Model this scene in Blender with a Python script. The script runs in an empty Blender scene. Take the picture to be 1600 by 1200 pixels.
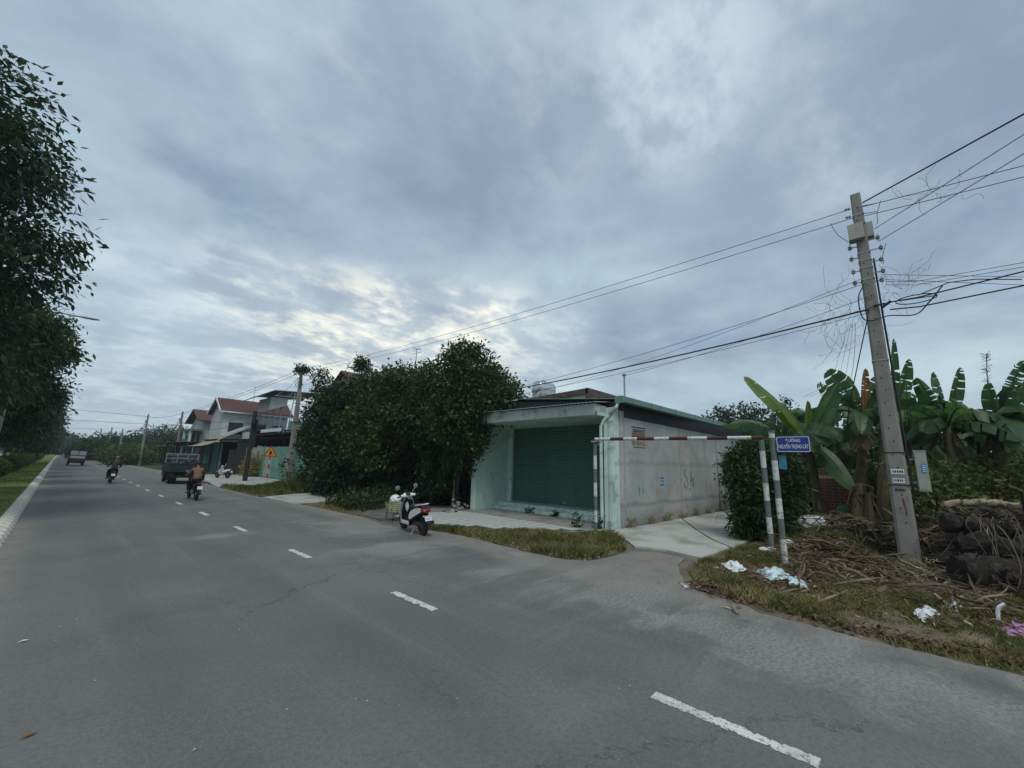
import bpy, bmesh, math, random
import numpy as np
from mathutils import Vector, Matrix
C = bpy.context.scene.collection
SC = bpy.context.scene
R = math.radians
random.seed(7)
rng = np.random.default_rng(11)

# ------------------------------------------------------------------ camera
CF, CH = 630.0, 2.0                      # focal length in photo pixels, eye height
roll = math.atan(.030)
pitch = math.atan(((703 + .030 * 705) - 600) * math.cos(roll) / CF)

def cray(px, py):
    x, y = px - 800, py - 600
    xr = x * math.cos(roll) + y * math.sin(roll)
    yr = -x * math.sin(roll) + y * math.cos(roll)
    return xr, CF * math.cos(pitch) + yr * math.sin(pitch), CF * math.sin(pitch) - yr * math.cos(pitch)
_v = cray(95, 703)
YAW = math.atan2(_v[0], _v[1])

def wray(px, py):                        # photo pixel -> world direction (Y runs along the road)
    a, b, c = cray(px, py)
    return Vector((a * math.cos(YAW) - b * math.sin(YAW), a * math.sin(YAW) + b * math.cos(YAW), c))

def G(px, py, z=0.0):                    # surveyed ground point
    d = wray(px, py); t = (z - CH) / d.z
    return Vector((d.x * t, d.y * t, z))

def AX(px, py, X):                       # surveyed point on the plane x = X
    d = wray(px, py); t = X / d.x
    return Vector((X, d.y * t, CH + d.z * t))

def AY(px, py, Y):
    d = wray(px, py); t = Y / d.y
    return Vector((d.x * t, Y, CH + d.z * t))

cam = bpy.data.cameras.new('camera')
cam.sensor_width = 36; cam.lens = CF / 1600 * 36
cam.clip_start = .05; cam.clip_end = 6000
co = bpy.data.objects.new('camera', cam); C.objects.link(co)
fw = wray(800, 600).normalized()
rt = (wray(900, 600) - wray(800, 600)).normalized()
up = rt.cross(fw).normalized()
m = Matrix((rt, up, -fw)).transposed().to_4x4(); m.translation = (0, 0, CH)
co.matrix_world = m
SC.camera = co

# ------------------------------------------------------------------ node helper
class NT:
    def __init__(s, tree): s.t = tree; s.n = tree.nodes; s.l = tree.links
    def new(s, ty, **k):
        n = s.n.new(ty)
        for a, b in k.items(): setattr(n, a, b)
        return n
    def put(s, sock, v):
        if v is None: return
        if hasattr(v, 'links'): s.l.new(v, sock)
        else:
            if isinstance(v, (tuple, list)) and len(v) == 3 and sock.type == 'RGBA': v = (*v, 1)
            sock.default_value = v
    def math(s, op, a, b=None, c=None, clamp=False):
        n = s.new('ShaderNodeMath', operation=op, use_clamp=clamp)
        s.put(n.inputs[0], a); s.put(n.inputs[1], b); s.put(n.inputs[2], c); return n.outputs[0]
    def vmath(s, op, a, b=None):
        n = s.new('ShaderNodeVectorMath', operation=op)
        s.put(n.inputs[0], a); s.put(n.inputs[1], b)
        return n.outputs['Value'] if op in ('DOT_PRODUCT', 'LENGTH', 'DISTANCE') else n.outputs[0]
    def noise(s, vec, scale, detail=4, rough=.55, dist=0, out=0):
        n = s.new('ShaderNodeTexNoise'); s.put(n.inputs['Vector'], vec)
        n.inputs['Scale'].default_value = scale; n.inputs['Detail'].default_value = detail
        n.inputs['Roughness'].default_value = rough; n.inputs['Distortion'].default_value = dist
        return n.outputs[out]
    def maprange(s, v, a, b, c=0., d=1., smooth=True):
        n = s.new('ShaderNodeMapRange', interpolation_type='SMOOTHSTEP' if smooth else 'LINEAR')
        s.put(n.inputs[0], v)
        for i, q in enumerate((a, b, c, d)): s.put(n.inputs[i + 1], q)
        return n.outputs[0]
    def ramp(s, v, stops):
        n = s.new('ShaderNodeValToRGB'); s.put(n.inputs[0], v)
        e = n.color_ramp.elements
        while len(e) < len(stops): e.new(.5)
        for i, (p, c) in enumerate(stops): e[i].position = p; e[i].color = (*c, 1)
        return n.outputs[0]
    def mix(s, f, a, b, bt='MIX'):
        n = s.new('ShaderNodeMix', data_type='RGBA', blend_type=bt)
        s.put(n.inputs[0], f); s.put(n.inputs[6], a); s.put(n.inputs[7], b); return n.outputs[2]
    def sep(s, v):
        n = s.new('ShaderNodeSeparateXYZ'); s.put(n.inputs[0], v); return n.outputs
    def comb(s, x, y, z):
        n = s.new('ShaderNodeCombineXYZ'); s.put(n.inputs[0], x); s.put(n.inputs[1], y); s.put(n.inputs[2], z); return n.outputs[0]

# ------------------------------------------------------------------ sky
SUN_EL, SUN_AZ = 58, 218                 # azimuth clockwise from +Y
W = bpy.data.worlds.new('World'); SC.world = W; W.use_nodes = True
w = NT(W.node_tree); w.n.clear()
tc = w.new('ShaderNodeTexCoord').outputs['Generated']
sx, sy, sz = w.sep(tc)[:3]
den = w.math('ADD', w.math('MAXIMUM', sz, 0.0), .19)
U = w.math('DIVIDE', sx, den); V = w.math('DIVIDE', sy, den)
cp = w.comb(U, V, 0.0)
big = w.noise(cp, .55, 5, .5, .5)
mid = w.noise(w.vmath('ADD', cp, (7.3, 2.1, 0.)), 1.35, 7, .55, .35)
fine = w.noise(w.vmath('ADD', cp, (1.7, 9.2, 3.)), 3.6, 9, .58, .15)
vfine = w.noise(w.comb(w.math('MULTIPLY', U, 1.0), w.math('MULTIPLY', V, 1.6), 2.), 8.0, 9, .6, .2)
dens = w.math('ADD', w.math('MULTIPLY', big, .48), w.math('ADD', w.math('MULTIPLY', mid, .36), w.math('MULTIPLY', fine, .16)))
cloud = w.ramp(dens, [(.40, (.245, .33, .435)), (.47, (.32, .42, .53)), (.53, (.40, .525, .62)), (.61, (.51, .65, .71))])
hor = w.maprange(sz, .30, .0)
cloud = w.mix(w.math('MULTIPLY', hor, .55), cloud, (.47, .60, .635))
patch = None
for (px, py, c0, c1, g) in ((580, 515, .962, 1.0, 1.0), (745, 495, .982, 1.0, 1.0), (370, 465, .985, 1.0, .75), (650, 560, .965, 1., .9), (380, 560, .965, 1., .7), (250, 560, .955, 1.0, .55), (500, 560, .975, 1.0, .5),
                            (1050, 110, .975, 1.0, .62), (880, 150, .975, 1.0, .30), (760, 60, .98, 1., .15), (1010, 20, .98, 1., .2), (430, 40, .97, 1., .25), (1330, 225, .985, 1.0, .3), (860, 560, .985, 1., .5), (1320, 10, .985, 1., .3)):
    d0 = wray(px, py).normalized()
    dt = w.vmath('DOT_PRODUCT', tc, tuple(d0))
    q = w.maprange(dt, c0, c1, 0., g)
    if py > 400: q = w.math('MULTIPLY', q, w.maprange(sz, .455, .36))
    patch = q if patch is None else w.math('MAXIMUM', patch, q)
brk = w.maprange(w.math('ADD', w.math('MULTIPLY', fine, .5), w.math('ADD', w.math('MULTIPLY', mid, .2), w.math('MULTIPLY', vfine, .3))), .445, .60)
glow = w.math('MULTIPLY', patch, w.math('ADD', w.math('MULTIPLY', brk, .85), .18))
warm = w.maprange(w.vmath('DOT_PRODUCT', tc, tuple(wray(640, 510).normalized())), .90, .985)
cloud = w.mix(w.math('MULTIPLY', glow, 1.0, clamp=True), cloud, w.mix(warm, (.66, .78, .83), (.97, .96, .86)))
sky = w.new('ShaderNodeTexSky', sky_type='NISHITA', sun_disc=False, sun_elevation=R(SUN_EL), sun_rotation=R(SUN_AZ))
SKS = .1
gap = w.maprange(w.noise(w.vmath('ADD', cp, (3.3, 5.2, 8.)), 1.6, 6, .5, .3), .585, .68, 0., .35)
cl10 = w.vmath('SCALE', cloud); 
w.n[-1].inputs['Scale'].default_value = 1 / SKS
tot = w.mix(gap, cl10, sky.outputs[0])
bg = w.new('ShaderNodeBackground'); w.put(bg.inputs[0], tot); bg.inputs[1].default_value = SKS
wo = w.new('ShaderNodeOutputWorld'); w.l.new(bg.outputs[0], wo.inputs[0])

sd = bpy.data.lights.new('sun', 'SUN'); sd.energy = 1.5; sd.angle = R(22); sd.color = (1, .97, .92)
so = bpy.data.objects.new('sun', sd); C.objects.link(so)
az, el = R(SUN_AZ), R(SUN_EL)
sdir = Vector((math.sin(az) * math.cos(el), math.cos(az) * math.cos(el), math.sin(el)))
so.rotation_euler = sdir.to_track_quat('Z', 'Y').to_euler(); so.location = (0, 0, 60)
SC.view_settings.view_transform = 'Standard'; SC.view_settings.look = 'None'
SC.view_settings.exposure = .12; SC.view_settings.gamma = 1; SC.view_settings.use_curve_mapping = False
SC.cycles.use_denoising = True
SC.cycles.max_bounces = 6; SC.cycles.transparent_max_bounces = 8

# ------------------------------------------------------------------ materials
MATS = {}
def M(name, col, rough=.75, metal=0., var=.2, scale=3., fscale=60., fvar=.1, bump=.15, dirt=None, dirtk=.4, spec=.3, island=0., tw=None):
    if name in MATS: return MATS[name]
    mt = bpy.data.materials.new(name); mt.use_nodes = True; MATS[name] = mt
    t = NT(mt.node_tree); b = t.n['Principled BSDF']
    ob = t.new('ShaderNodeTexCoord').outputs['Object']
    n1 = t.noise(ob, scale, 5, .6); n2 = t.noise(ob, fscale, 3, .6)
    k = t.math('ADD', t.maprange(n1, .3, .7, 1 - var, 1 + var, False), t.math('MULTIPLY', t.math('SUBTRACT', n2, .5), fvar * 2))
    if island:
        k = t.math('MULTIPLY', k, t.maprange(t.new('ShaderNodeNewGeometry').outputs['Random Per Island'], 0, 1, 1 - island, 1 + island, False))
    c = t.vmath('SCALE', (col[0], col[1], col[2])); t.put(t.n[-1].inputs['Scale'], k)
    if dirt:
        dm = t.maprange(t.noise(t.vmath('ADD', ob, (5., 3., 1.)), scale * 1.7, 7, .65), .48, .68, 0, dirtk)
        c = t.mix(dm, c, dirt)
    t.put(b.inputs['Base Color'], c)
    b.inputs['Metallic'].default_value = metal; b.inputs['Specular IOR Level'].default_value = spec
    t.put(b.inputs['Roughness'], t.maprange(n1, .3, .7, max(.03, rough - .08), min(1, rough + .08), False))
    if bump:
        bp = t.new('ShaderNodeBump'); bp.inputs['Strength'].default_value = bump; bp.inputs['Distance'].default_value = .01
        t.put(bp.inputs['Height'], n2); t.l.new(bp.outputs[0], b.inputs['Normal'])
    return mt

def leafmat(name, c1, c2, c3=None, trans=.3, rough=.5, scale=.9):
    if name in MATS: return MATS[name]
    mt = bpy.data.materials.new(name); mt.use_nodes = True; MATS[name] = mt
    t = NT(mt.node_tree); b = t.n['Principled BSDF']; out = t.n['Material Output']
    ob = t.new('ShaderNodeTexCoord').outputs['Object']
    rnd = t.new('ShaderNodeNewGeometry').outputs['Random Per Island']
    n = t.noise(ob, scale, 3, .6)
    f = t.math('ADD', t.math('MULTIPLY', rnd, .55), t.maprange(n, .35, .65, 0, .45, False))
    st = [(.15, c1), (.8, c2)]
    if c3: st.append((.97, c3))
    c = t.ramp(f, st)
    t.put(b.inputs['Base Color'], c); b.inputs['Roughness'].default_value = rough; b.inputs['Specular IOR Level'].default_value = .35
    tr = t.new('ShaderNodeBsdfTranslucent'); t.put(tr.inputs[0], t.mix(1., c, (1.1, 1.25, .6), 'MULTIPLY'))
    mx = t.new('ShaderNodeMixShader'); mx.inputs[0].default_value = trans
    t.l.new(b.outputs[0], mx.inputs[1]); t.l.new(tr.outputs[0], mx.inputs[2]); t.l.new(mx.outputs[0], out.inputs[0])
    return mt

# asphalt: worn, patched, dusty towards the edge
def asphalt():
    mt = bpy.data.materials.new('asphalt'); mt.use_nodes = True
    t = NT(mt.node_tree); b = t.n['Principled BSDF']
    ob = t.new('ShaderNodeTexCoord').outputs['Object']; x, y, z = t.sep(ob)[:3]
    n1 = t.noise(ob, .35, 6, .6, .3); agg = t.noise(ob, 55, 3, .75); agg2 = t.noise(ob, 22, 5, .8)
    vor = t.new('ShaderNodeTexVoronoi'); t.put(vor.inputs['Vector'], ob); vor.inputs['Scale'].default_value = 75
    base = t.mix(t.maprange(n1, .35, .65), (.117, .119, .108), (.153, .154, .140))
    # long wear streaks running with the traffic
    st = t.noise(t.comb(t.math('MULTIPLY', x, 1.6), t.math('MULTIPLY', y, .10), 0.), 1.1, 6, .65)
    base = t.mix(t.maprange(st, .5, .68, 0, .45), base, (.185, .183, .168))
    # pale dusty stripes across, mostly on the right half
    ds = t.noise(t.comb(t.math('MULTIPLY', x, .45), t.math('MULTIPLY', y, 1.7), 4.), 1.0, 9, .72, .6)
    side = t.maprange(x, 3.2, 6.6)
    base = t.mix(t.math('MULTIPLY', t.math('MULTIPLY', t.maprange(ds, .47, .70), side), .75), base, (.31, .295, .27))
    # tyre-polished tracks and a few cracks
    tr_ = None
    for c0 in (.9, 2.55, 4.95, 6.45):
        q = t.maprange(t.math('ABSOLUTE', t.math('SUBTRACT', t.math('ADD', x, t.math('MULTIPLY', t.math('SUBTRACT', n1, .5), .5)), c0)), .42, .05)
        tr_ = q if tr_ is None else t.math('MAXIMUM', tr_, q)
    base = t.mix(t.math('MULTIPLY', tr_, .30), base, (.088, .092, .088))
    vc = t.new('ShaderNodeTexVoronoi', feature='DISTANCE_TO_EDGE'); t.put(vc.inputs['Vector'], t.vmath('ADD', ob, t.vmath('MULTIPLY', t.noise(ob, 1.5, 6, .7, 0, 1), (1.3, 1.3, 0.)))); vc.inputs['Scale'].default_value = .33
    cm = t.math('MULTIPLY', t.maprange(vc.outputs['Distance'], .008, .0), t.maprange(t.noise(t.vmath('ADD', ob, (21., 3., 0.)), .35, 3), .5, .6))
    base = t.mix(t.math('MULTIPLY', cm, .6), base, (.04, .04, .038))
    # scoured, speckled patches where vehicles turn into the lane
    for (cx_, cy_, rx_, ry_) in ((6.0, .9, 1.0, 1.7), (6.6, 3.2, 1.2, .9), (5.6, 8.6, 1.6, .7), (6.2, 11.5, 1.1, 1.6), (3.0, 12.6, .7, .4)):
        dd = t.vmath('LENGTH', t.vmath('MULTIPLY', t.vmath('SUBTRACT', ob, (cx_, cy_, 0.)), (1 / rx_, 1 / ry_, 0.)))
        pm = t.maprange(t.math('ADD', dd, t.math('MULTIPLY', t.math('SUBTRACT', t.noise(ob, 1.3, 7, .72), .5), 3.2)), 1.25, .35)
        base = t.mix(t.math('MULTIPLY', pm, t.maprange(agg2, .38, .62, .25, .75)), base, (.29, .27, .25))
    # dark patches
    dk = t.noise(t.vmath('ADD', ob, (11., 4., 0.)), .6, 5, .6)
    base = t.mix(t.maprange(dk, .55, .7, 0, .3), base, (.068, .073, .073))
    # dust at both edges
    ed = t.math('MAXIMUM', t.maprange(t.math('ADD', x, t.math('MULTIPLY', n1, 1.4)), 7.0, 8.0), t.maprange(t.math('ADD', x, t.math('MULTIPLY', n1, .5)), .35, -.25))
    base = t.mix(t.math('MULTIPLY', ed, t.maprange(t.noise(ob, 2.2, 6, .7), .3, .6, .25, .8)), base, (.24, .22, .185))
    # exposed stone: speckle
    sp = t.maprange(agg, .52, .72, 0, .8)
    wear = t.maprange(t.noise(t.vmath('ADD', ob, (3., 8., 0.)), .9, 5, .6), .45, .65, .35, 1.0)
    base = t.mix(t.math('MULTIPLY', sp, wear), base, (.30, .29, .275))
    base = t.mix(t.maprange(agg2, .56, .70, 0, .3), base, (.22, .22, .205))
    base = t.mix(t.maprange(vor.outputs['Distance'], .25, .0, 0, .35), base, (.20, .20, .195))
    base = t.mix(t.maprange(agg2, .54, .40, 0, .32), base, (.066, .068, .065))
    t.put(b.inputs['Base Color'], base)
    t.put(b.inputs['Roughness'], t.maprange(n1, .3, .7, .72, .9, False)); b.inputs['Specular IOR Level'].default_value = .35
    bp = t.new('ShaderNodeBump'); bp.inputs['Strength'].default_value = .6; bp.inputs['Distance'].default_value = .005
    t.put(bp.inputs['Height'], t.math('ADD', agg, t.math('MULTIPLY', agg2, .6))); t.l.new(bp.outputs[0], b.inputs['Normal'])
    MATS['asphalt'] = mt; return mt

def wallmat():       # the shop's long rendered side wall: pour lines, damp foot, black run-off streak
    mt = bpy.data.materials.new('stained_render'); mt.use_nodes = True
    t = NT(mt.node_tree); b = t.n['Principled BSDF']
    g = t.new('ShaderNodeNewGeometry').outputs['Position']; x, y, z = t.sep(g)[:3]
    n = t.noise(g, 1.0, 7, .65, .4); nf = t.noise(g, 9, 5, .6); nn = t.noise(g, 45, 3, .6)
    c = t.mix(t.maprange(n, .35, .65), (.34, .335, .32), (.47, .465, .45))
    c = t.mix(t.maprange(t.noise(g, .45, 4, .6), .45, .6, 0, .5), c, (.36, .43, .41))
    zz = t.math('ADD', z, t.math('MULTIPLY', t.math('SUBTRACT', n, .5), .35))
    def line(v, c0, wd, amt):
        return t.math('MULTIPLY', t.maprange(t.math('ABSOLUTE', t.math('SUBTRACT', v, c0)), wd, 0.), amt)
    xx = t.math('ADD', x, t.math('MULTIPLY', t.math('SUBTRACT', nf, .5), .18))
    msk = line(zz, 2.15, .16, .38)
    for (v, c0, wd, a) in ((zz, .72, .14, .55), (xx, 13.0, .16, .45), (xx, 15.4, .12, .15), (xx, 17.65, .2, .35), (xx, 20.5, .18, .35), (xx, 22.1, .14, .5)):
        msk = t.math('MAXIMUM', msk, line(v, c0, wd, a))
    msk = t.math('MULTIPLY', msk, t.maprange(nf, .3, .6, .4, 1.))
    low = t.math('MULTIPLY', t.maprange(zz, .75, .0), .55)
    msk = t.math('MAXIMUM', msk, t.math('MULTIPLY', low, t.maprange(nf, .35, .6, .35, 1.)))
    c = t.mix(msk, c, (.14, .145, .135))
    # run-off streak
    sw = t.math('ADD', .07, t.math('MULTIPLY', t.maprange(z, 1.0, 0.0), .30))
    stk = t.math('MULTIPLY', t.maprange(t.math('ABSOLUTE', t.math('SUBTRACT', xx, 22.15)), sw, 0.), t.maprange(z, 3.2, 2.4))
    c = t.mix(t.math('MULTIPLY', stk, .92), c, (.03, .032, .03))
    # fine vertical drip marks under the top edge
    dr = t.noise(t.comb(t.math('MULTIPLY', x, 5.), y, t.math('MULTIPLY', z, .35)), 1.5, 4, .6)
    c = t.mix(t.math('MULTIPLY', t.maprange(dr, .55, .72), t.maprange(z, 1.8, 3.7, .1, .5)), c, (.22, .22, .21))
    c = t.mix(t.maprange(nn, .4, .7, 0, .12), c, (.2, .2, .19))
    t.put(b.inputs['Base Color'], c); b.inputs['Roughness'].default_value = .88; b.inputs['Specular IOR Level'].default_value = .2
    bp = t.new('ShaderNodeBump'); bp.inputs['Strength'].default_value = .4; bp.inputs['Distance'].default_value = .01
    t.put(bp.inputs['Height'], t.math('ADD', nf, nn)); t.l.new(bp.outputs[0], b.inputs['Normal'])
    return mt

def paintmat():      # road paint, chipped away at the rim
    mt = bpy.data.materials.new('road_paint'); mt.use_nodes = True
    t = NT(mt.node_tree); b = t.n['Principled BSDF']
    ob = t.new('ShaderNodeNewGeometry').outputs['Position']
    n = t.noise(ob, 28, 5, .7); n2 = t.noise(ob, 4, 4, .6)
    c = t.mix(t.maprange(n2, .35, .65), (.50, .50, .45), (.68, .68, .61))
    c = t.mix(t.maprange(n, .53, .62, 0, .9), c, (.16, .16, .155)); c = t.mix(t.maprange(t.noise(ob, 70, 4, .7), .50, .66, 0, .6), c, (.2, .2, .19))
    t.put(b.inputs['Base Color'], c); b.inputs['Roughness'].default_value = .8
    return mt

A_ASP = asphalt(); A_WALL = wallmat(); A_PAINT = paintmat()
mint = M('mint_paint', (.45, .62, .54), .8, var=.08, scale=.8, dirt=(.24, .30, .26), dirtk=.5, bump=.1)
mintlt = M('pale_mint_paint', (.56, .70, .63), .75, var=.1, scale=1.6, dirt=(.24, .27, .24), dirtk=.7, bump=.1)
canopyc = M('stained_canopy_concrete', (.40, .45, .42), .85, var=.15, scale=1.2, dirt=(.12, .13, .12), dirtk=.6)
shut = M('green_shutter_steel', (.10, .22, .165), .55, .0, var=.1, scale=1.5, dirt=(.05, .11, .09), dirtk=.4, bump=.05)
concrete = M('grey_concrete', (.36, .36, .33), .88, var=.18, scale=1.2, dirt=(.17, .17, .15), dirtk=.6, bump=.3)
laneC = M('lane_concrete', (.40, .40, .36), .9, var=.14, scale=.5, dirt=(.17, .18, .13), dirtk=.75, bump=.3)
poleC = M('pole_concrete', (.235, .222, .20), .85, var=.14, scale=2.5, dirt=(.16, .15, .14), dirtk=.5, bump=.3)
tileC = M('cement_floor_tile', (.44, .45, .42), .8, var=.1, scale=1.3, dirt=(.18, .19, .16), dirtk=.5, bump=.2)
tin = M('grey_tin_roof', (.20, .23, .22), .55, .3, var=.2, scale=1.5, dirt=(.09, .075, .06), dirtk=.5)
tinG = M('green_tin', (.10, .27, .22), .55, .1, var=.15, scale=1.2, dirt=(.14, .16, .13), dirtk=.4)
gutG = M('green_gutter_sheet', (.14, .25, .22), .45, .1, var=.12, scale=2, dirt=(.12, .14, .12), dirtk=.4)
dark = M('dark_timber', (.030, .028, .027), .85, var=.3, scale=2)
darkpanel = M('dark_sheet', (.035, .036, .040), .7, var=.25, scale=2)
blk = M('black_plastic', (.014, .014, .015), .45, var=.1, bump=0)
rubber = M('tyre_rubber', (.018, .018, .018), .85, var=.2, bump=.2)
chrome = M('bare_metal', (.45, .45, .45), .35, .9, var=.1, bump=0)
steel = M('galvanised_steel', (.35, .37, .37), .5, .5, var=.15, scale=4, dirt=(.2, .14, .1), dirtk=.25)
white = M('white_enamel', (.72, .73, .72), .35, var=.06, scale=3, bump=0, spec=.5, dirt=(.4, .4, .38), dirtk=.25)
postw = M('white_post_paint', (.58, .60, .56), .7, var=.08, scale=6, dirt=(.2, .15, .1), dirtk=.8, bump=.1)
postd = M('grey_post_paint', (.13, .16, .15), .7, var=.12, scale=6, dirt=(.1, .07, .05), dirtk=.5, bump=.1)
red = M('red_paint', (.35, .03, .025), .5, var=.15, bump=0)
brown = M('brown_red_paint', (.10, .035, .022), .7, var=.15)
redl = M('tail_light_red', (.17, .010, .012), .2, var=.05, bump=0, spec=.6)
grassM = leafmat('grass_blade', (.085, .108, .028), (.175, .185, .055), (.32, .27, .125), .25, .6, .7)
grassdry = leafmat('grass_drying', (.16, .145, .05), (.34, .28, .12), (.50, .41, .23), .25, .6, .9)
lawnM = leafmat('lawn_blade', (.13, .18, .04), (.20, .25, .06), None, .2, .6, .6)
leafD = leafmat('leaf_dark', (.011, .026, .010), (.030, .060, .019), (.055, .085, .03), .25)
leafM_ = leafmat('leaf_mid', (.020, .042, .012), (.050, .085, .024), (.085, .115, .035), .3)
leafL = leafmat('leaf_light', (.040, .075, .018), (.090, .130, .034), (.15, .17, .06), .3)
leafB = leafmat('leaf_bluegreen', (.012, .028, .017), (.045, .080, .040), (.075, .11, .06), .3)
leafBush = leafmat('leaf_bush', (.016, .040, .009), (.045, .085, .018), (.10, .13, .035), .25)
bananaM = leafmat('banana_blade', (.040, .095, .042), (.095, .165, .075), (.19, .22, .10), .5, .4, 1.2)
bananaY = leafmat('banana_young_blade', (.085, .15, .028), (.15, .215, .045), None, .4, .4, 1.2)
bananaD = leafmat('banana_dead_blade', (.05, .037, .022), (.12, .09, .052), (.20, .155, .09), .2, .7, 1.2)
orangeD = leafmat('withered_orange_leaf', (.20, .095, .035), (.30, .15, .055), None, .3, .7, 1.2)
litter = leafmat('dry_litter', (.065, .036, .022), (.21, .13, .08), (.42, .33, .23), .1, .8, 2)
bark = M('tree_bark', (.075, .065, .052), .95, var=.3, scale=5, fscale=25, bump=.5)
barkp = M('pale_bark', (.21, .20, .17), .95, var=.25, scale=4, fscale=25, bump=.5)
stemM = M('banana_stem', (.10, .085, .045), .8, var=.35, scale=3, dirt=(.05, .03, .015), dirtk=.6)
rotM = M('rotting_trunk', (.020, .016, .013), .95, var=.7, scale=5, fscale=30, fvar=.4, bump=1., dirt=(.075, .055, .04), dirtk=.8)
stickM = M('dry_stick', (.27, .225, .15), .9, var=.3, scale=4)
soil = M('soil', (.145, .115, .078), .95, var=.35, scale=1.2, fscale=18, fvar=.25, bump=.6, dirt=(.085, .085, .04), dirtk=.7)
lawnG = M('lawn_ground', (.155, .19, .05), .95, var=.22, scale=.7, fscale=30, fvar=.3, bump=.5)
plastic = M('white_plastic_sheet', (.68, .70, .70), .4, var=.08, scale=9, bump=.2, fscale=20, dirt=(.35, .33, .28), dirtk=.35)
plasticb = M('pale_blue_plastic_sheet', (.52, .66, .68), .4, var=.1, scale=9, bump=.2, fscale=20, dirt=(.3, .3, .25), dirtk=.35)
wire_m = M('cable_black', (.02, .021, .023), .6, var=.05, bump=0)
vine_m = M('dead_vine', (.10, .085, .07), .9, var=.2, bump=0)
glassd = M('dark_window', (.03, .035, .04), .1, var=.1, bump=0, spec=.6)
whitewall = M('white_house_wall', (.50, .54, .52), .8, var=.08, scale=1.3, dirt=(.28, .30, .28), dirtk=.5)
brickM = M('brick_clay', (.12, .048, .036), .9, var=.3, scale=8, island=.25)
skin = M('skin', (.30, .17, .11), .6, var=.08, bump=0)

# ------------------------------------------------------------------ mesh helpers
OFF = {}
def npmesh(name, verts, faces, mats, parent=None, smooth=False, midx=None, **kw):
    verts = np.asarray(verts, dtype=np.float32); faces = np.asarray(faces, dtype=np.int32)
    me = bpy.data.meshes.new(name)
    off = OFF.get(parent.name, Vector()) if parent else None
    if parent is None:
        lo, hi = verts.min(0), verts.max(0)
        off = Vector(((lo[0] + hi[0]) / 2, (lo[1] + hi[1]) / 2, lo[2]))
    verts = verts - np.array(off, dtype=np.float32)
    nf, k = faces.shape
    me.vertices.add(len(verts)); me.vertices.foreach_set('co', verts.ravel())
    me.loops.add(nf * k); me.loops.foreach_set('vertex_index', faces.ravel())
    me.polygons.add(nf); me.polygons.foreach_set('loop_start', np.arange(0, nf * k, k, dtype=np.int32))
    me.polygons.foreach_set('loop_total', np.full(nf, k, dtype=np.int32))
    if midx is not None: me.polygons.foreach_set('material_index', np.asarray(midx, dtype=np.int32))
    if smooth: me.polygons.foreach_set('use_smooth', np.ones(nf, dtype=bool))
    me.update(calc_edges=True)
    for mm in (mats if isinstance(mats, (list, tuple)) else [mats]): me.materials.append(mm)
    o = bpy.data.objects.new(name, me); C.objects.link(o)
    if parent: o.parent = parent; OFF[o.name] = OFF.get(parent.name, Vector())
    else: o.location = off; OFF[o.name] = Vector(off)
    return o

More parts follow.
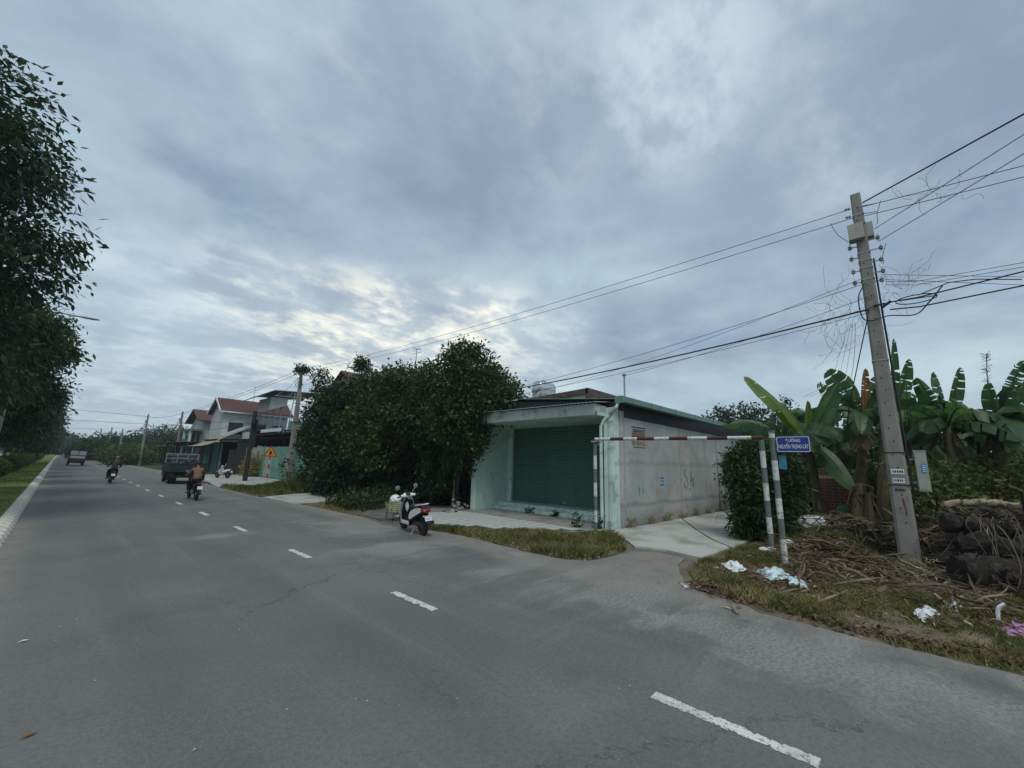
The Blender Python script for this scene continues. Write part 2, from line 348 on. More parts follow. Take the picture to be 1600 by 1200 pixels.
class MB:
    def __init__(s): s.v = []; s.f = []; s.m = []; s.mi = 0
    def add(s, vs, fs):
        b = len(s.v); s.v += [tuple(v) for v in vs]
        s.f += [tuple(b + i for i in f) for f in fs]; s.m += [s.mi] * len(fs); return s
    def box(s, x0, x1, y0, y1, z0, z1, rz=0, c=None, skew=None):
        vs = [Vector((x, y, z)) for z in (z0, z1) for y in (y0, y1) for x in (x0, x1)]
        if rz:
            c = c or ((x0 + x1) / 2, (y0 + y1) / 2); cc = Vector((*c, 0)); rm = Matrix.Rotation(rz, 3, 'Z')
            vs = [rm @ (v - cc) + cc for v in vs]
        return s.add(vs, [(0, 2, 3, 1), (4, 5, 7, 6), (0, 1, 5, 4), (2, 6, 7, 3), (0, 4, 6, 2), (1, 3, 7, 5)])
    def bar(s, a, b, wd, h, upv=(0, 0, 1)):          # rectangular bar from a to b
        a, b = Vector(a), Vector(b); d = (b - a).normalized(); upv = Vector(upv)
        if abs(d.dot(upv)) > .98: upv = Vector((1, 0, 0))
        sd_ = d.cross(upv).normalized() * wd / 2; u_ = sd_.cross(d).normalized() * h / 2
        vs = [p + i * sd_ + j * u_ for p in (a, b) for i, j in ((-1, -1), (1, -1), (1, 1), (-1, 1))]
        return s.add(vs, [(0, 3, 2, 1), (4, 5, 6, 7), (0, 1, 5, 4), (1, 2, 6, 5), (2, 3, 7, 6), (3, 0, 4, 7)])
    def tube(s, pts, rad, n=8, cap=True):
        pts = [Vector(p) for p in pts]
        if not isinstance(rad, (list, tuple)): rad = [rad] * len(pts)
        b = len(s.v); prev = None
        for i, p in enumerate(pts):
            d = (pts[min(i + 1, len(pts) - 1)] - pts[max(i - 1, 0)])
            d = d.normalized() if d.length > 1e-9 else Vector((0, 0, 1))
            if prev is None: prev = d.orthogonal().normalized()
            prev = (prev - d * prev.dot(d)); prev = prev.normalized() if prev.length > 1e-6 else d.orthogonal().normalized()
            q = d.cross(prev)
            for k in range(n):
                a = 2 * math.pi * k / n
                s.v.append(tuple(p + (prev * math.cos(a) + q * math.sin(a)) * rad[i]))
        for i in range(len(pts) - 1):
            for k in range(n):
                s.f.append((b + i * n + k, b + i * n + (k + 1) % n, b + (i + 1) * n + (k + 1) % n, b + (i + 1) * n + k)); s.m.append(s.mi)
        if cap:
            s.f.append(tuple(b + k for k in range(n))[::-1]); s.m.append(s.mi)
            e = b + (len(pts) - 1) * n; s.f.append(tuple(e + k for k in range(n))); s.m.append(s.mi)
        return s
    def sph(s, c, r, n=10, mrg=6, sc=(1, 1, 1)):
        c = Vector(c); vs = []; fs = []
        for i in range(mrg + 1):
            th = math.pi * i / mrg
            for k in range(n):
                a = 2 * math.pi * k / n
                vs.append(c + Vector((r * sc[0] * math.sin(th) * math.cos(a), r * sc[1] * math.sin(th) * math.sin(a), r * sc[2] * math.cos(th))))
        for i in range(mrg):
            for k in range(n): fs.append((i * n + k, (i + 1) * n + k, (i + 1) * n + (k + 1) % n, i * n + (k + 1) % n))
        return s.add(vs, fs)
    def prism(s, poly, z0, z1):                       # polygon in XY, extruded in z
        n = len(poly)
        vs = [(x, y, z0) for x, y in poly] + [(x, y, z1) for x, y in poly]
        return s.add(vs, [tuple(range(n))[::-1], tuple(range(n, 2 * n))] + [(i, (i + 1) % n, n + (i + 1) % n, n + i) for i in range(n)])
    def prismx(s, poly, x0, x1):                      # polygon in YZ, extruded in x
        n = len(poly)
        vs = [(x0, y, z) for y, z in poly] + [(x1, y, z) for y, z in poly]
        return s.add(vs, [tuple(range(n)), tuple(range(n, 2 * n))[::-1]] + [(i, n + i, n + (i + 1) % n, (i + 1) % n) for i in range(n)])
    def loft(s, rings, cap=True):
        n = len(rings[0]); b = len(s.v)
        for r_ in rings: s.v += [tuple(p) for p in r_]
        for i in range(len(rings) - 1):
            for k in range(n):
                s.f.append((b + i * n + k, b + i * n + (k + 1) % n, b + (i + 1) * n + (k + 1) % n, b + (i + 1) * n + k)); s.m.append(s.mi)
        if cap:
            s.f.append(tuple(b + k for k in range(n))[::-1]); s.m.append(s.mi)
            e = b + (len(rings) - 1) * n; s.f.append(tuple(e + k for k in range(n))); s.m.append(s.mi)
        return s
    def lofty(s, secs, n=10, p=2.6):                  # sections (y, zc, halfwidth, halfheight): body running along y
        rs = []
        for (y, zc, hw, hh) in secs:
            r_ = []
            for k in range(n):
                a = 2 * math.pi * k / n; ca, sa = math.cos(a), math.sin(a)
                r_.append((hw * math.copysign(abs(ca) ** (2 / p), ca), y, zc + hh * math.copysign(abs(sa) ** (2 / p), sa)))
            rs.append(r_)
        return s.loft(rs)
    def lathe(s, c, axis, prof, n=20):                # prof: (distance along axis, radius)
        c = Vector(c); ax = Vector(axis).normalized(); u = ax.orthogonal().normalized(); v = ax.cross(u)
        rs = [[c + ax * d + (u * math.cos(2 * math.pi * k / n) + v * math.sin(2 * math.pi * k / n)) * r_ for k in range(n)] for d, r_ in prof]
        return s.loft(rs)
    def build(s, name, mats, parent=None, smooth=False):
        off = OFF.get(parent.name, Vector()) if parent else None
        if parent is None:
            xs = [v[0] for v in s.v]; ys = [v[1] for v in s.v]; zs = [v[2] for v in s.v]
            off = Vector(((min(xs) + max(xs)) / 2, (min(ys) + max(ys)) / 2, min(zs)))
        me = bpy.data.meshes.new(name)
        me.from_pydata([(v[0] - off[0], v[1] - off[1], v[2] - off[2]) for v in s.v], [], s.f)
        for mm in (mats if isinstance(mats, (list, tuple)) else [mats]): me.materials.append(mm)
        for p, i in zip(me.polygons, s.m): p.material_index = i; p.use_smooth = smooth
        if smooth:
            try: me.set_sharp_from_angle(angle=R(40))
            except Exception: pass
        me.update()
        o = bpy.data.objects.new(name, me); C.objects.link(o)
        if parent: o.parent = parent; OFF[o.name] = OFF.get(parent.name, Vector())
        else: o.location = off; OFF[o.name] = Vector(off)
        return o

def tag(o, label=None, cat=None, group=None, kind=None):
    if label: o['label'] = label
    if cat: o['category'] = cat
    if group: o['group'] = group
    if kind: o['kind'] = kind
    return o
def root(name, label, cat, loc, rz=0, group=None, local=False):
    o = bpy.data.objects.new(name, None); o.empty_display_size = .2; C.objects.link(o)
    o.location = loc; o.rotation_euler = (0, 0, rz)
    OFF[o.name] = Vector() if local else Vector(loc)
    return tag(o, label, cat, group)
def struct(o): o['kind'] = 'structure'; return o
def stuff(o, label=None, cat=None): o['kind'] = 'stuff'; return tag(o, label, cat)
def copy_tree(o, parent=None):
    c = o.copy(); C.objects.link(c); c.parent = parent
    OFF[c.name] = OFF.get(o.name, Vector())
    for ch in list(o.children): copy_tree(ch, c)
    return c
def inst(o, loc=None):                               # a sibling piece sharing o's mesh
    c = o.copy(); C.objects.link(c); OFF[c.name] = OFF.get(o.name, Vector())
    if loc is not None: c.location = loc
    return c

def text_mesh(name, body, size, mtx, mat_, parent, width=None, ext=.002):
    cu = bpy.data.curves.new(name, 'FONT'); cu.body = body; cu.size = size; cu.align_x = 'CENTER'; cu.align_y = 'CENTER'; cu.extrude = ext; cu.resolution_u = 3; cu.offset = size * .012
    t = bpy.data.objects.new(name, cu); C.objects.link(t); bpy.context.view_layer.update()
    me = bpy.data.meshes.new_from_object(t.evaluated_get(bpy.context.evaluated_depsgraph_get()))
    wd = t.dimensions.x; bpy.data.objects.remove(t)
    k = (width / wd) if width and wd > 0 else 1.0
    me.transform(Matrix.Diagonal((k, 1, 1, 1))); me.transform(mtx)
    me.transform(Matrix.Translation(-OFF.get(parent.name, Vector())))
    me.materials.clear(); me.materials.append(mat_)
    o = bpy.data.objects.new(name, me); C.objects.link(o); o.parent = parent; return o

# ---- foliage
def crown_arrays(blobs, n, L, Wd, rg, per=9, spread=.33, droop=.5, spiky=.12, twigs=True):
    bl = np.array([b[:6] for b in blobs], float)
    vol = bl[:, 3] * bl[:, 4] * bl[:, 5]
    vol = vol ** .7; vol /= vol.sum()
    nc = max(1, n // per)
    idx = rg.choice(len(bl), nc, p=vol); b = bl[idx]
    d = rg.normal(size=(nc, 3)); d /= np.linalg.norm(d, axis=1)[:, None]
    rr = .45 + .55 * rg.random(nc) ** .6
    sp = rg.random(nc) < spiky; rr[sp] = 1.0 + .16 * rg.random(sp.sum())
    c = b[:, :3] + d * b[:, 3:6] * rr[:, None]
    out_ = rr > .8; ci = b[out_][:, :3] + d[out_] * b[out_][:, 3:6] * .45 + rg.normal(size=(out_.sum(), 3)) * .1; co_ = c[out_]
    tv = rg.normal(size=ci.shape); tv /= np.linalg.norm(tv, axis=1)[:, None]; tw = L * .06
    TW = np.stack([ci - tv * tw, ci + tv * tw, co_ + tv * tw * .4, co_ - tv * tw * .4], 1)
    cc = np.repeat(c, per, 0); dd = np.repeat(d, per, 0); N = len(cc)
    p = cc + rg.normal(size=(N, 3)) * spread * .5
    dr = dd * .6 + rg.normal(size=(N, 3)) * .55; dr[:, 2] -= droop
    dr /= np.linalg.norm(dr, axis=1)[:, None]
    nr = rg.normal(size=(N, 3)) * .6; nr[:, 2] += .7
    s_ = np.cross(dr, nr); s_ /= (np.linalg.norm(s_, axis=1)[:, None] + 1e-9)
    vr = np.repeat(.65 + .8 * rg.random(nc), per)[:, None]; l = L * vr * (.6 + .8 * rg.random(N))[:, None]; w_ = Wd * vr * (.6 + .8 * rg.random(N))[:, None]
    V4 = np.stack([p, p + dr * l * .45 + s_ * w_ / 2, p + dr * l, p + dr * l * .45 - s_ * w_ / 2], 1)
    V4 = np.concatenate([V4, TW]) if twigs else V4
    return V4.reshape(-1, 3), np.arange(len(V4) * 4).reshape(-1, 4)
def crown(name, blobs, n, L, Wd, mat_, parent=None, seed=1, **k):
    v, f = crown_arrays(blobs, n, L, Wd, np.random.default_rng(seed), **k)
    v[:, 2] = np.maximum(v[:, 2], .01)
    return npmesh(name, v, f, mat_, parent)
def limb(mb, a, b, r0, r1, rg, n=6, wob=.12, seg=5):
    a, b = Vector(a), Vector(b); L = (b - a).length; pts = []; rs = []
    for i in range(seg + 1):
        t_ = i / seg; p = a.lerp(b, t_)
        if 0 < i < seg: p += Vector(rg.normal(size=3)) * wob * L * .3
        pts.append(p); rs.append(r0 + (r1 - r0) * t_)
    mb.tube(pts, rs, n); return pts
def tree(name, label, cat, base, ht, blobs, nleaf, L, Wd, lm, seed, group=None, tr=.15, bm=None, limbs=7, **k):
    t = root(name, label, cat, base, 0, group); rg = np.random.default_rng(seed)
    mb = MB(); b = Vector(base)
    cz = sum(q[2] for q in blobs) / len(blobs); cx = sum(q[0] for q in blobs) / len(blobs); cy = sum(q[1] for q in blobs) / len(blobs)
    top = Vector((cx, cy, min(ht * .92, cz + 1.5)))
    pts = limb(mb, b, top, tr, tr * .25, rg, 8, .05, 7)
    mb.build('trunk', bm or bark, t, True)
    lb = MB()
    for i in range(limbs):
        q = blobs[i % len(blobs)]; s0 = pts[2 + i % 4]
        e = Vector(q[:3]) + Vector(rg.normal(size=3)) * .35 * min(q[3:6]) * 1.2
        limb(lb, s0, e, tr * .45, tr * .1, rg, 5, .18, 4)
    lb.build('limbs', bm or bark, t, True)
    crown('crown', blobs, nleaf, L, Wd, lm, t, seed, **k)
    return t

def inpoly(x, y, poly):
    r_ = np.zeros(len(x), bool); n = len(poly); j = n - 1
    for i in range(n):
        xi, yi = poly[i]; xj, yj = poly[j]
        c = ((yi > y) != (yj > y)) & (x < (xj - xi) * (y - yi) / (yj - yi + 1e-12) + xi)
        r_ ^= c; j = i
    return r_
def scatter(poly, n, rg):
    p = np.array(poly); lo, hi = p.min(0), p.max(0)
    x = lo[0] + (hi[0] - lo[0]) * rg.random(n * 3); y = lo[1] + (hi[1] - lo[1]) * rg.random(n * 3)
    k = inpoly(x, y, poly); return x[k][:n], y[k][:n]
def hfun(x, y): return np.zeros_like(x)
def blades(name, poly, n, h, wd, mat_, seed, label, hf=hfun, lean=.5, clump=0, cat='grass', patchy=0):
    rg = np.random.default_rng(seed); x, y = scatter(poly, n, rg)
    if clump:
        cx, cy = scatter(poly, clump, rg); i = rg.integers(0, len(cx), len(x))
        kk = rg.random(len(x)) < .6
        x = np.where(kk, cx[i] + rg.normal(size=len(x)) * .10, x); y = np.where(kk, cy[i] + rg.normal(size=len(x)) * .10, y)
        q = inpoly(x, y, poly); x, y = x[q], y[q]
    if patchy:
        pn = np.sin(x * 3.1 + seed) * np.cos(y * 2.7 - seed) + .6 * np.sin(x * 7.3 + y * 5.1 + seed) + .5 * np.cos(y * 9.7 - x * 4.3); q = pn + rg.normal(size=len(x)) * .45 > -patchy; x, y = x[q], y[q]
    N = len(x); a = rg.random(N) * 6.283; hh = h * (.35 + rg.random(N) * .95) * (.75 + .5 * np.sin(x * 2.1 + 1) * np.cos(y * 1.7))
    hh = np.abs(hh) + .01
    la = rg.random(N) * 6.283; ll = hh * lean * (.3 + rg.random(N))
    z = hf(x, y)
    b = np.stack([x, y, z], 1); s_ = np.stack([np.cos(a), np.sin(a), np.zeros(N)], 1) * wd * (.6 + .8 * rg.random(N))[:, None] / 2
    mp = b + np.stack([np.cos(la) * ll * .35, np.sin(la) * ll * .35, hh * .6], 1)
    tp = b + np.stack([np.cos(la) * ll, np.sin(la) * ll, hh], 1)
    V4 = np.stack([b - s_, b + s_, mp + s_ * .8, tp, mp - s_ * .8], 1).reshape(-1, 3)
    f = np.arange(N * 5).reshape(-1, 5)
    o = npmesh(name, V4, f, mat_); return stuff(o, label, cat)

# ------------------------------------------------------------------ GROUND
RE = [(7.3, -9), (7.1, -3), (7.05, -.9), (7.02, .1), (7.12, .9), (7.22, 1.5), (7.45, 2.2), (7.8, 2.75), (8.4, 3.15), (9.1, 3.45), (9.9, 3.6), (10.1, 4.3), (9.6, 4.75), (8.9, 4.75), (8.1, 4.85), (7.75, 5.3),
      (7.62, 6.2), (7.75, 7.4), (7.85, 8.6), (7.8, 9.5), (7.4, 10.8), (7.2, 11.8), (7.45, 13.4), (7.5, 15), (7.4, 18.2), (7.0, 23), (6.9, 29), (7.1, 34), (7.9, 40), (8.6, 46), (8.4, 60), (7.6, 90), (7.2, 160), (7.0, 420)]
def dens_edge(pts, st=.25, amp=.05, seed=3, ymax=45):
    rg = random.Random(seed); out = []
    for a, b in zip(pts[:-1], pts[1:]):
        L = math.dist(a, b); n = max(1, int(L / st)) if a[1] < ymax else max(1, int(L / 8))
        for i in range(n):
            t_ = i / n; out.append((a[0] + (b[0] - a[0]) * t_ + rg.uniform(-amp, amp), a[1] + (b[1] - a[1]) * t_))
    out.append(pts[-1]); return out
RED = dens_edge(RE)
def strip(name, left, right, z, mat_, parent=None):
    pass
mb = MB(); mb.add([(-1200, -1200, -.03), (1200, -1200, -.03), (1200, 1200, -.03), (-1200, 1200, -.03)], [(0, 1, 2, 3)])
struct(mb.build('ground', M('open_ground', (.06, .065, .03), .95, var=.3, scale=.05, fscale=2, fvar=.3, bump=0)))
# road: strips from the kerb line to the ragged right edge
rows = []; yl = -99
for (x, y) in RED:
    y = max(y, yl + .004); rows.append((x, y)); yl = y
m_ = MB(); m_.add([p for x, y in rows for p in ((-.5, y, 0.), (x, y, 0.))], [(2 * i, 2 * i + 1, 2 * i + 3, 2 * i + 2) for i in range(len(rows) - 1)])
road = struct(m_.build('road', A_ASP)); road.data.transform(Matrix.Translation(road.location)); road.location = (0, 0, 0); OFF['road'] = Vector()
# centre dashes, ragged chipped outlines
k0 = 1.72
for i in range(42):
    yf = 1.76 + 4.06 * i if i else 1.76
    x = 3.93 - .004 * yf if i == 0 else 3.86 - .012 * min(yf, 30)
    L = 1.2 if i == 0 else 1.05
    if 6 < i < 9: pass
    rg = random.Random(50 + i); n = 110 if i < 4 else 4; hw = .068; cl, cr = 0., 0.
    lft = []; rgt = []
    for j in range(n + 1):
        yy = yf - L + L * j / n; xs = x - (yy - yf) * .0
        if i < 4:
            cl = max(0, min(.045, cl * .75 + rg.gauss(0, .007))) + (.03 if rg.random() < .03 else 0); cr = max(0, min(.045, cr * .75 + rg.gauss(0, .007))) + (.03 if rg.random() < .03 else 0)
        lft.append((xs - hw + cl, yy)); rgt.append((xs + hw - cr, yy))
    m_ = MB(); m_.add([(a[0], a[1], .004) for a in lft] + [(a[0], a[1], .004) for a in rgt], [(j, n + 1 + j, n + 2 + j, j + 1) for j in range(n)])
    m_.build('lane_dash', A_PAINT, road)
# median lawn
mb = MB(); mb.add([(-6.4, -9, .10), (-.72, -9, .10), (-.72, 400, .10), (-6.4, 400, .10)], [(0, 1, 2, 3)])
struct(mb.build('median_lawn', lawnG))
mb = MB(); mb.add([(-15, -9, .0), (-6.6, -9, .0), (-6.6, 400, .0), (-15, 400, 0.)], [(0, 1, 2, 3)])
struct(mb.build('far_carriageway', A_ASP))
# kerb: cast stones with sloping faces; painted white, grey slots between
kerb = bpy.data.objects.new('kerb', None); C.objects.link(kerb); struct(kerb); OFF['kerb'] = Vector()
kerbM = M('kerb_whitewash', (.66, .63, .54), .85, var=.12, scale=3, dirt=(.20, .19, .16), dirtk=.75, bump=.3)
kerbD = M('kerb_bare_cement', (.05, .048, .042), .9, var=.2, scale=3)
def kstone(w_, L, h):
    m_ = MB(); pr = [(-.80, -.05), (-.80, h), (-.68, h), (-.56, h * .55), (-.50, .0), (-.50, -.05)]
    n = len(pr); m_.add([(x, 0, z) for x, z in pr] + [(x, L, z) for x, z in pr], [tuple(range(n))[::-1], tuple(range(n, 2 * n))] + [(i, (i + 1) % n, n + (i + 1) % n, n + i) for i in range(n)])
    return m_
ks = kstone(.3, .49, .155).build('kerb_stone', kerbM, kerb); kd = kstone(.3, .13, .085).build('kerb_gap_stone', kerbD, kerb)
ks.location = (0, 6, 0); kd.location = (0, 6.495, 0)
for i in range(1, 145):
    a = inst(ks, (0, 6 + i * .63, 0)); b = inst(kd, (0, 6.495 + i * .63, 0))
m_ = MB()
for i in range(145, 330):
    y = 6 + i * .63; m_.box(-.80, -.52, y, y + .41, -.05, .155)
    m_.mi = 1; m_.box(-.80, -.53, y + .41, y + .63, -.05, .135); m_.mi = 0
o = m_.build('far_kerb_run', [kerbM, kerbD], kerb); o['kind'] = 'stuff'

# lot on the right, verge, driveway pieces
LOTP = [(7.3, -9), (7.1, -3), (7.05, -.9), (7.02, .1), (7.12, .9), (7.22, 1.5), (7.45, 2.2), (7.8, 2.75), (8.4, 3.12), (9.1, 3.3), (10.3, 3.25), (12.7, 3.05), (15, 3.0), (26, 2.9), (60, 2.5), (60, -25), (7.3, -25)]
def lot_h(x, y):
    x = np.asarray(x, float); y = np.asarray(y, float)
    e = np.clip((x - 7.0) / 2.2, 0, 1); lane = np.clip((2.9 - y) / 1.5, 0, 1)
    base = .03 * e * lane
    heap = .42 * np.exp(-(((x - 12.7) / 1.5) ** 2 + ((y - 1.15) / .75) ** 2))          # leaf heap behind the sign
    heap += .50 * np.exp(-(((x - 13.5) / 1.4) ** 2 + ((y + 2.1) / .95) ** 2))
    bank = 1.1 * np.clip((x - 14) / 4, 0, 1) * np.clip((-.2 - y) / 1.2, 0, 1)
    return base + heap * lane + bank + .03 * np.sin(x * 2.3) * np.cos(y * 3.1) * lane * e + .0
gx = np.arange(6.8, 32, .22); gy = np.arange(-9, 3.5, .22)
GX, GY = np.meshgrid(gx, gy, indexing='ij'); ok = inpoly(GX.ravel(), GY.ravel(), LOTP).reshape(GX.shape)
GZ = lot_h(GX, GY) + .012 + .02 * np.random.default_rng(4).random(GX.shape)
GZ[~ok] = -.021
vv = np.stack([GX, GY, GZ], -1).reshape(-1, 3); nx_, ny_ = GX.shape
ii = np.arange(nx_ * ny_).reshape(nx_, ny_)
ff = np.stack([ii[:-1, :-1], ii[1:, :-1], ii[1:, 1:], ii[:-1, 1:]], -1).reshape(-1, 4)
struct(npmesh('lot_ground', vv, ff, soil, None, True))
VERGE = [(8.0, 4.95), (8.9, 4.88), (9.7, 4.9), (10.6, 5.5), (11.5, 6.45), (11.2, 6.75), (9.9, 7.9), (8.9, 9.0), (8.2, 10.1), (7.75, 10.6), (7.5, 10.7), (7.8, 9.5), (7.85, 8.6), (7.75, 7.4), (7.62, 6.2), (7.75, 5.3)]
mb = MB(); mb.add([(x, y, .006) for x, y in dens_edge(VERGE + VERGE[:1], .3, .04)[:-1]], [tuple(range(len(dens_edge(VERGE + VERGE[:1], .3, .04)) - 1))])
struct(mb.build('verge_soil', soil))
mb = MB(); mb.add([(6.0, -9, -.014), (20, -9, -.014), (20, 30, -.014), (6.0, 30, -.014)], [(0, 1, 2, 3)]); struct(mb.build('shoulder_ground', M('pale_soil', (.15, .13, .10), .95, var=.3, scale=2, fscale=30, fvar=.3, bump=.6, dirt=(.08, .075, .05), dirtk=.7)))
# lane concrete: two slabs with a seam
mb = MB(); mb.prism([(10.15, 3.3), (10.4, 4.2), (10.15, 4.9), (10.75, 5.4), (11.7, 6.35), (12.3, 6.55), (14.5, 6.4), (17.2, 6.3), (14.6, 4.9), (12.9, 3.9), (12.1, 3.2)], -.1, .03)
lane = bpy.data.objects.new('concrete_lane', None); C.objects.link(lane); struct(lane); OFF['concrete_lane'] = Vector()
mb.build('lane_slab', laneC, lane)
mb = MB(); mb.prism([(12.14, 3.16), (12.95, 3.85), (14.65, 4.86), (17.25, 6.27), (27, 5.85), (40, 5.2), (40, 2.6), (26, 2.9), (15, 3.0)], -.1, .034)
mb.build('lane_slab', laneC, lane)
# shop apron: cement floor with loose-laid tiles in front
mb = MB(); mb.prism([(12.9, 6.75), (11.35, 6.8), (10.0, 8.0), (9.0, 9.1), (8.2, 10.4), (8.0, 11.6), (8.4, 13.2), (9.6, 14.4), (12.0, 15.2), (12.2, 13.3), (14.4, 13.2), (14.4, 6.9)], -.1, .02)
apron = struct(mb.build('shop_apron', M('apron_cement', (.25, .255, .235), .9, var=.18, scale=1.0, dirt=(.11, .11, .095), dirtk=.7, bump=.3)))
m_ = MB(); m_.prism([(11.3, 6.95), (10.0, 8.2), (9.0, 9.3), (8.15, 10.45), (8.02, 11.6), (8.2, 12.9), (11.34, 12.9)], .0, .026); m_.build('tile_bed', M('mossy_joint', (.055, .06, .035), .95, var=.4, scale=3), apron)
first = None
for ix in range(9):
    for iy in range(15):
        x = 8.0 + ix * .42; y = 6.9 + iy * .42
        if x > 11.25 or y > 12.9: continue
        if x + .16 * 1 < 11.5 - (y - 6.75) * .93 and y < 10.3: continue
        if y > 10.3 and x < 8.25: continue
        if first is None:
            t_ = MB(); t_.box(-.186, .186, -.186, .186, -.02, .03); t_.mi = 0
            first = t_.build('tile', tileC, apron); first.data.transform(Matrix.Translation(OFF[apron.name])); pc = first
        else: pc = inst(first)
        pc.location = Vector((x + .18, y + .18, .02)) - OFF[apron.name]
        pc.rotation_euler = (random.uniform(-.012, .012), random.uniform(-.012, .012), random.uniform(-.02, .02))
# broken driveway in front of the shaded trees, pale strips further on
mb = MB(); mb.prism([(7.5, 12.0), (8.3, 11.8), (11.4, 15.0), (12.4, 17.5), (10.2, 17.6), (8.6, 15.6), (7.7, 14.0)], -.1, .025)
struct(mb.build('driveway_slab', M('worn_dark_cement', (.13, .13, .12), .9, var=.25, scale=1.2, dirt=(.06, .055, .045), dirtk=.7, bump=.4)))
mb = MB(); mb.prism([(7.2, 19), (11.6, 19.5), (12.6, 23), (9.6, 24.4), (7.1, 23.0)], -.1, .018)
struct(mb.build('driveway_slab', laneC))
mb = MB(); mb.prism([(7.0, 31.5), (9.0, 30.9), (13.2, 38.5), (13.2, 60), (8.6, 60), (8.55, 46), (7.8, 39)], -.1, .02)
struct(mb.build('shopfront_pavement', concrete))
SHV = [(7.0, 23.2), (9.6, 24.6), (12.6, 23.4), (13.1, 31), (13.2, 38.0), (9.1, 30.7), (7.1, 31.2)]
mb = MB(); mb.prism(SHV, -.1, .03); struct(mb.build('fence_verge_ground', soil))
TV = [(7.5, 14.0), (8.5, 15.7), (10.1, 17.8), (12.4, 17.7), (11.6, 19.3), (7.4, 18.9)]
mb = MB(); mb.prism(TV, -.1, .022); struct(mb.build('tree_bed_ground', soil))

# ------------------------------------------------------------------ THE SHOP
shop = root('shop_building', 'single storey mint shop with closed green roller shutter and bare side wall', 'shop', (12.4, 10, 0))
def bx(name, mat_, par, *b):
    m_ = MB(); m_.box(*b); return m_.build(name, mat_, par)
def sidey(x): return 6.62 - (x - 12.4) * .045           # the side wall drifts slightly
# side wall (rendered), built as a slab following the lane
m_ = MB(); m_.prism([(12.72, sidey(12.72)), (27, sidey(27)), (27, sidey(27) + .2), (12.72, sidey(12.72) + .2)], 0, 3.69)
sw = m_.build('side_wall', A_WALL, shop)
m_ = MB(); m_.prism([(12.98, sidey(13) - .03), (13.03, sidey(13.03) - .03), (13.03, sidey(13) + .0), (12.98, sidey(13) + .0)], 0, 3.66)
m_.prism([(12.72, sidey(12.72) - .035), (13.0, sidey(13.0) - .035), (13.0, sidey(13)), (12.72, sidey(12.72))], 0, 3.9)
m_.build('wall_pier', A_WALL, shop)
# dark infill under the eave and the roof edge
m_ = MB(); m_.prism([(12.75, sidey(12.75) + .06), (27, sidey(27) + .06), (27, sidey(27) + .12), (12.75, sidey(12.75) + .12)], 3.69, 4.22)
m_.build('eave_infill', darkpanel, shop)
# front corner pier and downpipe
m_ = MB(); m_.box(12.32, 12.72, 6.62, 6.98, 0, 3.98); m_.box(12.27, 12.32, 6.66, 6.76, 0, 3.6); m_.box(12.27, 12.32, 6.84, 6.94, 0, 3.6)
m_.build('corner_pier', mintlt, shop)
m_ = MB(); m_.tube([(12.22, 7.02, .05), (12.22, 7.02, 3.35), (12.24, 6.9, 3.55), (12.30, 6.62, 3.82), (12.34, 6.48, 3.98), (12.4, 6.42, 4.2)], .055, 10)
dp = m_.build('downpipe', mintlt, shop, True)
m_ = MB(); m_.tube([(12.28, 6.72, 3.74), (12.33, 6.50, 3.96)], .075, 10); m_.build('pipe_elbow', concrete, dp, True)
# left wing wall, back wall round the shutter, jamb
bx('left_wall', mint, shop, 12.2, 24, 13.12, 13.30, 0, 4.0)
bx('left_wall_edge', mintlt, shop, 12.12, 12.2, 13.08, 13.30, 0, 3.95)
bx('back_wall', mint, shop, 14.36, 14.56, 12.98, 13.12, 0, 4.0)
bx('shutter_jamb', mintlt, shop, 14.22, 14.36, 12.90, 13.12, .30, 3.69)
bx('lintel', mint, shop, 14.30, 14.56, 6.98, 12.98, 3.66, 4.0)
m_ = MB(); m_.box(13.45, 14.30, 6.98, 13.12, .02, .16); m_.box(13.75, 14.30, 6.98, 13.12, .16, .30); m_.build('entrance_step', mintlt, shop)
# roller shutter: every slat its own piece
rs = bx('roller_shutter', M('shutter_shadow_green', (.018, .05, .036), .7), shop, 14.40, 14.42, 7.0, 12.95, .30, 3.69)
sp = MB(); pr = [(0, 0), (-.022, .002), (-.045, .012), (-.050, .040), (-.030, .060), (.004, .066), (.01, .066), (.01, 0)]
n = len(pr); Y0, Y1 = 7.02, 12.9
sp.add([(14.385 + x, Y0, .33 + z) for x, z in pr] + [(14.385 + x, Y1, .33 + z) for x, z in pr], [tuple(range(n)), tuple(range(n, 2 * n))[::-1]] + [(i, n + i, n + (i + 1) % n, (i + 1) % n) for i in range(n)])
s0 = sp.build('slat', shut, rs); s0_loc = s0.location.copy()
for i in range(1, 44): inst(s0, (random.uniform(-.002, .002), 0, i * .0755))
bx('bottom_rail', steel, rs, 14.34, 14.40, 7.0, 12.92, .30, .335)
for y in (6.99, 12.86): bx('guide_rail', steel, rs, 14.30, 14.40, y, y + .05, .30, 3.66)
bx('lock_plate', steel, rs, 14.325, 14.345, 9.9, 10.05, .42, .50); bx('pull_handle', steel, rs, 14.32, 14.345, 10.5, 10.75, .36, .385)
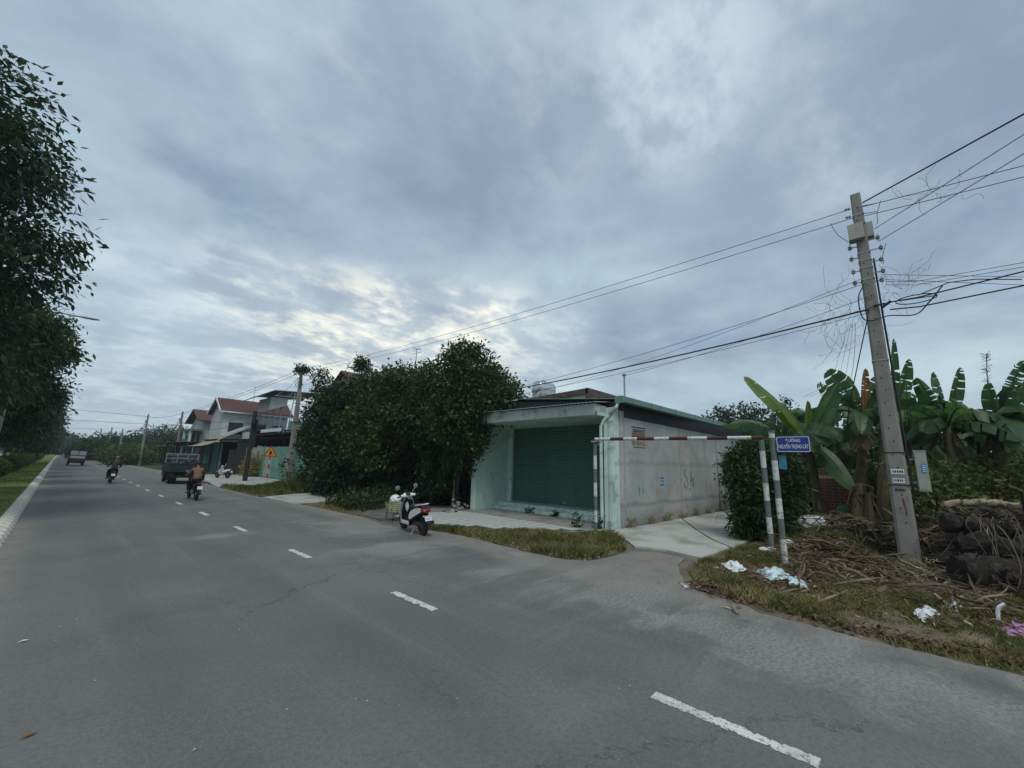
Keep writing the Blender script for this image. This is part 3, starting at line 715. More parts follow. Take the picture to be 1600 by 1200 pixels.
# canopy with stained fascia and a corrugated strip along its top
m_ = MB()
m_.prismx([(6.87, 3.67), (13.3, 3.60), (13.3, 3.72), (6.87, 3.79)], 11.62, 14.36)
cn = m_.build('canopy', mint, shop)
m_ = MB(); n = 40
A = [(11.60, 6.87 + (13.3 - 6.87) * i / n) for i in range(n + 1)]
vs = []; fs = []
for i, (x, y) in enumerate(A):
    t_ = i / n; vs += [(x, y, 3.665 - .07 * t_), (x - .05, y, 4.03 - .03 * t_), (x + .10, y, 4.03 - .03 * t_), (x + .10, y, 3.68 - .07 * t_)]
for i in range(n):
    for k in range(4): fs.append((4 * i + k, 4 * i + (k + 1) % 4, 4 * i + 4 + (k + 1) % 4, 4 * i + 4 + k))
fs += [(3, 2, 1, 0), (4 * n, 4 * n + 1, 4 * n + 2, 4 * n + 3)]
m_.add(vs, fs); m_.build('canopy_fascia', canopyc, cn)
m_ = MB(); m_.prism([(11.70, 6.868), (12.32, 6.868), (12.32, 6.93), (11.70, 6.93)], 3.79, 4.02); m_.build('canopy_end', canopyc, cn)
def corrug(mb, x0, x1, y0, y1, zf, along='x', n=40, amp=.018, th=.012):      # sheet whose waves run along x (or y)
    vs = []; fs = []
    for i in range(n + 1):
        t_ = i / n; a = amp * (1 if i % 2 else -1)
        if along == 'x':
            y = y0 + (y1 - y0) * t_
            P_ = [(x0, y, zf(x0, y) + a), (x1, y, zf(x1, y) + a)]
        else:
            x = x0 + (x1 - x0) * t_
            P_ = [(x, y0, zf(x, y0) + a), (x, y1, zf(x, y1) + a)]
        vs += P_ + [(p[0], p[1], p[2] - th) for p in P_]
    for i in range(n):
        b = 4 * i
        fs += [(b, b + 1, b + 5, b + 4), (b + 2, b + 6, b + 7, b + 3), (b, b + 4, b + 6, b + 2), (b + 1, b + 3, b + 7, b + 5)]
    mb.add(vs, fs)
m_ = MB(); corrug(m_, 11.46, 12.5, 6.8, 13.6, lambda x, y: 4.07 - (y - 6.8) * .006 + (x - 11.46) * .12, 'x', 90, .012); m_.build('canopy_sheet', steel, shop)
m_ = MB(); m_.prismx([(6.62, 4.05), (13.3, 4.05), (13.3, 4.72), (6.62, 4.19)], 12.50, 12.56); m_.build('gable_infill', darkpanel, shop)  # shaded gable: the shade is put into the near-black sheet colour
m_ = MB(); corrug(m_, 12.40, 27, 6.30, 13.5, lambda x, y: 4.26 + (y - 6.3) * .082 - (x - 12.4) * .002, 'y', 150, .012); m_.build('roof_sheet', tin, shop)
bx('roof_edge_trim', white, shop, 12.36, 12.395, 11.0, 13.5, 4.57, 4.61)
# gutter: segments of green sheet along the lane side
gt = None
for i in range(7):
    x0 = 12.35 + i * 2.1; x1 = x0 + 2.07; y = sidey(x0) - .24
    m_ = MB(); m_.prism([(x0, sidey(x0) - .36), (x1, sidey(x1) - .36), (x1, sidey(x1) - .12), (x0, sidey(x0) - .12)], 4.15, 4.17)
    m_.prism([(x0, sidey(x0) - .37), (x1, sidey(x1) - .37), (x1, sidey(x1) - .35), (x0, sidey(x0) - .35)], 4.15, 4.34)
    m_.prism([(x1, sidey(x1) - .385), (x1 + .03, sidey(x1) - .385), (x1 + .03, sidey(x1) - .12), (x1, sidey(x1) - .12)], 4.14, 4.35)
    m_.build('gutter', gutG, shop)
bx('gutter_end', gutG, shop, 12.30, 12.348, 6.24, 6.52, 4.10, 4.34)
m_ = MB(); m_.tube([(12.82, 6.42, 4.2), (12.83, 6.42, 5.15)], .03, 8); m_.tube([(12.83, 6.36, 5.16), (12.83, 6.48, 5.16)], .045, 8)
m_.build('roof_pipe', steel, shop, True)
# stencilled advert block high on the wall: rows of blurred print
adv = MB(); ya = lambda x: sidey(x) - .004
inkb = M('stencil_ink_black', (.03, .028, .03), .9, var=.4, scale=20, bump=0); inko = M('stencil_ink_orange', (.33, .075, .02), .9, var=.35, scale=14, bump=0, dirt=(.25, .12, .07), dirtk=.6)
inkc = M('stencil_ink_teal', (.10, .22, .28), .9, var=.4, scale=14, bump=0)
def wq(mb, x0, x1, z0, z1):
    mb.add([(x0, ya(x0), z0), (x1, ya(x1), z0), (x1, ya(x1), z1), (x0, ya(x0), z1)], [(0, 1, 2, 3)])
ad = root('stencilled_advert', 'black and orange stencilled advert near the top of the grey wall', 'graffiti', (14.1, sidey(14.1), 2.7))
def ptext(txt, x0, x1, z0, z1, mt_, nm='lettering'):
    hgt = z1 - z0
    mtx = Matrix.Translation(((x0 + x1) / 2, ya((x0 + x1) / 2) - .006, (z0 + z1) / 2)) @ Matrix.Rotation(math.atan2(-.045, 1), 4, 'Z') @ Matrix.Rotation(R(90), 4, 'X')
    return text_mesh(nm, txt, hgt * 1.38, mtx, mt_, ad_parent, width=(x1 - x0), ext=.0015)
ad_parent = ad
m_ = MB(); wq(m_, 13.58, 14.62, 3.40, 3.44); wq(m_, 13.58, 14.62, 3.17, 3.20); m_.build('border', inkb, ad)
def strokes(x0, x1, z0, z1, mt_, seed):      # worn, unreadable stencil letters as separate strokes
    rg = random.Random(seed); m_ = MB(); x = x0; h = z1 - z0
    def q(a, b, c, d): m_.add([(a, ya(a) - .003, c), (b, ya(b) - .003, c), (b, ya(b) - .003, d), (a, ya(a) - .003, d)], [(0, 1, 2, 3)])
    while x < x1 - .04:
        w_ = rg.uniform(.05, .085); k = rg.randrange(4)
        q(x, x + .022, z0 + rg.uniform(0, .02), z1)
        if k in (0, 1): q(x + .022, x + w_, z1 - .022, z1)
        if k in (1, 2): q(x + .022, x + w_, z0 + h * .42, z0 + h * .42 + .022)
        if k in (0, 3): q(x + w_ - .022, x + w_, z0, z1)
        if k in (2, 3): q(x + .022, x + w_, z0, z0 + .022)
        x += w_ + rg.uniform(.02, .04)
    return m_.build('lettering', mt_, ad)
strokes(13.66, 14.58, 3.22, 3.36, inkb, 1)
m_ = MB(); wq(m_, 13.60, 14.60, 2.98, 3.15); m_.build('band', inko, ad)
strokes(13.64, 14.58, 3.00, 3.12, brown, 2)
strokes(13.62, 13.86, 2.76, 2.93, inkb, 3); strokes(13.90, 14.58, 2.76, 2.93, inko, 4)
m_ = MB(); wq(m_, 13.70, 14.56, 2.69, 2.715); m_.build('border', inkb, ad)
ad2 = root('wall_sticker', 'small pale blue printed notice in the middle of the grey wall', 'sticker', (15.85, sidey(15.8), 1.3)); ad_parent = ad2
bluepl = M('pale_blue_print', (.36, .45, .50), .8, var=.1, bump=0); inkn = M('navy_print', (.03, .06, .10), .8, var=.2, bump=0)
m_ = MB(); wq(m_, 15.62, 16.14, 1.22, 1.80); m_.build('backing', bluepl, ad2)
m_ = MB()
for (z, a, b_) in ((1.70, 15.80, 15.94), (1.62, 15.68, 16.02), (1.585, 15.68, 16.05), (1.50, 15.72, 16.0), (1.46, 15.80, 15.98), (1.36, 15.68, 16.04), (1.32, 15.68, 16.06)):
    rg = random.Random(int(z * 99)); x = a
    while x < b_:
        w_ = rg.uniform(.02, .06)
        m_.add([(x, ya(x) - .003, z), (x + w_, ya(x) - .003, z), (x + w_, ya(x) - .003, z + .03), (x, ya(x) - .003, z + .03)], [(0, 1, 2, 3)]); x += w_ + rg.uniform(.008, .02)
stuff(m_.build('print', inkn, ad2))
# spray scribble and teal marks
m_ = MB()
def spray(pts, r_=.010): m_.tube([(x, ya(x) - .004, z) for x, z in pts], r_, 5)
spray([(18.25, 1.95), (18.05, 1.93), (18.02, 1.75), (18.15, 1.72), (18.3, 1.55), (18.35, 1.35), (18.2, 1.18), (18.02, 1.25), (17.98, 1.40)])
spray([(18.55, 1.25), (18.65, 1.6), (18.75, 1.95), (18.78, 1.5), (18.82, 1.2)]); spray([(18.6, 1.62), (18.72, 1.45), (18.9, 1.62), (18.95, 1.4), (18.88, 1.25)]); spray([(18.4, 1.1), (18.62, 1.18)])
tag(m_.build('spray_scribble', M('dark_spray', (.12, .13, .13), .9, bump=0)), 'dark sprayed squiggle like a 5 and scrawl on the grey wall', 'graffiti')
m_ = MB(); spray([(14.0, 1.05), (14.03, 1.22), (13.98, 1.3)], .018); tag(m_.build('spray_mark', inkc), 'curved short teal sprayed mark low on the grey wall, left one', 'graffiti')
m_ = MB(); spray([(14.28, 1.08), (14.3, 1.26)], .014)
tag(m_.build('spray_mark', inkc), 'straight short teal sprayed mark low on the grey wall, right one', 'graffiti')

# ------------------------------------------------------------------ house behind the shop with a water tank on top
hb = root('parapet_house', 'low house with brown topped parapet rising behind the shop roof', 'house', (24, 16, 0))
hy = lambda z: z
p1 = AX(829, 621, 20); p2 = AX(918, 609, 20)
m_ = MB(); m_.prism([(20, p2.y), (20, 18.2), (29, 18.2), (29, p2.y)], 0, 6.28); m_.build('wall', whitewall, hb)
m_ = MB(); m_.prismx([(p2.y - .1, 6.10), (18.3, 5.85), (18.3, 6.10), (p2.y - .1, 6.42)], 19.85, 20.05)
m_.prism([(19.85, p2.y - .15), (29, p2.y - .15), (29, p2.y + .05), (19.85, p2.y + .05)], 5.35, 6.42); m_.build('parapet', M('brown_parapet', (.085, .06, .052), .85, var=.3, dirt=(.2, .2, .19), dirtk=.5), hb)
tk = root('water_tank', 'stainless steel water tank lying on a stand above the parapet', 'water tank', (22.3, 17.0, 6.2))
m_ = MB(); m_.lathe((21.6, 17.55, 7.25), (1, -.15, 0), [(0, .05), (.02, .38), (.10, .52), (.16, .55), (.5, .55), (.52, .575), (.56, .575), (.58, .55), (1.1, .55), (1.12, .575), (1.16, .575), (1.18, .55), (1.5, .55), (1.56, .50), (1.62, .3), (1.64, .05)], 20)
m_.build('tank_body', M('stainless_steel', (.55, .56, .57), .25, .8, var=.1, bump=0), tk, True)
m_ = MB()
for x in (21.75, 23.05):
    for y in (17.1, 17.85): m_.bar((x, y, 6.2), (x, y, 6.85), .05, .05)
    m_.bar((x, 17.0, 6.80), (x, 17.95, 6.80), .06, .06)
for y in (17.1, 17.85): m_.bar((21.7, y, 6.72), (23.1, y, 6.72), .05, .05)
m_.build('stand', steel, tk)
m_ = MB(); m_.lathe((22.4, 17.45, 7.75), (0, 0, 1), [(0, .2), (.08, .2), (.1, .1), (.16, .1)], 12); m_.build('filler_cap', steel, tk)

# ------------------------------------------------------------------ height barrier across the lane
def banded(mb, a, b, r0, r1, segs, n=12, first=0, sq=False):
    a, b = Vector(a), Vector(b); L = (b - a).length; t0 = 0; i = first
    for L_ in segs:
        t1 = min(1, t0 + L_ / L); mb.mi = i % 2
        ra = r0 + (r1 - r0) * t0; rb = r0 + (r1 - r0) * t1
        mb.tube([a.lerp(b, t0), a.lerp(b, t1)], [ra, rb], n); t0 = t1; i += 1
        if t0 >= 1: break
    mb.mi = 0
gp1 = G(931, 832); gp2 = G(1207, 867)
bar = root('height_barrier', 'white and dark banded steel height barrier spanning the lane mouth', 'barrier', tuple(gp1))
H1 = 2.84
m_ = MB(); banded(m_, gp1, gp1 + Vector((0, 0, H1 - .06)), .055, .055, [.30, .35, .42, .42, .42, .42, .9], first=1); m_.build('post', [postw, postd], bar, True)
m_ = MB(); banded(m_, gp2 + Vector((0, 0, 0)), gp2 + Vector((.0, .02, H1 - .06)), .062, .062, [.5, .38, .4, .42, .38, .42, .9], first=1); m_.build('post', [postw, postd], bar, True)
m_ = MB(); banded(m_, gp1 + Vector((0, 0, H1)), gp2 + Vector((0, -.02, H1)), .05, .05, [.52, .42, .42, .5, .42, .5, .5, .5, .55, .5, .9], first=0)
m_.build('crossbar', [postw, M('barrier_dark_red', (.075, .03, .022), .75, var=.3)], bar, True)
m_ = MB(); m_.box(gp1.x - .09, gp1.x + .09, gp1.y - .09, gp1.y + .09, H1 - .10, H1 - .05); m_.tube([gp1 + Vector((-.02, -.10, H1 - .2)), gp1 + Vector((0, -.28, H1 - .03))], .018, 6)
m_.build('bracket', steel, bar)

# ------------------------------------------------------------------ street name sign
gs = G(1228, 889); gs = Vector((gs.x, gs.y, .04))
sg = root('street_name_sign', 'blue street name plate on a white and grey banded post', 'street sign', tuple(gs))
m_ = MB(); tp = Vector((gs.x + .02, gs.y + .03, 2.86)); banded(m_, gs, tp, .058, .058, [.55, .42, .42, .38, .42, .50, .9], first=0); m_.build('post', [postw, postd], sg, True)
m_ = MB(); m_.tube([tp + Vector((0, 0, -.005)), tp + Vector((0, 0, .035))], .07, 12); m_.build('post_cap', postd, sg)
blueS = M('sign_blue', (.008, .035, .23), .4, var=.05, bump=0, spec=.5); signW = M('sign_white', (.68, .70, .75), .5, var=.04, bump=0)
pa = AX(1216, 695, 10.55); pb = AX(1263, 694, 10.55)
d_ = (pb - pa); d_.z = 0; d_.normalize(); nrm = Vector((d_.y, -d_.x, 0))
if nrm.dot(Vector((0, 0, 2)) - pa) < 0: nrm = -nrm
sgc = (pa + pb) / 2; sgc.z = 2.585
# seen from the road: text runs from the far (+Y) to the near (-Y) side
B = Matrix((d_, Vector((0, 0, 1)), nrm)).transposed().to_4x4(); B.translation = sgc
def rrect(w_, h_, r_, n=4):
    p = []
    for cx, cy, a0 in ((w_ / 2 - r_, h_ / 2 - r_, 0), (-w_ / 2 + r_, h_ / 2 - r_, 90), (-w_ / 2 + r_, -h_ / 2 + r_, 180), (w_ / 2 - r_, -h_ / 2 + r_, 270)):
        for i in range(n + 1): a = R(a0 + 90 * i / n); p.append((cx + r_ * math.cos(a), cy + r_ * math.sin(a)))
    return p
def plate(mb, w_, h_, r_, z0, z1, T):
    p = rrect(w_, h_, r_); n = len(p)
    mb.add([T @ Vector((x, y, z0)) for x, y in p] + [T @ Vector((x, y, z1)) for x, y in p], [tuple(range(n))[::-1], tuple(range(n, 2 * n))] + [(i, (i + 1) % n, n + (i + 1) % n, n + i) for i in range(n)])
PW, PH = .60, .335
m_ = MB(); plate(m_, PW, PH, .035, -.004, .0, B); m_.build('sign_plate', blueS, sg)
m_ = MB()
p = rrect(PW - .012, PH - .012, .03); q = rrect(PW - .036, PH - .036, .022); n = len(p)
m_.add([B @ Vector((x, y, .0015)) for x, y in p] + [B @ Vector((x, y, .0015)) for x, y in q], [(i, (i + 1) % n, n + (i + 1) % n, n + i) for i in range(n)])
m_.build('plate_border', signW, sg)
text_mesh('lettering', 'ĐƯỜNG', .085, B @ Matrix.Translation((-.0, .075, .002)), signW, sg, width=.27, ext=.0008)
text_mesh('lettering', 'NGUYỄN TRỌNG CÁT', .115, B @ Matrix.Translation((0, -.055, .002)), signW, sg, width=.535, ext=.0008)
m_ = MB(); m_.bar(tp + Vector((0, 0, -.16)), sgc + d_ * .25 + Vector((0, 0, .08)) - nrm * .012, .012, .02); m_.bar(tp + Vector((0, 0, -.38)), sgc + d_ * .25 + Vector((0, 0, -.10)) - nrm * .012, .012, .02)
m_.build('bracket', steel, sg)
m_ = MB(); T2 = B.copy(); T2.translation = Vector((gs.x, gs.y, 2.2)) + d_ * .13 - nrm * .01
plate(m_, .14, .30, .01, -.003, .003, T2); m_.build('number_plate', M('faded_teal_plate', (.05, .19, .26), .6, var=.3, scale=10, bump=0), sg)

# ------------------------------------------------------------------ utility poles
def box_pole(name, label, base, ht, w0, w1, group=None, lean=(0, 0), mat_=None, detail=True):
    t = root(name, label, 'utility pole', tuple(base), 0, group); b = Vector(base)
    rings = []
    for i in range(9):
        k = i / 8; w_ = (w0 + (w1 - w0) * k) / 2; c = b + Vector((lean[0] * k, lean[1] * k, ht * k - (.3 if i == 0 else 0))); d2 = w_ * .72
        rings.append([c + Vector((x, y, 0)) for x, y in ((-d2, -w_), (d2, -w_), (w_, -d2), (w_, d2), (d2, w_), (-d2, w_), (-w_, d2), (-w_, -d2))])
    m_ = MB(); m_.loft(rings); m_.build('shaft', mat_ or poleC, t)
    return t
PB = G(1425, 892); PB.z = .06
pole = box_pole('utility_pole', 'tall square concrete utility pole standing in the littered lot', PB, 8.95, .37, .20)
PX, PY = PB.x, PB.y
holes = MB()
for i in range(26):
    z = 1.0 + i * .29; k = z / 8.95; w_ = (.37 - .17 * k) / 2
    y = PY + (.03 if i % 2 else -.02); holes.tube([(PX - w_ - .004, y, z), (PX - w_ + .01, y, z)], .016, 8)
    if i % 2 == 0: holes.tube([(PX + .02, PY - w_ - .004, z + .1), (PX + .02, PY - w_ + .01, z + .1)], .016, 8)
stuff(holes.build('bolt_hole', blk, pole))
def strap(z, h=.02, name='steel_strap', m=None, ex=.008):
    w_ = (.37 - .17 * z / 8.95) / 2 + ex; m_ = MB(); m_.box(PX - w_, PX + w_, PY - w_, PY + w_, PB.z + z, PB.z + z + h); return m_.build(name, m or steel, pole)
for z in (2.42, 4.55, 1.72, 7.1, 8.35, 8.1, 7.3, 6.9, 6.6): strap(z, .02, 'steel_strap', blk if z < 3 else steel)
# stickers and paint
wl = lambda z: PX - (.37 - .17 * z / 8.95) / 2 - .004
def stick_(z0, z1, y0, y1, mm, nm='sticker'):
    m_ = MB(); m_.add([(wl(z0) - .002, PY + y1, z0), (wl(z0) - .002, PY + y0, z0), (wl(z1) - .002, PY + y0, z1), (wl(z1) - .002, PY + y1, z1)], [(0, 1, 2, 3)]); return m_.build(nm, mm, pole)
stick_(2.02, 2.13, -.115, .10, signW); stick_(1.83, 1.93, -.10, .09, signW)
m_ = MB(); rg = random.Random(3)
for z in (2.05, 1.86, 1.66):
    y = .075
    while y > -.08:
        w_ = rg.uniform(.015, .035); h_ = .05
        m_.add([(wl(z) - .005, PY + y, z), (wl(z) - .005, PY + y - w_, z), (wl(z + h_) - .005, PY + y - w_, z + h_), (wl(z + h_) - .005, PY + y, z + h_)], [(0, 1, 2, 3)]); y -= w_ + .012
stuff(m_.build('print', inkb, pole))
m_ = MB(); m_.add([(wl(z) - .004, PY + yy, z) for z, yy in ((1.15, -.035), (1.15, -.06), (1.25, -.065), (1.42, -.05), (1.52, -.035), (1.52, -.015), (1.4, -.02), (1.28, -.04))], [tuple(range(8))]); m_.build('red_paint_streak', M('red_marking', (.22, .05, .03), .85, bump=0), pole)
# meter box on its far side
MBX, MBY = PX + .08, PY - .42
mbx = root('meter_box', 'tall grey metal meter box with blue sticker beside the concrete pole', 'meter box', (MBX, MBY, 1.55))
mb_ = MB(); mb_.box(MBX - .10, MBX + .14, MBY - .08, MBY + .11, 1.66, 2.52); mb_.build('case', M('meter_box_grey', (.36, .36, .32), .6, var=.08, dirt=(.2, .17, .12), dirtk=.4), mbx)
mb_ = MB(); mb_.box(MBX - .115, MBX - .101, MBY - .07, MBY + .10, 1.69, 2.49); dr = mb_.build('door', M('meter_box_grey', (.36, .36, .32)), mbx)
mb_ = MB(); mb_.box(MBX - .122, MBX - .116, MBY - .055, MBY + .02, 2.07, 2.26); mb_.build('sticker', M('blue_sticker', (.05, .25, .55), .5, bump=0), dr)
mb_ = MB(); [mb_.add([(MBX - .1235, MBY - .045 + (k % 2) * .01, 2.09 + k * .04), (MBX - .1235, MBY + .01, 2.09 + k * .04), (MBX - .1235, MBY + .01, 2.105 + k * .04), (MBX - .1235, MBY - .045, 2.105 + k * .04)], [(0, 1, 2, 3)]) for k in range(4)]; stuff(mb_.build('print', signW, dr))
mb_ = MB(); mb_.box(MBX - .11, MBX + .15, MBY - .09, MBY + .12, 2.52, 2.545); mb_.build('lid', steel, mbx)
mb_ = MB(); mb_.bar((PX + .05, PY - .1, 2.35), (MBX, MBY + .12, 2.35), .04, .04); mb_.bar((PX + .05, PY - .1, 1.85), (MBX, MBY + .12, 1.85), .04, .04); mb_.build('mounting_bracket', steel, mbx)
# conduit up the pole, pole-top gear
m_ = MB(); m_.tube([(PX + .02, PY - .22, 1.6), (PX + .02, PY - .20, 3.2), (PX, PY - .17, 5.6), (PX, PY - .16, 7.2)], .02, 6); m_.tube([(PX - .10, PY - .20, 2.4), (PX - .10, PY - .18, 5.2), (PX - .08, PY - .16, 6.6)], .013, 6); m_.build('conduit', wire_m, pole)
m_ = MB(); m_.box(PX - .26, PX + .02, PY - .06, PY + .24, 7.72, 8.12); m_.build('junction_box', M('meter_box_grey', (.36, .36, .32)), pole)
m_ = MB(); m_.box(PX - .02, PX + .24, PY - .24, PY - .08, 7.80, 8.18); m_.build('junction_box', M('meter_box_grey', (.36, .36, .32)), pole)
ceram = M('insulator_ceramic', (.26, .24, .22), .3, var=.1, bump=0)
ins0 = None
for (yy, zz, sdx) in ((.17, 7.60, 1), (.17, 7.30, 1), (.17, 6.95, 1), (.17, 6.65, 1), (-.20, 8.0 - .3, -1), (-.22, 7.42, -1), (-.20, 7.12, -1), (-.20, 6.82, -1), (-.17, 6.6, -1)):
    m_ = MB(); m_.bar((PX, PY + yy * .4, zz), (PX - .04, PY + yy * 1.5, zz), .02, .02); m_.tube([(PX - .04, PY + yy * 1.45, zz - .10), (PX - .04, PY + yy * 1.45, zz + .10)], .008, 6)
    bk = m_.build('insulator_bracket', steel, pole)
    m_ = MB(); m_.lathe((PX - .04, PY + yy * 1.45, zz - .05), (0, 0, 1), [(0, .025), (.01, .042), (.03, .042), (.045, .028), (.06, .042), (.08, .042), (.09, .025)], 10); m_.build('insulator', ceram, bk, True)
for (zz) in (8.62, 8.40):
    m_ = MB(); m_.tube([(PX - .12, PY, zz), (PX + .05, PY - .35, zz + .03)], .012, 6); m_.lathe((PX - .13, PY + .14, zz), (-.3, 1, -.05), [(0, .02), (.02, .04), (.05, .02), (.08, .04), (.11, .02)], 10); m_.build('dead_end_clamp', steel, pole)
m_ = MB(); m_.bar((PX - .14, PY - .02, 5.95), (PX - .18, PY - .24, 5.95), .04, .03); m_.tube([(PX - .18, PY - .16, 5.86), (PX - .18, PY - .34, 5.98)], .03, 6); m_.build('cable_clamp', blk, pole)

def wire_pts(a, b, sag, n=24):
    a, b = Vector(a), Vector(b)
    return [a.lerp(b, i / n) - Vector((0, 0, 4 * sag * (i / n) * (1 - i / n))) for i in range(n + 1)]
def wire(label, pts, r_=.008, mat_=None, group=None, name='overhead_cable'):
    m_ = MB(); m_.tube(pts, r_, 5); o = m_.build(name, mat_ or wire_m); return tag(o, label, 'cable', group)
P2 = Vector((12.67, 35.9, 0))
def thru(a, mid, b=None, far=None):     # passes the surveyed point
    return None
# two bare lines along the street
a1 = Vector((PX - .10, PY + .12, 8.62)); a2 = Vector((PX - .10, PY + .12, 8.36))
wire('upper of two bare lines running from the near pole to the second pole', wire_pts(a1, (12.6, 35.9, 9.35), .42, 30), .009)
wire('lower of two bare lines running from the near pole to the second pole', wire_pts(a2, (12.6, 35.9, 9.05), .42, 30), .009)
wire('upper bare line leaving the near pole top towards the right edge', wire_pts((PX, PY - .1, 8.64), (12.6, -36, 9.0), .75, 60), .009)
wire('lower bare line leaving the near pole top towards the right edge', wire_pts((PX, PY - .1, 8.38), (12.6, -36, 8.8), .75, 60), .009)
def ext(a, q, k): a = Vector(a); return a + (Vector(q) - a) * k
for (st, px, py, X, lab, r_) in (((PX, PY - .12, 8.75), 1600, 178, 10.6, 'thickest cable rising from the near pole top to the upper right', .017),
                                 ((PX - .02, PY - .26, 7.95), 1600, 210, 10.3, 'service wire from the pole box crossing the road, upper of the pair', .008),
                                 ((PX - .02, PY - .30, 7.60), 1600, 240, 10.4, 'service wire from the pole box crossing the road, lower of the pair', .008)):
    q = AX(px, py, X); e = ext(st, q, 6)
    wire(lab, wire_pts(st, e, .0), r_)
# telecom bundle along the street
s3 = Vector((PX - .16, PY + .05, 5.88))
b3 = wire_pts(s3, (12.45, 35.9, 6.4), 1.10, 34)
wire('thick black telecom cable sagging from the near pole over the shop', b3, .022)
wire('thin telecom wire just below the thick cable over the shop', wire_pts((PX - .15, PY + .05, 5.80), (12.45, 35.9, 5.6), 1.05, 30), .007)
wire('thin wire drooping from the near pole mid height over the shop roof', wire_pts((PX - .15, PY + .05, 6.55), (12.45, 35.9, 5.9), 1.4, 30), .007)
wire('slack thin wire, lowest crossing behind the roof pipe', wire_pts((PX - .15, PY + .05, 6.2), (12.83, 6.42, 5.14), .12, 20), .006)
wire('service drop from the near pole falling behind the water tank', wire_pts((PX - .12, PY + .1, 6.7), (17.5, 22, 6.0), .8, 24), .006)
for (z0, py, lab, r_, sg_) in ((6.5, 410, 'thin telecom wire, top of the bundle going right', .006, .5), (6.42, 417, 'thin telecom wire, second of the bundle going right', .006, .5),
                          (5.98, 424, 'thick telecom cable going right from the near pole', .016, .55), (5.80, 446, 'lowest thick telecom cable going right from the near pole', .016, .6)):
    q = AX(1600, py, 12.62); z = q.z
    st = Vector((PX - .12, PY - .3, z0)); 
    pts = [st, Vector((12.62, -1.0, (z0 * .6 + z * .4) - .04))] + wire_pts(q, (12.6, -36, z + .6), .6, 30)
    wire(lab, pts, r_)
for (z0, px, py, lab) in ((6.75, 1600, 437, 'thin wire falling from the pole insulators, upper one to the right'), (6.62, 1600, 450, 'thin wire falling from the pole insulators, lower one to the right')):
    q = AX(px, py, 13.6); wire(lab, wire_pts((PX + .05, PY - .3, z0), ext((PX, PY, z0), q, 5), 0), .006)
# slack coil and loops beside the clamp
m_ = []
cc = Vector((12.55, -.95, 5.98))
pts = [Vector((PX - .18, PY - .28, 5.96))] + [cc + Vector((0, -.34 * math.cos(a) , .10 * math.sin(a) - .02)) for a in [i * .42 for i in range(0, 34)]] + [Vector((12.6, -1.5, 6.22)), Vector((12.6, -1.9, 6.18)), Vector((12.62, -2.5, 6.0))]
wire('coiled slack loop of black cable hanging right of the pole', pts, .012)
pts = [Vector((PX - .15, PY + .1, 6.5)), Vector((PX - .2, PY + .22, 6.2)), Vector((PX - .2, PY + .2, 5.7)), Vector((PX - .2, PY + .05, 5.58)), Vector((PX - .17, PY - .12, 5.62)), Vector((PX - .1, PY - .3, 5.66)), Vector((12.55, -.9, 5.6)), Vector((12.6, -1.15, 5.85)), Vector((12.6, -1.4, 6.18))]
def smooth(pts, n=5):
    out = []
    P_ = [pts[0]] + list(pts) + [pts[-1]]
    for i in range(1, len(P_) - 2):
        for k in range(n):
            t_ = k / n; a, b, c, d = P_[i - 1], P_[i], P_[i + 1], P_[i + 2]
            out.append(.5 * ((2 * b) + (c - a) * t_ + (2 * a - 5 * b + 4 * c - d) * t_ ** 2 + (3 * b - a - 3 * c + d) * t_ ** 3))
    out.append(pts[-1]); return out
wire('black jumper cable bent under the clamp on the near pole', smooth(pts), .014)
for i, (a, b_, lab) in enumerate((((PX - .13, PY + .55, 8.38), (PX - .22, PY + .18, 7.62), 'short curved jumper left of the pole box'), ((PX + .02, PY - .45, 8.66), (PX - .02, PY - .3, 8.05), 'short curved jumper right of the pole top'),
                                ((PX - .02, PY - .42, 7.5), (PX, PY - .3, 7.0), 'short hooked jumper below the right insulators'))):
    a, b_ = Vector(a), Vector(b_); wire(lab, smooth([a, a.lerp(b_, .4) + Vector((-.02, .04, -.08)), a.lerp(b_, .75) + Vector((0, 0, -.08)), b_]), .007)
# dead creeper tangles on the wires
def tangle(label, c, r_, n, seed, L=1.2):
    rg = random.Random(seed); m_ = MB()
    for i in range(n):
        p = Vector(c) + Vector((rg.gauss(0, r_[0]), rg.gauss(0, r_[1]), rg.gauss(0, r_[2]))); d = Vector((rg.gauss(0, .3), rg.gauss(0, 1), rg.gauss(0, 1))).normalized(); pts = [p]
        for k in range(9): d = (d + Vector((rg.gauss(0, .35), rg.gauss(0, .45), rg.gauss(0, .45)))).normalized(); p = p + d * L / 9; pts.append(p)
        m_.tube(pts, .0032, 3, False)
    return tag(m_.build('dead_creeper', vine_m), label, 'vine')
tangle('brown dead creeper tangled under the clamp left of the pole', (12.5, .35, 5.7), (.1, .28, .3), 34, 1)
tangle('wispy dead creeper hanging on the crossing wires at upper right', (11.6, -1.35, 7.95), (.12, .28, .10), 12, 2, .6)
tangle('dead creeper wisps right of the pole below the insulators', (12.6, -.65, 6.35), (.08, .18, .16), 20, 3, .7)
m_ = MB()
for i in range(4): m_.tube(smooth([Vector((12.5, .15 + .04 * i, 5.6)), Vector((12.5, .25 + .1 * i, 4.8)), Vector((12.5, .42 + .12 * i, 4.2)), Vector((12.6, .9 + .15 * i, 3.9))]), .004 + .002 * (i == 0), 4)
tag(m_.build('hanging_vine', vine_m), 'long thin vines dangling below the cables left of the pole', 'vine')
wire('thick slanting cable from the near pole down into the banana leaves', smooth([Vector((PX - .15, PY + .1, 5.7)), Vector((13.2, .2, 4.8)), Vector((14.5, .55, 3.8)), Vector((15.2, .7, 3.2))]), .012)

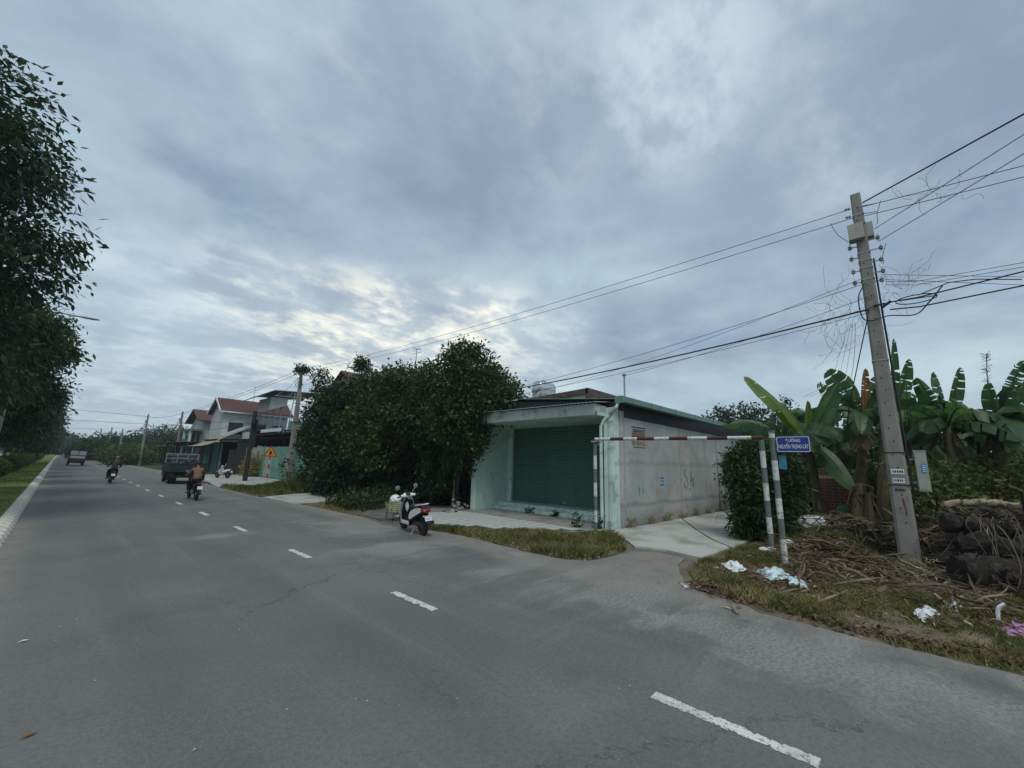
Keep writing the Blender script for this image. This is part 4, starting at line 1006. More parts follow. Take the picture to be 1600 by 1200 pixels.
# further poles
p2 = box_pole('utility_pole', 'grey concrete pole by the green fence, wound with blooming branches at its top', P2, 9.4, .36, .20)
m_ = MB(); m_.box(12.42, 12.52, 35.8, 36.05, 1.0, 1.5); m_.build('meter_box', M('meter_box_grey', (.36, .36, .32)), p2)
m_ = MB(); m_.box(12.42, 12.52, 35.75, 36.1, 1.75, 2.1); m_.build('meter_box', M('meter_box_grey', (.36, .36, .32)), p2)
m_ = MB(); m_.tube([(12.9, 35.7, 0), (12.8, 35.7, 6), (12.75, 35.8, 8.4)], .04, 6); m_.build('conduit', steel, p2)
fars = [((10.4, 70, 0), 7.6, 'concrete pole behind the dark parked truck'), ((8.55, 86, 0), 8.0, 'leaning concrete pole left of the dark truck'), ((7.35, 106, 0), 6.2, 'distant grey pole with small crossbar, right one'), ((6.5, 118, 0), 6.9, 'distant pole beside the yellow green bush'), ((5.9, 140, 0), 7.4, 'furthest distant pole above the tree line')]
for b, h_, lab in fars:
    t = box_pole('utility_pole', lab, b, h_, .34, .20, 'utility poles along the right side', lean=(-.1, 0))
    m_ = MB(); m_.bar((b[0] - .5, b[1], h_ * .80), (b[0] + .3, b[1], h_ * .80), .08, .08); m_.box(b[0] - .35, b[0] - .1, b[1] - .15, b[1] + .1, h_ * .82, h_ * .88); m_.build('crossarm', steel, t)
bp_ = box_pole('wooden_pole', 'short black pole heavy with cables before the grey gate', (10.2, 37.8, 0), 5.6, .30, .26, mat_=dark)
m_ = MB(); m_.tube([(10.2, 37.6, 4.3), (10.1, 37.5, 4.6), (10.2, 37.6, 5.4)], .14, 8); m_.tube([(10.4, 37.5, 3.1), (10.35, 37.5, 4.9)], .1, 8); m_.tube(smooth([Vector((10.35, 37.5, 4.3)), Vector((10.7, 37.5, 3.6)), Vector((11.3, 37.6, 3.2)), Vector((11.7, 37.7, 3.9))]), .02, 5); m_.build('cable_bundle', blk, bp_)
lines = [((12.5, 35.9, 9.3), (10.2, 70, 7.4), .3), ((12.5, 35.9, 9.0), (10.2, 70, 7.2), .3), ((12.45, 35.9, 6.4), (10.2, 37.8, 5.2), .05), ((10.2, 37.8, 5.3), (10.2, 70, 6.0), .4), ((10.2, 37.8, 4.7), (10.3, 70, 5.2), .4),
         ((10.2, 70, 6.0), (8.4, 86, 6.3), .3), ((10.2, 70, 7.3), (8.4, 86, 7.6), .3), ((8.4, 86, 7.6), (-25, 92, 9.5), .2), ((8.4, 86, 6.4), (-25, 95, 7.0), .2), ((8.4, 86, 6.3), (7.1, 106, 5.4), .2), ((7.1, 106, 5.4), (5.8, 140, 6.5), .3), ((5.8, 140, 7.2), (-20, 140, 7.2), .3),
         ((10.2, 70, 6.9), (13, 60, 6.0), .1), ((10.2, 37.8, 5.2), (14, 52, 5.2), .2), ((12.5, 35.9, 8.6), (14.5, 50, 7.6), .2)]
words = ['high', 'second high', 'short linking', 'upper sagging', 'lower sagging', 'short low', 'short high', 'upper road crossing', 'lower road crossing', 'small far', 'very far', 'furthest road crossing', 'house service', 'shed service', 'steel canopy service']
for (a, b_, s_), wd_ in zip(lines, words): wire(wd_ + ' wire among the distant poles at left', wire_pts(a, b_, s_, 14), .016 if a[1] < 60 else .022, group=None)

# ------------------------------------------------------------------ warning sign (far, before the green fence)
ws = root('warning_sign', 'yellow triangular warning sign with red border on a red and white post', 'road sign', (9.4, 30.2, 0))
m_ = MB(); banded(m_, (9.4, 30.2, 0), (9.4, 30.2, 2.1), .04, .04, [.28, .3, .3, .3, .3, .3, .3], n=8); m_.build('post', [M('post_red', (.30, .03, .02), .6), postw], ws, True)
ori = (Vector((0, 0, 0)) - Vector((9.4, 30.2, 0))).normalized(); sd2 = Vector((-ori.y, ori.x, 0)); T = Matrix((sd2, Vector((0, 0, 1)), ori)).transposed().to_4x4(); T.translation = Vector((9.4, 30.2, 2.22))
def tri(mb, s_, z, th=.004):
    p = [(-s_ / 2, -s_ * .289), (s_ / 2, -s_ * .289), (0, s_ * .577)]
    mb.add([T @ Vector((x, y, z)) for x, y in p] + [T @ Vector((x, y, z - th)) for x, y in p], [(0, 1, 2), (5, 4, 3), (0, 3, 4, 1), (1, 4, 5, 2), (2, 5, 3, 0)])
m_ = MB(); tri(m_, .86, .05); m_.build('border', M('sign_red', (.38, .035, .02), .5, bump=0), ws)
m_ = MB(); tri(m_, .62, .056); m_.build('face', M('sign_yellow', (.62, .30, .03), .5, bump=0), ws)
m_ = MB(); m_.add([T @ Vector((x, y, .062)) for x, y in ((-.05, -.12), (.05, -.12), (.08, .0), (.03, .14), (-.03, .14), (-.08, 0))], [tuple(range(6))]); m_.build('symbol', blk, ws)

# ------------------------------------------------------------------ FENCES AND HOUSES ALONG THE ROAD
gf = root('green_sheet_fence', 'mint green corrugated sheet fence behind the warning sign', 'fence', (13.3, 38, 0))
fg = M('green_sheet', (.20, .42, .33), .6, .05, var=.12, scale=1.1, dirt=(.16, .19, .15), dirtk=.6); fgp = M('pale_sheet', (.40, .48, .42), .7, var=.15, scale=1.1, dirt=(.2, .2, .17), dirtk=.5)
for i in range(17):
    y0 = 29.2 + i * 1.0; m_ = MB(); n = 10; h = 2.85 + random.uniform(-.05, .08)
    for j in range(n):
        ya0 = y0 + j * .099; x_ = 13.3 + (.025 if j % 2 else 0)
        m_.box(x_, x_ + .012, ya0, ya0 + .099, .05, h)
    m_.build('panel', fg if i < 13 or i == 15 else fgp, gf)
m_ = MB(); [m_.box(13.33, 13.37, 29.2, 46.2, z, z + .06) for z in (.5, 2.3)]; m_.build('rail', steel, gf)
gw = root('grey_gate', 'weathered grey board gate and wall left of the green fence', 'gate', (13.3, 50, 0))
gp_ = M('grey_boards', (.34, .34, .32), .85, var=.22, scale=1.2, dirt=(.16, .15, .14), dirtk=.6)
for i in range(12):
    y0 = 46.4 + i * .9; m_ = MB(); m_.box(13.28, 13.36, y0, y0 + .86, .05, 2.75 + random.uniform(-.2, .1)); m_.build('board', gp_, gw)
m_ = MB(); [m_.box(13.37, 13.43, 46.4, 57.1, z, z + .1) for z in (.4, 1.5, 2.4)]; m_.build('rail', steel, gw)
m_ = MB(); [m_.box(13.2, 13.5, y, y + .25, 0, 3.0) for y in (46.2, 51, 57.1)]; m_.build('post', concrete, gw)
def house(name, label, x0, x1, y0, y1, h, wm, cat='house', wins=(), doors=()):
    t = root(name, label, cat, ((x0 + x1) / 2, (y0 + y1) / 2, 0)); bx('wall', wm, t, x0, x1, y0, y1, 0, h)
    return t
def window(par, face, a, b_, z0, z1, pos, frame=None, pane=None):    # face 'x': wall at x=pos looking to -X ; 'y': wall at y=pos looking to -Y
    m_ = MB()
    fr = frame or white
    def bb(a0, a1, c0, c1, d0, d1):
        if face == 'x': m_.box(pos - d1, pos - d0, a0, a1, c0, c1)
        else: m_.box(a0, a1, pos - d1, pos - d0, c0, c1)
    t_ = .07
    bb(a, a + t_, z0, z1, 0, .06); bb(b_ - t_, b_, z0, z1, 0, .06); bb(a, b_, z0, z0 + t_, .0, .07); bb(a, b_, z1 - t_, z1, 0, .07); bb((a + b_) / 2 - .03, (a + b_) / 2 + .03, z0, z1, 0, .05)
    f_ = m_.build('window', fr, par); m_ = MB(); bb(a, b_, z0, z1, .005, .02); m_.build('pane', pane or glassd, f_); return f_
# dark open shed behind the green fence
sh = root('dark_shed', 'long dark open shed roof behind the green and grey fences', 'shed', (17, 42, 0))
m_ = MB(); corrug(m_, 13.1, 24, 30.5, 49, lambda x, y: 4.15 + (y - 33) * .03 + (x - 13) * .06, 'y', 60, .02); m_.build('roof_sheet', M('dark_rust_tin', (.06, .058, .055), .6, .2, var=.3, dirt=(.12, .09, .07)), sh)
m_ = MB(); [m_.tube([(13.6, y, 0), (13.6, y, 4.15 + (y - 33) * .03)], .06, 6) for y in (31, 36, 40.5, 45, 48.8)]; m_.build('post', dark, sh)
m_ = MB(); m_.box(22, 22.2, 30.5, 49, 0, 4.4); m_.box(13.6, 22, 48.9, 49.0, 0, 4.6); m_.build('back_wall', darkpanel, sh)
m_ = MB(); m_.box(13.05, 13.12, 30.5, 49, 4.02, 4.12); m_.bar((13.5, 33, 3.6), (13.5, 48, 3.8), .08, .1); m_.build('beam', dark, sh)
bx('white_hoarding', white, sh, 13.0, 13.06, 40.0, 45.5, 4.25, 4.55)
# small lean-to with a teal wall panel, between gate and shacks
# red roofed house
rh = root('red_roof_house', 'white two storey house with long red tiled roof and balcony', 'house', (16, 62, 0))
redr = M('red_roof_tile', (.11, .056, .05), .75, var=.18, scale=.8, fscale=8, fvar=.2, dirt=(.15, .07, .06), dirtk=.5)
bx('wall', whitewall, rh, 12.45, 19.6, 58.2, 64, 0, 7.3)
m_ = MB(); yr, ye, ye2 = 60.8, 57.7, 64.2
zr, ze = 9.0, 7.15
def gable(mb, x0, x1, yr, y0, y1, zr, z0, th=.12):
    for (ya_, za) in ((y0, z0), (y1, z0)):
        mb.add([(x0, yr, zr), (x1, yr, zr), (x1, ya_, za), (x0, ya_, za), (x0, yr, zr - th), (x1, yr, zr - th), (x1, ya_, za - th), (x0, ya_, za - th)],
               [(0, 1, 2, 3), (7, 6, 5, 4), (0, 4, 5, 1), (1, 5, 6, 2), (2, 6, 7, 3), (3, 7, 4, 0)])
gable(m_, 11.95, 20.2, yr, ye, ye2, zr, ze); rf = m_.build('roof', redr, rh)
m_ = MB()
for i in range(46): 
    x = 12.0 + i * .178; m_.bar((x, yr, zr + .02), (x, ye, ze + .02), .05, .035)
o = m_.build('tile_ribs', redr, rf); o['kind'] = 'stuff'
m_ = MB(); m_.prismx([(58.2, 7.2), (64, 7.2), (60.9, 8.85)], 12.46, 12.6); m_.build('gable_wall', whitewall, rh)
m_ = MB(); m_.bar((11.93, yr, zr + .0), (11.93, ye, ze - .02), .08, .25); m_.bar((11.93, yr, zr), (11.93, ye2, ze - .02), .08, .25); m_.bar((11.95, ye - .02, ze - .06), (20.2, ye - .02, ze - .06), .06, .16); m_.build('barge_board', white, rh)
wg = root('red_roof_wing', 'lower white wing with small brownish red roof and balcony posts', 'house', (12, 69, 0))
bx('wall', whitewall, wg, 12.0, 15, 65.5, 72.5, 0, 6.2)
m_ = MB(); gable(m_, 11.2, 15.2, 69, 64.9, 73.1, 8.0, 6.3); m_.build('roof', M('brown_red_tile', (.10, .05, .045), .8, var=.2, fscale=8, fvar=.2), wg)
m_ = MB(); m_.prismx([(65.5, 6.2), (72.5, 6.2), (69, 7.85)], 12.0, 12.2); m_.build('gable_wall', whitewall, wg)
m_ = MB(); m_.box(10.6, 12.0, 64.8, 72.6, 4.9, 5.15); m_.build('balcony_canopy', tin, wg)
m_ = MB(); m_.box(10.5, 12.0, 64.8, 72.6, 2.8, 3.0); m_.build('balcony_floor', concrete, wg)
for y in (65.0, 68.6, 72.4): bx('column', mintlt, wg, 10.6, 10.85, y, y + .25, 0, 4.9)
m_ = MB(); m_.box(10.55, 10.62, 65, 72.5, 3.8, 3.88)
for i in range(26): m_.box(10.56, 10.6, 65.1 + i * .29, 65.15 + i * .29, 3.0, 3.8)
m_.build('railing', tinG, wg)
window(wg, 'x', 66.4, 68, 3.1, 4.7, 12.0, frame=brown); window(wg, 'x', 69.6, 71.2, 3.1, 4.7, 12.0, frame=brown)
for (a, b_) in ((13.1, 14.6), (15.6, 17.1), (17.9, 19.1)): window(rh, 'y', a, b_, 4.5, 5.9, 58.2, frame=brown)
m_ = MB(); m_.add([(12.4, 58.1, 3.9), (15.5, 58.1, 5.6), (15.5, 58.1, 5.9), (12.4, 58.1, 4.3), (12.4, 56.8, 3.9), (15.5, 56.8, 5.6), (15.5, 56.8, 5.9), (12.4, 56.8, 4.3)], [(0, 1, 2, 3), (7, 6, 5, 4), (0, 4, 5, 1), (3, 2, 6, 7), (0, 3, 7, 4), (1, 5, 6, 2)]); m_.build('stair_side', whitewall, rh)
m_ = MB(); m_.tube([(16, 60.8, 9.0), (16, 60.8, 11.0)], .03, 4); [m_.bar((15.5, 60.8, z), (16.5, 60.8, z), .03, .03) for z in (10.2, 10.6, 10.95)]; m_.build('antenna', steel, rh)
# raised steel canopy over a white stair block
sc_ = root('steel_canopy_house', 'white stair block under a large tilted grey steel roof canopy', 'house', (17, 51, 0))
m_ = MB(); m_.add([(13.6, 50, 8.45), (15.1, 50, 9.35), (15.1, 57, 9.25), (13.6, 57, 8.35), (13.6, 50, 8.38), (15.1, 50, 9.27), (15.1, 57, 9.17), (13.6, 57, 8.27)], [(0, 1, 2, 3), (7, 6, 5, 4), (0, 4, 5, 1), (1, 5, 6, 2), (2, 6, 7, 3), (3, 7, 4, 0)])
m_.add([(15.1, 50, 9.35), (20.5, 50, 9.72), (20.5, 57, 9.6), (15.1, 57, 9.25), (15.1, 50, 9.27), (20.5, 50, 9.64), (20.5, 57, 9.52), (15.1, 57, 9.17)], [(0, 1, 2, 3), (7, 6, 5, 4), (0, 4, 5, 1), (1, 5, 6, 2), (2, 6, 7, 3), (3, 7, 4, 0)])
m_.build('canopy_roof', M('dark_steel_sheet', (.10, .12, .12), .6, .1, var=.2), sc_)
m_ = MB()
for y in (50.1, 53): m_.bar((15.2, y, 8.75), (20.4, y, 8.95), .07, .07); [m_.bar((15.3 + i * .6, y, 8.75 + i * .024), (15.3 + (i + 1) * .6, y, 9.25 + i * .03) if i % 2 == 0 else (15.3 + (i + 1) * .6, y, 8.8 + i * .024), .04, .04) for i in range(8)]
m_.tube([(16.9, 50.1, 4), (17.3, 50.1, 9.3)], .05, 6); m_.tube([(19.6, 50.1, 3), (19.6, 50.1, 9.5)], .12, 8); m_.build('truss', steel, sc_)
m_ = MB(); m_.add([(15.1, 51, 7.15), (16.9, 51, 7.85), (16.9, 51, 8.75), (15.1, 51, 8.6), (15.1, 55, 7.15), (16.9, 55, 7.85), (16.9, 55, 8.75), (15.1, 55, 8.6)], [(0, 1, 2, 3), (7, 6, 5, 4), (0, 4, 5, 1), (3, 2, 6, 7), (0, 3, 7, 4), (1, 5, 6, 2)]); m_.build('stair_block', whitewall, sc_)
m_ = MB(); m_.tube([(16.7, 52, 4), (16.7, 52, 7.9)], .09, 6); m_.tube([(16.7, 54.5, 4), (16.7, 54.5, 7.9)], .09, 6); m_.build('frame_leg', steel, sc_); bx('lower_wall', whitewall, sc_, 14.4, 21, 51.5, 57, 0, 4.7)
bx('green_side_panel', tinG, sc_, 17.2, 22.5, 50.6, 50.7, 4.6, 6.1)
m_ = MB(); m_.bar((14.6, 50.8, 6.0), (17.5, 50.8, 6.0), .05, .05); m_.bar((14.6, 50.8, 6.5), (17.5, 50.8, 6.5), .05, .05); [m_.bar((14.6 + i * .58, 50.8, 5.4), (14.6 + i * .58, 50.8, 6.5), .04, .04) for i in range(6)]; m_.build('railing', steel, sc_)
# roadside shacks with awnings
def shack(label, y0, y1, xf, h, roofm, wm, tilt=.06, cat='shack', depth=7):
    t = root('roadside_shack', label, cat, (xf + depth / 2, (y0 + y1) / 2, 0))
    bx('back_wall', wm, t, xf + depth - .15, xf + depth, y0, y1, 0, h); bx('side_wall', wm, t, xf + 1.5, xf + depth, y0, y0 + .12, 0, h - .1); bx('side_wall', wm, t, xf + 1.5, xf + depth, y1 - .12, y1, 0, h - .1)
    m_ = MB(); corrug(m_, xf - .6, xf + depth, y0 - .2, y1 + .2, lambda x, y: h + (x - xf) * tilt, 'y', 44, .02); m_.build('roof_sheet', roofm, t)
    for y in np.linspace(y0 + .1, y1 - .1, 3): m_ = MB(); m_.tube([(xf, y, 0), (xf, y, h)], .05, 6); m_.build('post', dark, t)
    m_ = MB(); m_.bar((xf - .05, y0, h - .12), (xf - .05, y1, h - .12), .06, .12); m_.build('beam', dark, t)
    return t
rust = M('rusty_tin', (.13, .10, .085), .75, .2, var=.35, scale=1.5, dirt=(.09, .05, .035), dirtk=.6)
s1 = shack('dark roadside shack with rusty roof directly left of the grey gate', 50.2, 57, 10.9, 3.6, rust, darkpanel)
s2 = shack('long low shack with flat rusty roof and blue tarp inside', 57.5, 72, 9.6, 3.35, rust, tinG, .03)
m_ = MB(); m_.box(10.6, 10.65, 60, 64.5, 2.0, 3.0); m_.build('blue_tarp', M('blue_tarp', (.03, .12, .30), .5, var=.2, bump=0), s2)
s3 = shack('furthest low shack with green front left of the rusty roofs', 73, 82, 10.2, 3.0, tinG, tinG, .02)
bx('teal_wall', M('teal_paint', (.07, .20, .19), .7, var=.15), s1, 11.0, 11.1, 50.2, 53.2, 0.2, 3.2)
aw = root('cloth_awning', 'tan cloth awning sloping out from the rusty shacks', 'awning', (9.6, 52.5, 0))
m_ = MB(); n = 10
for i in range(n):
    a0 = i / n; a1 = (i + 1) / n; f_ = lambda a: (10.9 - 2.4 * a, 3.75 - 1.0 * a - .25 * math.sin(a * 3.14))
    (xa, za), (xb, zb) = f_(a0), f_(a1); m_.add([(xa, 49.2, za), (xb, 49.4, zb), (xb, 55.2, zb), (xa, 55.5, za), (xa, 49.2, za - .02), (xb, 49.4, zb - .02), (xb, 55.2, zb - .02), (xa, 55.5, za - .02)], [(0, 1, 2, 3), (7, 6, 5, 4), (0, 4, 5, 1), (2, 6, 7, 3)])
m_.build('cloth', M('tan_tarp', (.30, .27, .18), .8, var=.2, dirt=(.15, .13, .1)), aw)
m_ = MB(); m_.tube([(8.6, 49.6, 0), (8.55, 49.5, 2.7)], .035, 6); m_.tube([(8.6, 55, 0), (8.55, 55, 2.7)], .035, 6); m_.build('pole', steel, aw)
# dark gabled house behind the trees
dh = root('gabled_house', 'grey gabled house with brown roof peeking above the dark trees', 'house', (19, 30, 0))
bx('wall', whitewall, dh, 14.6, 22, 28, 36, 0, 6.6)
m_ = MB(); gable(m_, 14.2, 22.4, 31.8, 27.6, 36, 9.0, 6.5); m_.build('roof', M('dark_roof_tile', (.085, .055, .05), .8, var=.25, fscale=8, fvar=.2), dh)
m_ = MB(); m_.prismx([(28, 6.6), (36, 6.6), (31.8, 8.85)], 14.61, 14.8); m_.build('gable_wall', whitewall, dh)
m_ = MB(); m_.tube([(16, 24.2, 4), (16, 24, 9.9)], .03, 5); [m_.bar((16, 23.5, z), (16, 24.5, z + .02), .03, .03) for z in (9.85, 9.55)]; m_.bar((15.6, 24, 9.9), (16.4, 24, 9.9), .03, .03)
tag(m_.build('tv_antenna', steel), 'thin television antenna mast poking above the trees', 'antenna')
# dark back shed right behind the trees beside the shop
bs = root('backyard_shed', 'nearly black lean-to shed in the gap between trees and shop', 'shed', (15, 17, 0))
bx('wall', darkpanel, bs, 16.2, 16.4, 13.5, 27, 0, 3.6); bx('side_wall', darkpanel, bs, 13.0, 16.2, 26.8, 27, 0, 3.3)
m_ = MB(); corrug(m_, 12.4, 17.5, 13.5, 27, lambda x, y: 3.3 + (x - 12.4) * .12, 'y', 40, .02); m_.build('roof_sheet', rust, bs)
[(lambda mm: (mm.tube([(12.9, y, 0), (12.9, y, 3.3)], .06, 6), mm.build('post', dark, bs)))(MB()) for y in (14.2, 18, 22, 26)]
m_ = MB(); m_.tube([(12.2, 16.6, 0), (12.2, 16.6, 2.9)], .13, 8); tag(m_.build('gate_post', concrete), 'pale concrete gate post standing under the dark trees', 'post')
m_ = MB(); m_.tube([(12.0, 14.3, 0), (12.0, 14.3, 3.0)], .05, 8); tag(m_.build('thin_post', stickM), 'thin brown post under the trees nearest the shop', 'post')
m_ = MB(); m_.tube([(12.9, 27.3, 0), (12.9, 27.4, 3.1)], .10, 8); tag(m_.build('white_post', postw), 'white painted post at the end of the green fence', 'post')

# ------------------------------------------------------------------ VEHICLES
def wheel(par, c, r_, wd, name='wheel', rim=steel, spokes=0, ax=(1, 0, 0)):
    m_ = MB(); h = wd / 2; m_.lathe(c, ax, [(-h * .7, r_ * .68), (-h, r_ * .80), (-h * .8, r_ * .95), (-h * .3, r_), (h * .3, r_), (h * .8, r_ * .95), (h, r_ * .80), (h * .7, r_ * .68)], 20)
    t_ = m_.build(name, rubber, par, True)
    m_ = MB(); m_.lathe(c, ax, [(-h * .5, r_ * .70), (-h * .55, r_ * .60), (-h * .2, r_ * .52), (h * .2, r_ * .52), (h * .55, r_ * .60), (h * .5, r_ * .70)] if spokes else [(-h * .8, r_ * .70), (-h * .6, r_ * .3), (-h * .9, .04), (h * .9, .04), (h * .6, r_ * .3), (h * .8, r_ * .70)], 20)
    if spokes:
        c_ = Vector(c)
        for k in range(spokes):
            a = 2 * math.pi * k / spokes; m_.bar(c_, c_ + Vector((0, math.cos(a), math.sin(a))) * r_ * .62, .02, .028)
        m_.lathe(c, ax, [(-.05, .03), (-.04, .05), (.04, .05), (.05, .03)], 12)
    m_.build('rim', rim, t_, True)
    return t_
# scooter -----------------------------------------------------------
def make_scooter(label, loc, rz, bodyc, darkc, seatc, lean=0.):
    t = root('scooter', label, 'scooter', loc, rz, local=True); t.rotation_euler = (0, R(lean), rz)
    wheel(t, (0, -.62, .245), .245, .11, 'rear_wheel', steel, 5); wheel(t, (0, .64, .25), .25, .09, 'front_wheel', steel, 5)
    m_ = MB(); m_.lofty([(-.86, .735, .03, .02), (-.80, .70, .10, .08), (-.60, .64, .155, .125), (-.35, .56, .165, .14), (-.14, .47, .15, .15), (-.04, .42, .12, .12)], 14); m_.build('rear_body', darkc, t, True)
    for s in (-1, 1):
        m_ = MB(); x = s * .152
        P_ = [(-.80, .74), (-.62, .74), (-.36, .69), (-.20, .60), (-.10, .47), (-.14, .40), (-.34, .47), (-.56, .56), (-.78, .66)]
        n = len(P_); xo = lambda y: s * (.185 - .10 * max(0, (-y - .55) / .3)); m_.add([(xo(y) * .8, y, z) for y, z in P_] + [(xo(y) * 1.0, y * .97 - .012, .02 + z * .965) for y, z in P_], [tuple(range(n))[::-1], tuple(range(n, 2 * n))] + [(i, (i + 1) % n, n + (i + 1) % n, n + i) for i in range(n)])
        m_.build('side_panel', bodyc, t, True)
    m_ = MB(); m_.lofty([(-.74, .795, .085, .035), (-.55, .80, .13, .045), (-.30, .775, .135, .045), (-.08, .73, .115, .05), (.0, .70, .06, .03)], 12); m_.build('seat', seatc, t, True)
    m_ = MB(); m_.tube(smooth([Vector((-.12, -.45, .80)), Vector((-.11, -.70, .84)), Vector((-.07, -.87, .86)), Vector((.07, -.87, .86)), Vector((.11, -.70, .84)), Vector((.12, -.45, .80))], 4), .014, 6); m_.build('grab_rail', bodyc, t, True)
    m_ = MB(); m_.box(-.15, .15, -.06, .36, .30, .345); m_.box(-.12, .12, -.02, .34, .20, .30); m_.build('floorboard', darkc, t)
    m_ = MB(); m_.box(-.185, -.15, -.05, .42, .25, .335); m_.box(.15, .185, -.05, .42, .25, .335); m_.build('floor_side_trim', bodyc, t)
    # leg shield: curved shell, white outside, dark inside
    def shell(mb, off, w0, w1, zz0=.30, zz1=.93, n=8, q=6):
        vs = []
        for i in range(n + 1):
            k = i / n; z = zz0 + (zz1 - zz0) * k; w_ = w0 + (w1 - w0) * k + .05 * math.sin(k * 3.14); yb = .42 - .10 * k + .0
            for j in range(q + 1):
                a = j / q * 2 - 1; vs.append((a * w_, yb + off - .10 * a * a + .02, z))
        fs = [(i * (q + 1) + j, i * (q + 1) + j + 1, (i + 1) * (q + 1) + j + 1, (i + 1) * (q + 1) + j) for i in range(n) for j in range(q)]; mb.add(vs, fs)
    m_ = MB(); shell(m_, .06, .20, .13); shell(m_, .035, .20, .13); m_.build('front_shield', bodyc, t, True)
    m_ = MB(); shell(m_, .0, .165, .11, .32, .88); shell(m_, .02, .165, .11, .32, .88); m_.build('inner_shield', darkc, t, True)
    m_ = MB(); m_.add([(-.075, .345, .86), (.075, .345, .86), (.045, .36, .62), (0, .375, .52), (-.045, .36, .62)], [(0, 1, 2, 3, 4)]); m_.lathe((0, .335, .66), (0, -1, .1), [(0, .022), (.02, .018)], 10); m_.build('key_panel', bodyc, t)
    m_ = MB(); m_.lofty([(.50, .50, .03, .03), (.56, .52, .055, .05), (.66, .53, .06, .035), (.84, .43, .045, .03), (.92, .33, .03, .02)], 10); m_.build('front_mudguard', bodyc, t, True)
    m_ = MB(); [m_.tube([(s * .065, .46, .62), (s * .065, .64, .25)], .02, 8) for s in (-1, 1)]; m_.tube([(0, .42, .62), (0, .34, .98)], .03, 8); m_.build('fork', blk, t, True)
    # handlebar cowl
    m_ = MB(); m_.lofty([(.24, 1.00, .08, .04), (.30, 1.01, .13, .07), (.38, 1.00, .12, .08), (.44, .97, .07, .06)], 12); 
    m_.loft([[Vector((s_, .30 - abs(s_) * .12, 1.0)) + Vector((0, math.cos(a) * r_, math.sin(a) * r_)) for a in [k * .785 for k in range(8)]] for s_, r_ in ((-.22, .035), (-.12, .05), (.12, .05), (.22, .035))])
    m_.build('handlebar_cowl', bodyc, t, True)
    m_ = MB(); m_.lathe((0, .268, 1.045), (0, -.6, .8), [(0, .075), (.012, .07), (.014, .0)], 14); m_.build('dashboard', blk, t, True)
    m_ = MB(); m_.lofty([(.43, .965, .075, .05), (.475, .95, .05, .03)], 10); m_.build('headlight', glassd, t, True)
    for s in (-1, 1):
        m_ = MB(); m_.tube([(s * .20, .275, 1.0), (s * .335, .235, .99)], .02, 8); m_.build('hand_grip', blk, t, True)
        m_ = MB(); m_.tube([(s * .22, .33, .99), (s * .34, .28, .985)], .007, 5); m_.build('brake_lever', chrome, t)
        m_ = MB(); m_.tube(smooth([Vector((s * .15, .31, 1.03)), Vector((s * .18, .32, 1.12)), Vector((s * .26, .31, 1.20))], 4), .008, 6); st = m_.build('mirror_stalk', blk if s < 0 else chrome, t)
        m_ = MB(); m_.lathe((s * .28, .335, 1.245), (0, -1, -.1), [(-.03, .02), (-.02, .05), (0, .062), (.008, .06)], 14); mr = m_.build('mirror', bodyc, st, True)
        m_ = MB(); m_.lathe((s * .28, .325, 1.245), (0, -1, -.1), [(.0, .054), (.002, .0)], 14); m_.build('mirror_glass', chrome, mr)
    m_ = MB(); m_.lofty([(-.93, .665, .07, .035), (-.89, .685, .12, .055), (-.80, .69, .13, .07), (-.74, .69, .12, .07)], 12); m_.build('tail_light', redl, t, True)
    m_ = MB(); m_.bar((0, -.82, .62), (0, -1.0, .36), .13, .015); m_.build('rear_mudguard', blk, t)
    T_ = Matrix.Translation((0, -.955, .50)) @ Matrix.Rotation(R(75), 4, 'X')
    m_ = MB(); plate(m_, .19, .14, .012, -.002, .002, T_); pl = m_.build('number_plate', signW, t)
    m_ = MB(); rg = random.Random(5)
    for zz in (.03, -.035):
        x = -.07
        while x < .06:
            w_ = .014; m_.add([T_ @ Vector((x + a, zz + b_, .0035)) for a, b_ in ((0, 0), (w_, 0), (w_, .03), (0, .03))], [(0, 1, 2, 3)]); x += .026 + rg.random() * .008
    m_.build('plate_print', blk, pl)
    m_ = MB(); m_.lofty([(-.72, .27, .05, .05), (-.50, .30, .10, .09), (-.25, .30, .09, .09), (-.08, .28, .06, .06)], 10); m_.build('engine', M('engine_grey', (.08, .08, .08), .5, .5, bump=0), t, True)
    m_ = MB(); m_.tube([(.13, -.30, .26), (.15, -.55, .28), (.16, -.9, .36)], [.035, .05, .045], 10); m_.lathe((.16, -.9, .36), (0, -1, .3), [(0, .045), (.01, .02), (.03, .02)], 10); m_.build('exhaust', blk, t, True)
    m_ = MB(); m_.tube([(-.06, -.25, .22), (-.22, -.30, .0)], .013, 6); m_.box(-.26, -.19, -.33, -.27, -.005, .01); m_.build('side_stand', steel, t)
    return t
wht = M('white_scooter_plastic', (.70, .70, .68), .3, var=.05, bump=0, spec=.5, dirt=(.4, .38, .34), dirtk=.2)
gsr = G(661, 837); gsf = G(632, 827)
sca = math.atan2(-(gsf.x - gsr.x), gsf.y - gsr.y)
make_scooter('white and black scooter parked on its stand at the road edge', (gsr.x + .12, gsr.y + .63, 0.0), sca + .0, wht, blk, M('seat_vinyl', (.06, .055, .05), .6, var=.1, bump=0), lean=-7)
